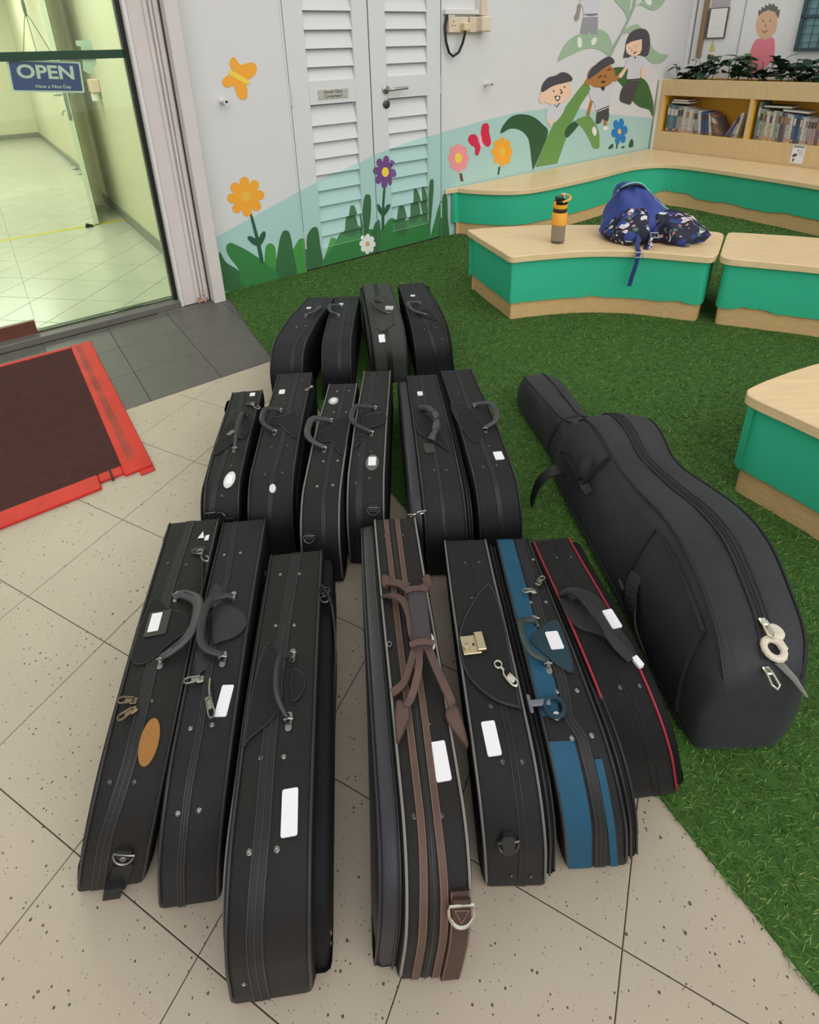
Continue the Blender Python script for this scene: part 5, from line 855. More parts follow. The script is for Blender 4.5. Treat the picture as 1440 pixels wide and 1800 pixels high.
# ================================================================ BACKPACK
bp = thing('backpack', (1.34, 2.93, .36), 'slumped blue school backpack with leaf-patterned pockets lying on the middle bench', 'backpack')
blue = mat('blue_nylon', (40, 62, 138), .55, var=.15, vscale=14, bump=.3, bscale=35, sheen=.2)
def leafprint():
    mm = mat('leaf_print_fabric', (26, 30, 52), .65, bump=.3, bscale=35); nt = mm.node_tree; b = nt.nodes['Principled BSDF']
    geo = [q for q in nt.nodes if q.type == 'NEW_GEOMETRY'][0]
    mp = nt.nodes.new('ShaderNodeMapping'); mp.inputs['Rotation'].default_value = (.4, .5, .8); mp.inputs['Scale'].default_value = (1, 2.8, 1.2); nt.links.new(geo.outputs['Position'], mp.inputs[0])
    prev = None
    for sc, th, c in ((13, .17, (208, 208, 210)), (19, .14, (84, 110, 106)), (26, .12, (196, 140, 140)), (10, .15, (40, 62, 132))):
        v = nt.nodes.new('ShaderNodeTexVoronoi'); v.inputs['Scale'].default_value = sc; nt.links.new(mp.outputs[0], v.inputs[0])
        sep = nt.nodes.new('ShaderNodeSeparateColor'); nt.links.new(v.outputs['Color'], sep.inputs[0])
        g = nt.nodes.new('ShaderNodeMath'); g.operation = 'GREATER_THAN'; g.inputs[1].default_value = .35; nt.links.new(sep.outputs[1], g.inputs[0])
        l = nt.nodes.new('ShaderNodeMath'); l.operation = 'LESS_THAN'; l.inputs[1].default_value = th * 2.2; nt.links.new(v.outputs['Distance'], l.inputs[0])
        q = nt.nodes.new('ShaderNodeMath'); q.operation = 'MULTIPLY'; nt.links.new(g.outputs[0], q.inputs[0]); nt.links.new(l.outputs[0], q.inputs[1])
        mx = nt.nodes.new('ShaderNodeMix'); mx.data_type = 'RGBA'; nt.links.new(q.outputs[0], mx.inputs[0])
        if prev is None: mx.inputs[6].default_value = lin((26, 30, 52))
        else: nt.links.new(prev, mx.inputs[6])
        mx.inputs[7].default_value = lin(c); prev = mx.outputs[2]
    nt.links.new(prev, b.inputs['Base Color']); return mm
lp = leafprint()
def lump(levels, n=26, seed=1, amp=.006):
    """levels: z, (cx, cy), rx, ry, rot -> rings with soft folds"""
    r_ = random.Random(seed); ph = [r_.uniform(0, 6.28) for _ in range(4)]
    rings = []
    for k, (z, cx_, cy_, a, b, ro) in enumerate(levels):
        ring = []
        for i in range(n):
            t = 2 * math.pi * i / n; c_, s_ = math.cos(t), math.sin(t)
            e = (abs(c_) ** 2.6 + abs(s_) ** 2.6) ** (-1 / 2.6)
            f = 1 + amp / max(a, b) * (math.sin(5 * t + ph[0] + k * .7) + .7 * math.sin(9 * t + ph[1] - k))
            x, y = a * c_ * e * f, b * s_ * e * f
            ring.append((cx_ + x * math.cos(ro) - y * math.sin(ro), cy_ + x * math.sin(ro) + y * math.cos(ro), z + .003 * math.sin(3 * t + ph[2] + k)))
        rings.append(ring)
    return rings
ro = -.18
MB().loft(lump([(.3635, 1.24, 2.925, .13, .10, ro), (.372, 1.24, 2.925, .16, .12, ro), (.40, 1.252, 2.93, .182, .125, ro), (.44, 1.258, 2.935, .180, .118, ro), (.48, 1.252, 2.94, .160, .105, ro), (.52, 1.242, 2.945, .135, .09, ro), (.56, 1.230, 2.95, .106, .075, ro), (.60, 1.218, 2.955, .078, .058, ro), (.628, 1.210, 2.96, .055, .044, ro), (.642, 1.205, 2.96, .028, .022, ro)], n=40, seed=3, amp=.011)).build('main_body', blue, bp, True, 70)
MB().loft(lump([(.3635, 1.405, 2.835, .10, .08, -.35), (.375, 1.41, 2.835, .128, .098, -.35), (.41, 1.42, 2.84, .138, .102, -.35), (.445, 1.41, 2.855, .128, .094, -.35), (.475, 1.39, 2.87, .105, .075, -.4), (.50, 1.37, 2.88, .07, .05, -.4), (.512, 1.36, 2.885, .035, .025, -.4)], n=40, seed=8, amp=.016)).build('patterned_bottom', lp, bp, True, 70)
MB().loft(lump([(.3632, 1.185, 2.83, .085, .055, -.45), (.375, 1.18, 2.83, .103, .064, -.45), (.415, 1.175, 2.835, .106, .068, -.45), (.46, 1.185, 2.85, .088, .060, -.45), (.505, 1.20, 2.865, .058, .045, -.4), (.53, 1.21, 2.874, .026, .02, -.4)], n=36, seed=12, amp=.012)).build('patterned_side_pocket', lp, bp, True, 70)
pip = mat('mint_piping', (150, 214, 200), .5)
MB().tube(catmull([(1.135, 2.945, .60), (1.155, 2.925, .632), (1.20, 2.915, .650), (1.25, 2.925, .640), (1.29, 2.935, .605), (1.34, 2.93, .550), (1.39, 2.915, .512), (1.45, 2.885, .475)], 4, False), .0032, 6).build('piping', pip, bp, True)
MB().tube(catmull([(1.14, 2.93, .615), (1.19, 2.905, .640), (1.235, 2.91, .634), (1.28, 2.915, .594), (1.33, 2.91, .540), (1.38, 2.893, .506), (1.41, 2.88, .490)], 4, False), .013, 8, flat=.5).build('top_binding', mat('navy_binding', (24, 28, 44), .6), bp, True)
nav = mat('navy_webbing', (36, 52, 112), .6, bump=.2, bscale=300)
def ribbon(mb, pts, wv, w_, th_=.0022, mi=0):
    """flat strap along pts; wv = width direction"""
    wv = Vector(wv).normalized(); R = []
    pts = [Vector(p) for p in pts]
    for i, p in enumerate(pts):
        t = (pts[min(i + 1, len(pts) - 1)] - pts[max(i - 1, 0)]).normalized(); nn = t.cross(wv).normalized(); ww = nn.cross(t).normalized()
        R.append([tuple(p + ww * w_ / 2 + nn * th_ / 2), tuple(p + ww * w_ / 2 - nn * th_ / 2), tuple(p - ww * w_ / 2 - nn * th_ / 2), tuple(p - ww * w_ / 2 + nn * th_ / 2)])
    return mb.loft(R, mi)
sx, sy = 1.175, 2.652
ribbon(MB(), catmull([(1.20, 2.80, .46), (1.21, 2.775, .43), (1.19, 2.745, .395), (1.18, 2.71, .368), (sx, 2.685, .365), (sx - .004, 2.668, .362), (sx - .008, 2.664, .345), (sx - .012, 2.664, .30), (sx - .022, 2.665, .24), (sx - .03, 2.666, .185)], 3, False), (1, .05, .0), .021).build('hanging_strap', nav, bp, True)
ribbon(MB(), catmull([(1.34, 2.80, .452), (1.30, 2.775, .44), (1.265, 2.745, .415), (1.235, 2.72, .385), (1.225, 2.70, .368)], 3, False), (.5, .2, .8), .05, .008).build('shoulder_strap', lp, bp, True)
ribbon(MB(), catmull([(1.31, 2.79, .457), (1.27, 2.755, .436), (1.24, 2.728, .405)], 3, False), (.5, .2, .8), .026, .004).build('strap_webbing', blue, bp, True)
bk = MB()
for T in (lambda x, y, z: (1.262 + x, 2.727 + y * .5, .428 + y * .8 + z), lambda x, y, z: (sx - .006 + x, 2.658 + z * .3, .352 + y)):
    bk.tube([T(-.018, -.013, 0), T(.018, -.013, 0), T(.018, .013, 0), T(-.018, .013, 0)], .0028, 6, closed=True)
bk.build('buckle', mat('pale_buckle', (170, 190, 205), .35), bp, True)

# ================================================================ INSTRUMENT CASES
fab = {'black': mat('case_cordura_black', (23, 23, 25), .62, bump=.6, bscale=480, var=.18, vscale=8, sheen=.03, spec=.3, grain=.4),
       'blue_black': mat('case_cordura_navy_black', (24, 25, 30), .62, bump=.6, bscale=480, var=.18, vscale=8, sheen=.03, spec=.3, grain=.4),
       'charcoal': mat('case_cordura_charcoal', (56, 58, 54), .7, bump=.5, bscale=420, var=.12, vscale=12, sheen=.05, spec=.3, grain=.35),
       'warm': mat('case_cordura_warm_black', (25, 23, 23), .62, bump=.6, bscale=480, var=.18, vscale=8, sheen=.03, spec=.3, grain=.4),
       'soft': mat('case_velvet_black', (24, 22, 24), .8, bump=.3, bscale=320, var=.15, vscale=14, sheen=.05, spec=.2, grain=.35)}
side = mat('case_side_fabric', (16, 16, 18), .7, bump=.4, bscale=420, spec=.2)
shiny = mat('pocket_nylon_sheen', (44, 42, 50), .42, bump=.25, bscale=300, spec=.5, var=.1)
zipm = mat('zipper_tape', (24, 24, 25), .5, bump=.3, bscale=700); ridge = mat('zipper_cord', (46, 46, 49), .42)
pipm = {'grey': mat('piping_grey', (110, 110, 108), .4), 'black': mat('piping_black', (44, 44, 46), .38), 'red': mat('piping_red', (158, 38, 58), .5), 'pale': mat('piping_pale', (128, 126, 122), .4)}
flapm = mat('handle_flap_fabric', (30, 30, 32), .75, bump=.4, bscale=300, spec=.25); flapn = mat('handle_flap_leatherette', (34, 34, 40), .5, bump=.3, bscale=260)
hgrip = mat('handle_rubber', (66, 67, 69), .5, bump=.15, bscale=200); hdark = mat('handle_dark_rubber', (52, 53, 55), .45)
steel = mat('rivet_steel', (146, 146, 144), .32, 1.); zinc = mat('zinc_pull', (150, 146, 138), .35, 1.); brass = mat('pale_brass', (196, 184, 150), .35, .9)
labm = printed('label_white', (232, 232, 236), (176, 180, 190)); clear = mat('clear_label_sleeve', (176, 176, 172), .25)
brownl = mat('brown_leather', (88, 67, 61), .6, bump=.3, bscale=220, var=.12, vscale=25); brownd = mat('brown_leather_dark', (66, 46, 40), .5, bump=.3, bscale=220, var=.12, vscale=20)
tan_st = mat('tan_stitching', (120, 94, 76), .7)
oak = mat('tag_wood', (146, 100, 44), .5, var=.15, vscale=30, stretch=(6, 40, 20)); teal = mat('teal_fabric', (20, 76, 104), .7, bump=.45, bscale=420, var=.08, vscale=12)
teald = mat('dark_teal_fabric', (22, 52, 64), .65, bump=.4, bscale=300)
webm = mat('black_webbing', (28, 28, 30), .6, bump=.4, bscale=420)

class Case:
    def __init__(s, key, label, body='black', group='instrument cases standing in rows on the floor', piping='black', name='violin_case'):
        s.key = key; s.q, s.f = CASES[key]; s.pc = case_path(s.q)
        q = s.q; L = q[3]
        loc = case_pos(q, L / 2, 0, 0)
        s.root = thing(name, loc, label, 'instrument case', group)
        s.body(fab[body]); 
        if piping:
            for sg in (-1, 1):
                pts = [s.P(t, sg * (s.T(t) / 2 - .0035), .0012) for t in np.arange(.024, s.end - .03, .014)]
                MB().tube(pts, [.0006] + [.0024] * (len(pts) - 2) + [.0006], 6).build('piping', pipm[piping], s.root, True)
    @property
    def end(s): return s.pc[1][-1]
    def T(s, t): return case_T(s.q, case_sz(s.pc, t)[0])
    def P(s, t, l, h=0.): a = case_sz(s.pc, t, h); return Vector(case_pos(s.q, a[0], l, a[1]))
    def frame(s, t, l):
        p = s.P(t, l); et = (s.P(t + .004, l) - s.P(max(.001, t - .004), l)).normalized(); el = (s.P(t, l + .004) - s.P(t, l - .004)).normalized(); n = el.cross(et).normalized(); el = et.cross(n)
        return p, el, et, n
    def local(s, t, l, rot=0., h=0.):
        p, el, et, n = s.frame(t, l); c, d = math.cos(rot), math.sin(rot); a = el * c + et * d; b = -el * d + et * c
        return lambda x, y, z: tuple(p + a * x + b * y + n * (z + h))
    def outline(s):
        P = list(s.pc[0]); L = s.q[3]
        return P + [(L * k, 0.0) for k in (.8, .6, .4, .2)]
    def layer(s, sg, off, ins):
        O = inset(s.outline(), ins) if ins else s.outline()
        return [case_pos(s.q, a, sg * (case_T(s.q, a) / 2 + off), max(z, .0)) for a, z in O], O
    def body(s, m_):
        seq = [(-1, .006, .045), (-1, .003, .016), (-1, -.0005, .005), (-1, -.004, .0012), (-1, -.010, 0), (1, -.010, 0), (1, -.004, .0012), (1, -.0005, .005), (1, .003, .016), (1, .006, .045)]
        rings = []; b = MB()
        for sg, of, i in seq: r, O = s.layer(sg, of, i); rings.append(r)
        b.loft(rings, cap=False); n = len(rings[0])
        tri = tessellate_polygon([[Vector((x, y, 0)) for x, y in O]])
        b.f += [tuple(t) for t in tri] + [tuple((len(rings) - 1) * n + i for i in reversed(t)) for t in tri]; b.mi += [0] * 2 * len(tri)
        k = n
        for fi, f in enumerate(b.f):
            lay = min(i // n for i in f)
            if lay < 2 or lay > 6: b.mi[fi] = 1
        b.build('case_body', [m_, side], s.root, True, 50)
    def pocket(s, sg, th, ins, m_, name='side_pocket', lo=None, edge=None):
        seq = [(0, ins), (th * .6, ins), (th * .9, ins + .006), (th, ins + .02), (th * 1.05, ins + .05)]
        rings = []; b = MB()
        for of, i in seq: r, O = s.layer(sg, of + .002, i); rings.append(r)
        b.loft(rings, cap=False); n = len(rings[0]); tri = tessellate_polygon([[Vector((x, y, 0)) for x, y in O]])
        b.f += [tuple((len(rings) - 1) * n + i for i in t) for t in tri]; b.mi += [0] * len(tri)
        o = b.build(name, m_, s.root, True, 50)
        if edge:
            for of, i in ((th * .85, ins + .003), (.004, ins - .002)):
                r, O = s.layer(sg, of + .003, i); np_ = len(s.pc[0]); MB().tube(r[2:np_ - 2], .0022, 6).build('pocket_piping', edge, s.root, True)
        return o
    def strip(s, name, t0, t1, lf, wd, h, m_, extra=(), h0=-.001):
        """band following the surface; lf(t) gives its centre line"""
        R = []; ts = list(np.arange(t0, t1, .012)) + [t1]
        for t in ts:
            l = lf(t); w2 = (wd(t) if callable(wd) else wd) / 2; R.append([tuple(s.P(t, l - w2, h0)), tuple(s.P(t, l - w2 + min(.0008, w2 / 3), h)), tuple(s.P(t, l + w2 - min(.0008, w2 / 3), h)), tuple(s.P(t, l + w2, h0))])
        b = MB().loft(R); mats_ = [m_]
        for (dl, r_, em, hh) in extra:
            if em not in mats_: mats_.append(em)
            b.tube([s.P(t, lf(t) + dl, hh) for t in ts], r_, 5, mats_.index(em))
        return b.build(name, mats_, s.root)
    def fun(s, pts):
        pts = sorted(pts); return lambda t: float(np.interp(t, [p[0] for p in pts], [p[1] for p in pts]))
    def zip(s, wd=.020, single=False, t1=None):
        f = s.fun(s.f['zip']); e = (wd / 2 - .002)
        ex = [(-e, .0016, ridge, .001), (e, .0016, ridge, .001)]
        if not single: ex.append((0, .0013, ridge, .0012))
        s.strip('zipper', .013, (t1 or s.end - .02), f, wd, .0013, zipm, ex)
    def rivets(s, m_=None):
        for t, l in s.f.get('rivets', []):
            T = s.local(t, l); MB().lathe([(.0043, -.0005), (.0041, .0010), (.0028, .0018), (.0020, .0006), (.0008, .0004)], (0, 0, 0), 10, T=T).build('rivet', m_ or steel, s.root, True)
    def patch(s, name, poly, h, m_, rim=None, rr=.0016, sm=True):
        P = catmull(poly, 4) if sm else poly
        b = MB(); t0 = min(p[0] for p in P); t1 = max(p[0] for p in P); k = max(1, int((t1 - t0) / .025))
        for tri in tri_of(P):
            for i in range(k):
                a, c = t0 + (t1 - t0) * i / k, t0 + (t1 - t0) * (i + 1) / k
                qd = clip_half(clip_half(tri, 1, 0, c), -1, 0, -a)
                if len(qd) > 2: b.add([s.P(t, l, h) for t, l in qd], [tuple(range(len(qd)))])
        n = len(P); V = [s.P(t, l, h) for t, l in P] + [s.P(t, l, -.001) for t, l in P]
        b.add(V, [(i, (i + 1) % n, n + (i + 1) % n, n + i) for i in range(n)])
        mats_ = [m_]
        if rim: b.tube([s.P(t, l, h) for t, l in P], rr, 5, 1, closed=True); mats_.append(rim)
        return b.build(name, mats_, s.root)
    def label(s, i=0, wd=.024, ln=.05, rot=0., sleeve=None, h=0.):
        t, l = s.f['label'][i]; T = s.local(t, l, rot, h)
        if sleeve: el(s, 'label_sleeve', t, l, *sleeve, .0022, clear, rot)
        plate(MB(), T, wd, ln, .003, .0, .0034 if sleeve else .0022).build('name_label', labm, s.root)
    def handle(s, r=.0085, rise=.030, m_=None, flat=.8, square=.6, brk=steel):
        (t1, l1), (t2, l2), (ta, la) = s.f['handle']; m_ = m_ or hgrip
        p1, el1, et, n = s.frame(t1, l1); p2, el2, et2, n2 = s.frame(t2, l2)
        lm_ = (l1 + l2) / 2; reach = la - lm_
        mx = .064; reach *= (1.14 if s.key[0] == 'H' else .97)
        if abs(reach) > mx: reach = math.copysign(mx, reach)
        el_ = (el1 + el2).normalized(); nn = (n + n2).normalized(); out = el_ * reach; d = (p2 - p1)
        A = [p1 + nn * .006, p1 + nn * (.012) + out * .25, p1 + out * .72 + nn * rise * .75 + d * (.06 + .08 * (1 - square)), p1 + out * .97 + nn * rise + d * (.2 + .1 * (1 - square)), p1 + d * .5 + out * 1.03 + nn * rise * 1.08,
             p1 + d * (.8 - .1 * (1 - square)) + out * .97 + nn * rise, p1 + d * (.94 - .08 * (1 - square)) + out * .72 + nn * rise * .75, p2 + nn * .012 + out * .25, p2 + nn * .006]
        C = catmull([tuple(a) for a in A], 4, False); k = len(C)
        rs = [r * (.62 + .38 * min(1, 3.2 * min(i, k - 1 - i) / k)) for i in range(k)]
        hd_ = MB().tube(C, rs, 10, flat=flat).build('handle', m_, s.root, True)
        # stitched seam line along the outer side
        MB().tube([Vector(c) + nn * r * flat * .9 for c in C[5:-5]], .0013, 5).build('handle_seam', ridge, hd_, True)
        for (t, l), sg in (((t1, l1), 1), ((t2, l2), -1)):
            T = s.local(t + .006 * sg, l); b = MB(); plate(b, T, .011, .032, .005, 0, .0018)
            b.tube([T(-.007, 0, .001), T(-.007, 0, .008), T(0, 0, .011), T(.007, 0, .008), T(.007, 0, .001)], .0018, 6); b.lathe([(.0032, .0018), (.0028, .003), (.001, .0034)], (0, 0, 0), 8, T=s.local(t + .014 * sg, l))
            b.build('handle_bracket', brk, hd_)
    def dring(s, t, l, r=.015, m_=steel, loop=webm, rot=0., th_=.002):
        T = s.local(t, l, rot, .004)
        pts = [T(r * math.cos(a), -r * 1.1 * math.sin(a), 0.001 + .002 * math.sin(a)) for a in np.linspace(0, math.pi, 12)]
        pts += [T(-r * .6, .001, 0.001), T(r * .6, .001, .001)]
        o = MB().tube(pts, th_, 6, closed=True).build('d_ring', m_, s.root, True)
        plate(MB(), s.local(t, l, rot), r * 1.5, .020, .002, 0, .006).build('ring_loop', loop, s.root)
    def pull(s, t, l, rot, m_=zinc, ln=.026):
        T = s.local(t, l, rot, .004); b = MB(); b.cbox((-.006, -.006, -.004), (.006, .007, .004), .0015, T=T)
        pts = [T(x, y, .006) for x, y in ((-.004, 0), (-.0055, -ln * .8), (-.003, -ln), (.003, -ln), (.0055, -ln * .8), (.004, 0))]
        b.tube(pts, .0016, 6, closed=True); b.add([T(-.004, -.002, .0055), T(.004, -.002, .0055), T(.005, -ln * .55, .0055), T(-.005, -ln * .55, .0055)], [(0, 1, 2, 3)])
        b.build('zipper_pull', m_, s.root)
    def snap(s, t, l, rot, m_=zinc, ln=.04):
        """swivel snap hook"""
        T = s.local(t, l, rot, .005)
        b = MB().tube([T(.007 * math.cos(a), .007 * math.sin(a), .002) for a in np.linspace(0, 2 * math.pi, 11)[:-1]], .0017, 6, closed=True)
        b.tube([T(0, -.007, .002), T(0, -.016, .003)], .0035, 8)
        b.tube(catmull([T(0, -.015, .003), T(-.006, -.022, .004), T(-.006, -ln + .006, .004), T(0, -ln, .004), T(.006, -ln + .006, .004), T(.004, -.026, .004)], 3, False), .0020, 6)
        b.build('snap_hook', m_, s.root, True)
def el(s, name, t, l, a, b, h, m_, rot=0., n=24, h0=0.):
    T = s.local(t, l, rot); e = MB().prism([(a * math.cos(2 * math.pi * i / n), b * math.sin(2 * math.pi * i / n)) for i in range(n)], h0, h, ch=.0006)
    return MB().add([T(*v) for v in e.v], e.f).build(name, m_, s.root)

# ---- A: front row, far left, oval wooden tag
c = Case('A', 'black case with an oval wooden tag, front row far left', 'warm', piping='black'); f = c.f
c.zip(.024); c.rivets(dkmetal)
c.patch('handle_flap', f['flap'], .003, flapm, ridge, .0012)
T = c.local(*f['holder'], .0); plate(MB(), T, .044, .062, .004, .0, .0055).build('label_holder', mat('holder_black', (30, 30, 31), .35), c.root)
t, l = f['label'][0]; plate(MB(), c.local(t, l), .021, .046, .001, .004, .0066).build('name_label', labm, c.root)
c.handle(r=.0120, rise=.022, square=.1, flat=.65)
el(c, 'wooden_tag', *f['oval'], .0165, .034, .003, oak)
for d in (-.030, .030): el(c, 'tag_screw', f['oval'][0] + d, f['oval'][1], .0022, .0022, .0036, dkmetal, h0=.002, n=8)
c.pull(*f['pulls'][0], -1.7, mat('bronze_pull', (128, 112, 94), .4, 1.)); c.pull(f['pulls'][1][0], f['pulls'][1][1], -1.0, mat('bronze_pull', ()))
c.dring(*f['ring'], .016, dkmetal, webm, 0.); c.snap(f['ring'][0] - .012, f['ring'][1] + .006, .55, zinc, .045)
t, l = f['tri']; T = c.local(t, l); MB().add([T(-.012, -.010, .002), T(.004, -.012, .002), T(-.002, .014, .002)], [(0, 1, 2)]).add([T(.006, -.022, .002), T(.016, -.022, .002), T(.016, -.002, .002), T(.006, -.004, .002)], [(0, 1, 2, 3)]).build('torn_sticker', mat('torn_sticker_white', (226, 226, 230), .5), c.root)
c.dring(*f['ring2'], .016, steel, webm); el(c, 'ring_stud', f['ring2'][0] - .008, f['ring2'][1], .006, .006, .007, steel, n=10)
c.strip('end_tab', .016, .088, c.fun(f['tab']), .034, .006, webm); c.strip('end_tab', .012, .045, lambda t: f['tab'][1][1] - .004, .030, .016, webm)
ribbon(MB(), catmull([c.P(f['ring'][0] - .05, f['ring'][1] + .016, .006), c.P(f['ring'][0] - .10, .055, .008), c.P(f['ring'][0] - .17, .062, .006), c.P(f['ring'][0] - .25, .06, 0)], 3, False), (0, 0, 1), .012).build('strap_end', webm, c.root)
# ---- B
c = Case('B', 'navy-black case with leatherette handle flap, front row second from left', 'blue_black'); f = c.f
c.zip(.014); c.rivets()
c.patch('handle_flap', f['flap2'], .0025, flapn, ridge, .0012); c.patch('handle_flap', f['flap'], .004, flapn, ridge, .0014)
c.handle(r=.0085, rise=.024, m_=hdark, square=.9); c.label(0, .022, .055, -.12)
c.pull(*f['pulls'][0], -1.5, ln=.028); c.pull(f['pulls'][1][0], f['pulls'][1][1] - .004, .35, ln=.036); MB().tube([c.P(.405, -.006, .006), c.P(.385, -.004, .009), c.P(.372, -.001, .008)], .003, 6).build('pull_link', zinc, c.root, True)
# ---- C
c = Case('C', 'black case with bulging side pocket and shoulder strap, front row third from left', 'warm'); f = c.f
c.zip(.026); c.rivets(); c.pocket(1, .026, .020, side); c.pocket(-1, .006, .040, side, edge=pipm['grey'])
c.patch('handle_flap', f['flap'], .0035, flapm, ridge, .0012); c.patch('handle_flap', f['flap2'], .0035, flapm, ridge, .0012)
f['handle'] = [f['handle'][0], f['handle'][1], (f['handle'][2][0], f['handle'][2][1] - .004)]; c.handle(r=.007, rise=.034, m_=hdark, square=.25)
c.label(0, .025, .060, .03)
tq = .60
ribbon(MB(), catmull([c.P(.74, c.T(.74) / 2 - .004, .004), c.P(.70, c.T(.7) / 2 + .022, -.02), c.P(.62, .096, -.05), c.P(.5, .092, -.10), c.P(.36, .088, -.14), c.P(.25, .083, -.12), c.P(.18, .08, -.03)], 4, False), (0, .4, 1), .034, .004).build('shoulder_strap', webm, c.root)
for t in (.71, .735): MB().tube([c.P(t + .010 * math.cos(a), .074 + .010 * math.sin(a), .002) for a in np.linspace(0, 6.28, 10)[:-1]], .0018, 6, closed=True).build('strap_ring', dkmetal, c.root, True)
for t in (.12, .085): MB().tube([c.P(t, .078, -.03), c.P(t, .088, -.026), c.P(t - .02, .088, -.03), c.P(t - .02, .078, -.034)], .002, 6, closed=True).build('strap_buckle', steel, c.root)
# ---- D brown trim
c = Case('D', 'black case with brown leather trim, tied strap handles and a silver d-ring', 'warm', piping='pale'); f = c.f
c.pocket(-1, .036, .014, shiny, 'music_pocket', edge=pipm['black'])
for rb_ in ('rib1', 'rib2'):
    ff = c.fun(f[rb_]); c.strip('leather_ribbon', .013, c.end - .02, ff, .0125, .0022, brownl, [(-.0050, .0010, tan_st, .0022), (.0050, .0010, tan_st, .0022)])
fm = lambda t: (c.fun(f['rib1'])(t) + c.fun(f['rib2'])(t)) / 2
c.strip('zipper', .013, c.end - .02, fm, .012, .0012, zipm, [(0, .0014, ridge, .0016)])
c.rivets(dkmetal); c.label(0, .025, .058, .03)
el(c, 'round_sticker', f['round'][0], f['round'][1], .010, .020, .002, mat('sticker_offwhite', (222, 218, 212), .4))
(ta, la), (tb2, lb), (tc, lc), (td, ld) = f['tabs']; g0, g1 = f['grip']
hb = .034
grip = MB(); R = []
for k in range(9):
    t = g0[0] + .010 + (g1[0] - g0[0] - .02) * k / 8; l = g0[1] + (g1[1] - g0[1]) * k / 8
    R.append([tuple(c.P(t, l - .021, hb - .006)), tuple(c.P(t, l - .017, hb + .008)), tuple(c.P(t, l, hb + .012)), tuple(c.P(t, l + .017, hb + .008)), tuple(c.P(t, l + .021, hb - .006)), tuple(c.P(t, l + .015, hb - .010)), tuple(c.P(t, l - .015, hb - .010))])
gr = grip.loft(R).build('handle_grip', mat('grip_suede', (66, 60, 64), .8, bump=.3, bscale=260), c.root, True, 60)
for k, g in ((0, g0), (1, g1)):
    t = g[0] + (.010 if k == 0 else -.010) * (1 if k == 0 else 1); sgn = 1 if k == 0 else -1
    MB().tube([c.P(t - .004 * sgn, g[1] + a, hb + .004 + .011 * math.cos(a / .024 * 1.2)) for a in np.linspace(-.022, .022, 9)], .0055, 6).build('grip_binding', brownl, gr, True)
upv_ = (0, 0, 1)
def dstrap(pts, wv, name='handle_strap', w_=.017): ribbon(MB(), catmull([tuple(p) for p in pts], 4, False), wv, w_, .004).build(name, brownl, c.root)
el0 = c.frame(.6, 0)[1]; et0 = c.frame(.6, 0)[2]
dstrap([c.P(ta, la + .004, .004), c.P(ta - .01, la + .018, .012), c.P(g0[0] + .045, g0[1] - .026, .022), c.P(g0[0] + .002, g0[1] - .006, hb)], el0 * .5 + et0)
dstrap([c.P(tb2, lb - .004, .004), c.P(tb2 - .02, lb - .010, .014), c.P(g0[0] + .03, g0[1] + .018, .026), c.P(g0[0] + .002, g0[1] + .008, hb)], el0 * .7 - et0)
dstrap([c.P(.686, -.046, .004), c.P(.672, -.030, .018), c.P(.645, -.008, .030), c.P(.60, .001, .036), c.P(.56, .001, .036), c.P(.535, .008, .030), c.P(.522, .014, .026)], el0 * .8 + et0 * .3, w_=.015)
dstrap([c.P(g1[0] - .002, g1[1] - .012, hb), c.P(g1[0] - .03, g1[1] - .024, .026), c.P(g1[0] - .055, g1[1] - .040, .012), c.P(.468, -.047, .003)], el0 * .6 - et0, w_=.014)
dstrap([c.P(g1[0] - .002, g1[1] - .004, hb), c.P(g1[0] - .045, g1[1] - .012, .03), c.P(g1[0] - .08, g1[1] - .028, .018), c.P(tc + .012, lc + .01, .008)], el0 + et0 * .2, w_=.013)
dstrap([c.P(g1[0] - .002, g1[1] + .010, hb), c.P(g1[0] - .05, g1[1] + .022, .030), c.P(g1[0] - .09, g1[1] + .036, .020), c.P(td + .02, ld - .002, .010)], el0 * .8 + et0 * .5, w_=.015)
for t, l, sg in ((tc, lc, -1), (td, ld, 1)):
    c.patch('strap_tab', [(t + .022, l + sg * .004), (t + .012, l + sg * -.014), (t - .010, l + sg * -.012), (t - .045, l + sg * .010), (t - .028, l + sg * .012), (t, l + sg * .010)], .007, brownl, brownd, .0012)
for t, l, sg in ((ta, la, -1), (tb2, lb, 1)):
    c.patch('strap_tab', [(t + .02, l + sg * .002), (t + .012, l - sg * .014), (t - .008, l - sg * .012), (t - .012, l + sg * .004)], .007, brownl, brownd, .0012)
MB().tube([c.P(.566 + .006 * math.cos(a), -.043 + .004 * math.sin(a), .003) for a in np.linspace(0, 6.28, 9)[:-1]], .0014, 5, closed=True).build('pocket_pull', steel, c.root)
tf = c.fun(f['tab']); c.strip('end_strap', .013, f['tab'][0][0], tf, .030, .006, brownd, [(-.0125, .0010, tan_st, .006), (.0125, .0010, tan_st, .006)])
t, l = f['ring']; T = c.local(t, l, 0, .008); pts = [T(.0185 * math.cos(a), .001 - .021 * math.sin(a), .002) for a in np.linspace(-.35, math.pi + .35, 14)]
MB().tube(pts, .0027, 8, closed=True).build('d_ring', mat('polished_silver', (222, 218, 206), .18, 1.), c.root, True)
plate(MB(), c.local(t - .002, l, 0), .026, .036, .002, .004, .0105).build('ring_keeper', brownd, c.root)
st = MB(); T = c.local(t - .006, l, 0, .011)
for a, b in (((-.010, .010), (0, -.008)), ((0, -.008), (.010, .010)), ((-.010, .010), (.010, .010))): st.tube([T(*a, 0), T(*b, 0)], .0008, 4)
st.build('cross_stitching', tan_st, c.root)
c.snap(c.end - .19, f['clip'][1] + .006, 1.3, mat('polished_silver', ()), .045)
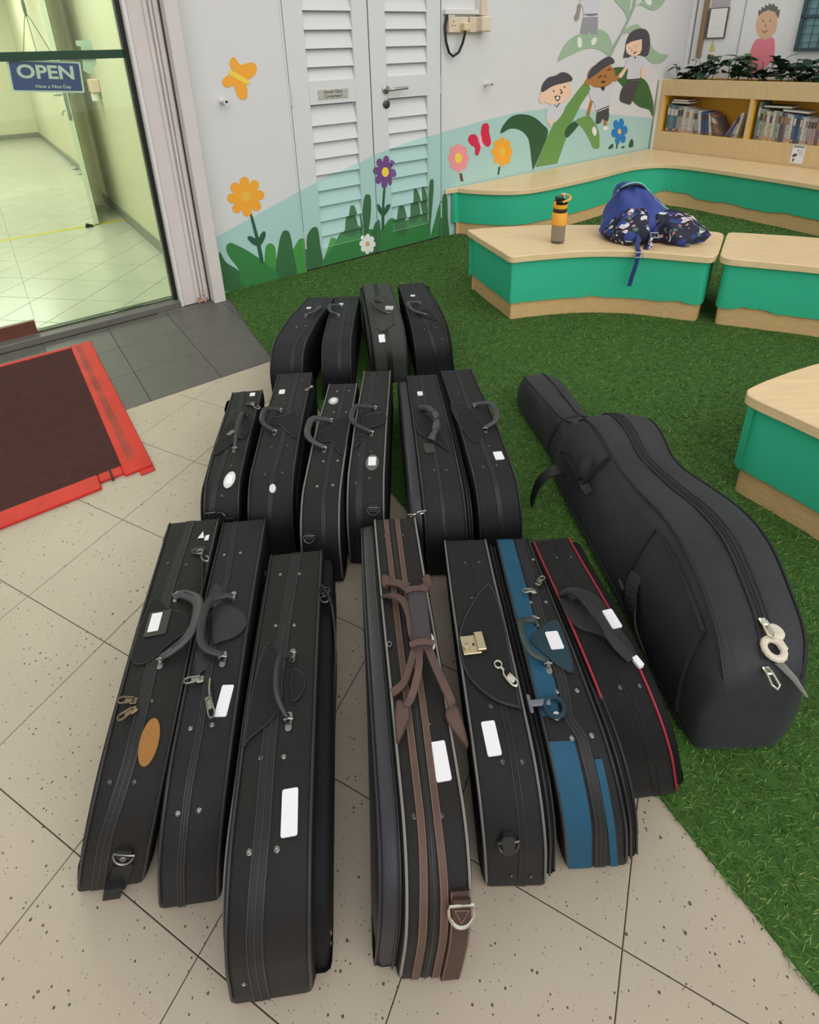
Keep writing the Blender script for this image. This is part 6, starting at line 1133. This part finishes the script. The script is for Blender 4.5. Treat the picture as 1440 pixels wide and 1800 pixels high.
# ---- E clasp
c = Case('E', 'black case with a gold clasp on its large curved flap', 'black', piping='grey'); f = c.f
c.strip('centre_seam', .013, c.end - .02, c.fun(f['zip']), .010, .0010, fab['black'], [(-.005, .0009, ridge, .001), (.005, .0009, ridge, .001)])
c.rivets(dkmetal); c.pocket(1, .016, .014, side, edge=pipm['black'])
c.patch('handle_flap', f['flap'], .0045, flapm, pipm['black'], .0022); c.label(0, .024, .052, .06)
t, l = f['clasp']; T = c.local(t, l, .08, .005); b = MB().cbox((-.024, -.021, 0), (.012, .021, .004), .001, T=T).cbox((.004, -.019, .003), (.022, .023, .010), .0015, T=T); b.build('gold_clasp', brass, c.root)
MB().lathe([(.0065, .004), (.0065, .008), (.004, .009)], (0, 0, 0), 12, T=lambda x, y, z: T(x - .016, y - .006, z)).build('clasp_button', brass, c.root, True); MB().box((-.003, -.004, .0041), (.001, .002, .0044), T=T).build('clasp_keyhole', black, c.root)
silver = mat('bright_latch', (216, 212, 196), .25, 1.)
c.snap(f['latch'][0] + .022, f['latch'][1] - .006, .55, silver, .05); MB().cbox((-.004, -.022, .002), (.006, -.006, .009), .002, T=c.local(*f['latch'], .9, .004)).build('latch_lever', silver, c.root)
c.dring(*f['ring'], .0165, dkmetal, webm, th_=.0026); plate(MB(), c.local(f['ring'][0] - .002, f['ring'][1]), .020, .034, .006, 0, .010).build('ring_keeper', mat('keeper_leatherette', (40, 42, 42), .4), c.root)
# ---- F teal
c = Case('F', 'teal and black case with white label, front row second from right', 'black'); f = c.f
ft = c.fun(f['teal']); wdt = lambda t: (ft(t) + c.T(t) / 2 - .004); ctr = lambda t: (ft(t) - c.T(t) / 2 + .004) / 2
for a, b in ((.014, .262), (.300, c.end - .022)): c.strip('teal_panel', a, b, ctr, wdt, .0016, teal)
c.strip('teal_panel', .014, .236, c.fun(f['teal2']), .014, .0014, teal)
c.strip('zipper', .013, c.end - .02, lambda t: ft(t) + .014, .020, .0014, zipm, [(-.008, .0015, ridge, .001), (.008, .0015, ridge, .001), (0, .0012, ridge, .0014)])
c.rivets(); c.pocket(1, .020, .010, side, edge=pipm['black'])
c.patch('handle_flap', f['flap'], .0035, teald, ridge, .0012); c.handle(r=.0078, rise=.024, m_=mat('handle_green_black', (52, 66, 66), .45), square=.85); c.label(0, .026, .040, .05, h=.003)
for (t, l), ro_ in zip(f['pulls'], (-1.5, 2.4)): c.pull(t, l, ro_, ln=.024)
t, l = f['sideclip']; T = c.local(t, l, 0, .004); MB().cbox((-.026, -.005, 0), (.012, .006, .006), .002, T=T).cbox((-.028, -.016, .001), (-.022, .016, .006), .002, T=T).build('grey_clip', mat('clip_grey', (104, 106, 118), .4), c.root)
t, l = f['ring']; T = c.local(t, l, 0, .006); MB().tube([T(.017 * math.cos(a), .017 * math.sin(a) - .002, .001) for a in np.linspace(0, 6.28, 13)[:-1]], .0042, 6, closed=True).build('teal_loop', teald, c.root, True)
el(c, 'white_stud', *f['stud'], .006, .006, .006, mat('stud_white', (196, 204, 206), .4), n=12)
# ---- G red piping
c = Case('G', 'small black case with red piping, front row far right beside the cello bag', 'soft', piping='red'); f = c.f
c.rivets(dkmetal); c.pocket(1, .018, .012, side)
c.strip('centre_seam', .013, c.end - .02, lambda t: .008, .012, .0008, fab['soft'], [(-.006, .0008, zipm, .0008), (.006, .0008, zipm, .0008)])
c.patch('handle_flap', f['flap'], .006, mat('mesh_flap', (44, 42, 44), .85, bump=.8, bscale=420, var=.3, vscale=180), ridge, .0014)
for k in (0, 1): ribbon(MB(), catmull([c.P(.46 - .02 * k, -.040 + .03 * k, .006), c.P(.43 - .02 * k, -.012 + .02 * k, .030), c.P(.385 - .02 * k, .002 + .01 * k, .036), c.P(.33 - .01 * k, .018, .026), c.P(.298, .038, .006)], 4, False), c.frame(.4, 0)[1], .018, .004).build('handle_strap', mat('soft_strap', (40, 38, 41), .8), c.root)
c.label(0, .022, .042, .1, h=.0065); plate(MB(), c.local(*f['label'][1], .3), .012, .020, .002, .0, .008).build('white_tag', labm, c.root)
# ---- middle row
c = Case('H1', 'narrow black case with upright handle, middle row far left', 'warm', piping='black'); f = c.f
c.zip(.016); c.rivets(dkmetal); c.patch('handle_flap', f['flap'], .004, flapm, ridge, .0012); c.patch('handle_flap', f['flap2'], .004, flapm, ridge, .0012)
f['handle'] = [f['handle'][0], f['handle'][1], (f['handle'][2][0], .019)]; c.handle(r=.0075, rise=.042, m_=hdark, square=.3)
plate(MB(), c.local(*f['plate'], -.5), .016, .030, .003, .003, .0062).build('metal_plate', zinc, c.root); el(c, 'label_sleeve', *f['oval'], .015, .026, .003, mat('oval_sleeve', (206, 206, 204), .3), -.2); plate(MB(), c.local(*f['oval'], -.1), .017, .028, .002, .003, .0042).build('name_label', labm, c.root)
plate(MB(), c.local(*f['label'][0], .0), .018, .022, .001, 0, .0022).build('small_sticker', labm, c.root)
c.dring(*f['ring'], .016, dkmetal); c.snap(f['ring'][0] - .014, f['ring'][1] + .006, .6, zinc, .05); c.pocket(-1, .014, .03, side)
T = c.local(.165, -.002, 1.4, .006); b = MB().tube([T(.014 * math.cos(a), .014 * math.sin(a), .003) for a in np.linspace(0, 6.28, 12)[:-1]], .0022, 6, closed=True); b.tube([T(-.012, .012, .003), T(-.008, .036, .004), T(.008, .04, .004), T(.014, .014, .003)], .002, 6); b.tube([T(0, -.016, .004), T(.004, -.036, .006), T(-.012, -.052, .002)], .002, 6); b.build('ring_clip', dkmetal, c.root, True)
c = Case('H2', 'black case with white pull at its end, middle row second from left', 'black'); f = c.f
c.zip(.014); c.rivets(dkmetal); c.patch('handle_flap', f['flap'], .003, flapm, ridge, .0012); c.handle(r=.0095, rise=.028, m_=hdark, square=.7); c.label(0, .020, .032, .05); c.pocket(1, .012, .03, side)
el(c, 'white_pull', *f['pull'], .009, .012, .010, mat('pull_white', (208, 208, 204), .4), n=12); c.snap(.74, .058, 2.5, zinc, .03)
c = Case('H3', 'grey-piped black case with oval label, middle row third from left', 'black', piping='grey'); f = c.f
c.zip(.012); c.rivets(); el(c, 'label_sleeve', *f['oval'], .017, .027, .0022, clear, 0); plate(MB(), c.local(*f['oval']), .017, .026, .002, .002, .0036).build('name_label', labm, c.root)
c.patch('handle_flap', f['flap'], .003, flapm, ridge, .0012); c.handle(r=.0105, rise=.030, square=.85); c.dring(*f['ring'], .016, dkmetal)
c = Case('H4', 'grey-piped black case with round label, middle row third from right', 'warm', piping='grey'); f = c.f
c.zip(.018); c.rivets(dkmetal); el(c, 'label_sleeve', *f['oval'], .019, .034, .0022, mat('dark_sleeve', (96, 94, 92), .3)); plate(MB(), c.local(*f['label'][0]), .022, .036, .002, .002, .0036).build('name_label', labm, c.root)
c.patch('handle_flap', f['flap'], .004, flapm, ridge, .0014); c.patch('handle_flap', [(.452, -.040), (.455, -.012), (.43, -.020), (.395, -.042)], .003, flapm, ridge, .0012); c.handle(r=.009, rise=.028, m_=hdark, square=.8); c.dring(*f['ring'], .017, dkmetal)
c = Case('H5', 'black case with twisted strap handle, middle row second from right', 'warm', piping='black'); f = c.f
c.zip(.010); c.rivets(dkmetal); c.label(0, .020, .030); c.patch('handle_flap', f['flap'], .004, flapm, ridge, .0014); c.pocket(-1, .034, .018, shiny); c.pocket(1, .014, .016, side, edge=pipm['black'])
plate(MB(), c.local(*f['plate'], .1), .030, .042, .006, 0, .004).build('leather_patch', mat('dark_patch', (52, 52, 50), .5), c.root)
A = [c.P(.655, -.026, .004), c.P(.635, -.016, .018), c.P(.595, .002, .030), c.P(.555, .012, .036), c.P(.52, .014, .034), c.P(.485, .004, .022), c.P(.462, -.010, .006)]
C_ = catmull([tuple(a) for a in A], 5, False); k = len(C_)
hd5 = MB().tube(C_, [.010 + .0022 * math.sin(i * .9) for i in range(k)], 8).build('twisted_handle', hgrip, c.root, True)
tw5 = MB()
for ph in (0, 3.14): tw5.tube([Vector(C_[i]) + Vector((.009 * math.cos(i * .55 + ph), 0, .009 * math.sin(i * .55 + ph))) for i in range(2, k - 2)], .003, 5)
tw5.build('handle_twist_seam', ridge, hd5, True)
c = Case('H6', 'black case with rubber handle lying right, middle row far right', 'black', piping='black'); f = c.f
c.zip(.014); c.rivets(dkmetal); c.label(0, .026, .034, .05); c.patch('handle_flap', f['flap'], .003, flapm, ridge, .0012); c.handle(r=.0095, rise=.026, square=.7)
# ---- back row
c = Case('I1', 'black case with small handle, back row far left', 'blue_black', piping='black'); f = c.f
c.zip(.016); c.rivets(); f['handle'] = [(.655, .026), (.545, .004), (.60, .052)]; c.handle(r=.009, rise=.02, square=.3); c.label(0, .020, .026)
c = Case('I2', 'black case with handle lying left, back row second from left', 'blue_black', piping='black'); f = c.f
c.zip(.016); c.rivets(dkmetal); f['handle'] = [(.665, -.014), (.525, -.014), (.57, -.06)]; c.handle(r=.009, rise=.022, square=.6); c.label(0, .020, .026)
c = Case('I3', 'charcoal grey case with white handle tag, back row second from right', 'charcoal', piping='black'); f = c.f
c.zip(.026); c.rivets(); c.patch('handle_flap', f['flap'], .004, mat('charcoal_flap', (56, 58, 54), .75, bump=.4, bscale=300), ridge, .0014); f['handle'] = [(.525, .000), (.385, .016), (.44, -.045)]; c.handle(r=.0085, rise=.028, m_=hdark, square=.4); c.pocket(-1, .014, .02, mat('charcoal_pocket', (52, 60, 54), .6), edge=pipm['black'])
c.label(0, .026, .034); plate(MB(), c.local(.435, .026, -.3), .036, .026, .003, .004, .012).build('white_tag', mat('tag_translucent', (196, 198, 196), .3), c.root)
c = Case('I4', 'black case with handle lying left, back row far right on the turf', 'black', piping='black'); f = c.f
c.zip(.016); c.rivets(dkmetal); c.patch('handle_flap', f['flap'], .003, flapm, ridge, .0012); f['handle'] = [(.49, -.004), (.36, .004), (.42, -.062)]; c.handle(r=.009, rise=.024, square=.5); c.label(0, .022, .026); c.pocket(1, .016, .016, side)

# ================================================================ CELLO BAG
ce = thing('cello_bag', (.66, 1.15, 0), 'large black padded cello bag lying on its side on the turf', 'instrument case')
cfab = mat('cello_nylon', (43, 43, 48), .58, bump=.35, bscale=300, var=.2, vscale=9, spec=.35, sheen=.05, grain=.3); cseam = mat('cello_seam', (30, 30, 34), .6)
CS = [  # y, zb, zt, x left bottom, x left top, x right top, x right bottom
 (.684, .030, .150, .585, .600, .700, .695), (.692, .008, .190, .566, .588, .722, .715), (.712, .0, .222, .555, .585, .742, .728), (.76, .0, .250, .548, .594, .766, .738), (.84, .0, .268, .540, .604, .785, .75), (.95, .0, .272, .530, .614, .812, .77),
 (1.07, .0, .252, .520, .618, .826, .775), (1.19, .0, .222, .508, .610, .812, .75), (1.30, .0, .218, .496, .596, .768, .725), (1.40, .0, .236, .487, .585, .768, .72), (1.47, .0, .236, .484, .572, .768, .715), (1.515, .006, .222, .488, .562, .745, .69), (1.542, .012, .185, .495, .552, .672, .645),
 (1.60, .012, .158, .490, .530, .622, .615), (1.70, .008, .150, .474, .506, .612, .605), (1.80, .006, .145, .458, .484, .603, .598), (1.89, .006, .135, .447, .470, .594, .592), (1.95, .010, .115, .452, .474, .582, .582), (1.975, .022, .085, .466, .484, .562, .565)]
CSa = np.array(CS)
def cs(y):
    return [float(np.interp(y, CSa[:, 0], CSa[:, k])) for k in range(1, 7)]
def csm(y):
    k = np.clip(np.searchsorted(CSa[:, 0], y), 1, len(CS) - 1); i0, i1 = max(k - 2, 0), min(k + 1, len(CS) - 1)
    p0, p1, p2, p3 = CSa[i0], CSa[k - 1], CSa[k], CSa[i1]; h = p2[0] - p1[0]; t = (y - p1[0]) / h
    m1 = (p2[1:] - p0[1:]) / max(1e-6, p2[0] - p0[0]) * h; m2 = (p3[1:] - p1[1:]) / max(1e-6, p3[0] - p1[0]) * h
    return list((2 * t ** 3 - 3 * t * t + 1) * p1[1:] + (t ** 3 - 2 * t * t + t) * m1 + (-2 * t ** 3 + 3 * t * t) * p2[1:] + (t ** 3 - t * t) * m2)
def cel(y, u, puff=0.):
    """u: 0..1 up the left face, 1..2 across the top, 2..3 down the right, 3..4 along the ground"""
    zb, zt, lb, lt, rt, rb_ = csm(y); u = u % 4; r = .16
    C4 = [(lb, zb), (lt, zt), (rt, zt), (rb_, zb)]; k = int(u); a, b = C4[k], C4[(k + 1) % 4]; f = u - k
    x, z = a[0] + (b[0] - a[0]) * f, a[1] + (b[1] - a[1]) * f
    nx, nz = -(b[1] - a[1]), (b[0] - a[0]); m_ = math.hypot(nx, nz) or 1; nx, nz = nx / m_, nz / m_
    bul = [.020, .016, .020, .0][k] * (4 * f * (1 - f)) * min(1, (zt - zb) / .2)
    return Vector((x + nx * (bul + puff), y, max(.0, z + nz * (bul + puff) if k != 3 else z)))
us = []
for k in range(4):
    for f_ in (0.0, .05, .12, .2, .28, .36, .44, .52, .6, .68, .76, .84, .9, .95): us.append(k + f_)
def crnd(y, u):
    """soften the four edges"""
    d = .07; p = cel(y, u); k = round(u)
    if abs(u - k) < d: return (cel(y, k - d) + cel(y, k + d)) * .5 * .55 + p * .45
    return p
ys = np.concatenate([np.linspace(.684, .712, 5), np.linspace(.725, 1.44, 60), np.linspace(1.455, 1.56, 11), np.linspace(1.575, 1.94, 26), np.linspace(1.952, 1.975, 3)])
from mathutils import noise
def wrinkle(p):
    k = noise.noise(Vector((p.x * 14, p.y * 7, p.z * 14))) * .007 + (abs(noise.noise(Vector((p.x * 30 + 5, p.y * 13, p.z * 24)))) - .3) * .005
    return Vector((-.5 * k, 0, .8 * k))
MB().loft([[tuple(crnd(y, u) + wrinkle(crnd(y, u)) * (min(1, max(0, (u - .2) * 4)) if u < 2.8 else 0)) for u in us] for y in ys]).build('bag_body', cfab, ce, True, 60)
sy_ = np.linspace(.70, 1.53, 44)
def cline(name, pts, r, m_, n=6): return MB().tube([tuple(p) for p in pts], r, n).build(name, m_, ce, True)
cline('seam_piping', [crnd(y, 1.0) + wrinkle(crnd(y, 1.0)) + Vector((-.001, 0, .0015)) for y in sy_], .0036, cseam)
cline('seam_piping', [crnd(y, .10) + Vector((-.004, 0, 0)) for y in np.linspace(.72, 1.5, 40)], .0040, cseam)
cline('seam_piping', [crnd(y, 2.0) + wrinkle(crnd(y, 2.0)) + Vector((0, 0, .0015)) for y in sy_], .0034, cseam)
R = []
zu = lambda y: float(np.interp(y, [.66, .75, .95, 1.1, 1.3, 1.45, 1.53], [1.52, 1.50, 1.50, 1.46, 1.45, 1.45, 1.45]))
for y in np.linspace(.715, 1.53, 50):
    a, b = cel(y, zu(y) - .07), cel(y, zu(y) + .07); wk = wrinkle(cel(y, zu(y))); a = a + wk; b = b + wk; e = Vector((0, 0, .003)); R.append([tuple(a), tuple(a + e), tuple(b + e), tuple(b)])
MB().loft(R).build('zipper', zipm, ce)
for d in (-.075, -.018, .018, .075): cline('zipper_cord', [cel(y, zu(y) + d) + wrinkle(cel(y, zu(y))) + Vector((0, 0, .0035)) for y in np.linspace(.715, 1.53, 50)], .0016, ridge, 5)
for (y, l) in ((.765, .0), (.700, .0)):
    p = cel(y, zu(max(y, .70))); b = MB().cbox((-.007, -.008, .002), (.007, .008, .010), .002, T=lambda x, yy, z: (p.x + x, p.y + yy, p.z + z))
    sg = -1
    b.tube([(p.x - .005, p.y, p.z + .010), (p.x - .007, p.y + sg * .026, p.z + .006), (p.x, p.y + sg * .032, p.z + .003), (p.x + .007, p.y + sg * .026, p.z + .006), (p.x + .005, p.y, p.z + .010)], .0022, 6); b.build('zipper_pull', silver, ce)
lk = thing('white_ring_lock', tuple(cel(.735, 1.56) + Vector((.004, 0, .004))), 'white plastic ring lock on the cello bag zipper end', 'lock')
ivory = mat('ivory_plastic', (214, 204, 186), .4); p = cel(.722, 1.56)
MB().tube([(p.x + .002 + .017 * math.cos(a), p.y + .017 * math.sin(a), p.z + .012 + .004 * math.sin(a)) for a in np.linspace(0, 6.28, 15)[:-1]], .0065, 8, closed=True).build('lock_ring', ivory, lk, True)
MB().lathe([(.012, -.005), (.017, 0), (.017, .006), (.012, .010)], (p.x + .020, p.y + .030, p.z + .014), 16).build('lock_knob', ivory, lk, True)
MB().cbox((p.x + .012, p.y - .002, p.z + .006), (p.x + .03, p.y + .026, p.z + .014), .003).build('lock_bar', ivory, lk)
pt = cel(.70, 1.72); MB().tube([tuple(cel(.71, 1.62) + Vector((0, 0, .006))), tuple(pt + Vector((.012, -.012, .004))), tuple(pt + Vector((.03, -.03, -.02)))], [.008, .006, .003], 6).build('frayed_tab', mat('grey_fray', (120, 122, 118), .8), ce)
# big pocket on the left face and its edge seam
R = []
for y in np.linspace(.76, 1.02, 18): R.append([tuple(cel(y + .05 * (u - .5), u, .0075)) for u in np.linspace(.16, .90, 9)] + [tuple(cel(y + .05 * (u - .5), u, .0)) for u in np.linspace(.90, .16, 9)])
MB().loft(R).build('front_pocket', mat('cello_pocket_nylon', (44, 44, 50), .57, bump=.35, bscale=300, var=.14, vscale=9, spec=.4), ce, True, 60)
cline('pocket_seam', [cel(1.02 + .05 * (u - .5), u, .0095) for u in np.linspace(.16, .90, 12)], .003, cseam)
cline('pocket_seam', [cel(y, .90, .0095) for y in np.linspace(.78, 1.04, 16)], .0026, cseam)
# pocket flap with grab handle near the shoulder
R = []
for y in np.linspace(1.33, 1.49, 12): R.append([tuple(cel(y, u, .009)) for u in np.linspace(.45, .96, 7)] + [tuple(cel(y, u, .0)) for u in np.linspace(.96, .45, 7)])
MB().loft(R).build('bow_pocket_flap', cfab, ce, True, 60)
cline('flap_seam', [cel(1.33, u, .010) for u in np.linspace(.45, .96, 9)], .0028, cseam); cline('flap_seam', [cel(1.49 - .16 * k / 11, .45 + .12 * math.sin(k / 11 * 3), .010) for k in range(12)], .0026, cseam)
ribbon(MB(), catmull([cel(1.36, .80, .010), cel(1.34, .72, .032), cel(1.31, .60, .034), cel(1.29, .52, .010)], 4, False), (0, .6, .8), .026, .004).build('grab_handle', webm, ce)
ribbon(MB(), catmull([cel(.995, .50, .008), cel(.975, .40, .020), cel(.93, .28, .026), cel(.885, .18, .016), cel(.87, .10, .004)], 4, False), (0, 1, .2), .034, .004).build('shoulder_strap', webm, ce)
plate(MB(), (lambda p: (lambda x, y, z: (p.x + z * -.7 + x * .2, p.y + y, p.z + x + z * .7)))(cel(1.02, .26, .010)), .010, .028, .003, 0, .004).build('strap_slider', mat('slider_grey', (110, 108, 106), .4), ce)
ribbon(MB(), catmull([(.478, 1.40, .11), (.455, 1.385, .13), (.425, 1.375, .125), (.395, 1.37, .09), (.383, 1.37, .03), (.382, 1.36, .012)], 4, False), (0, 1, .1), .034, .004).build('shoulder_strap', webm, ce)
# neck sleeve seams
cline('neck_seam', [crnd(y, 1.0) + Vector((0, 0, .002)) for y in np.linspace(1.56, 1.95, 18)], .003, cseam); cline('neck_seam', [cel(y, 1.62) + Vector((0, 0, .002)) for y in np.linspace(1.56, 1.95, 18)], .003, cseam)
cline('neck_seam', [crnd(1.60, u) * 1.0 + Vector((0, 0, .001)) for u in np.linspace(.1, 2.6, 26)], .003, cseam)
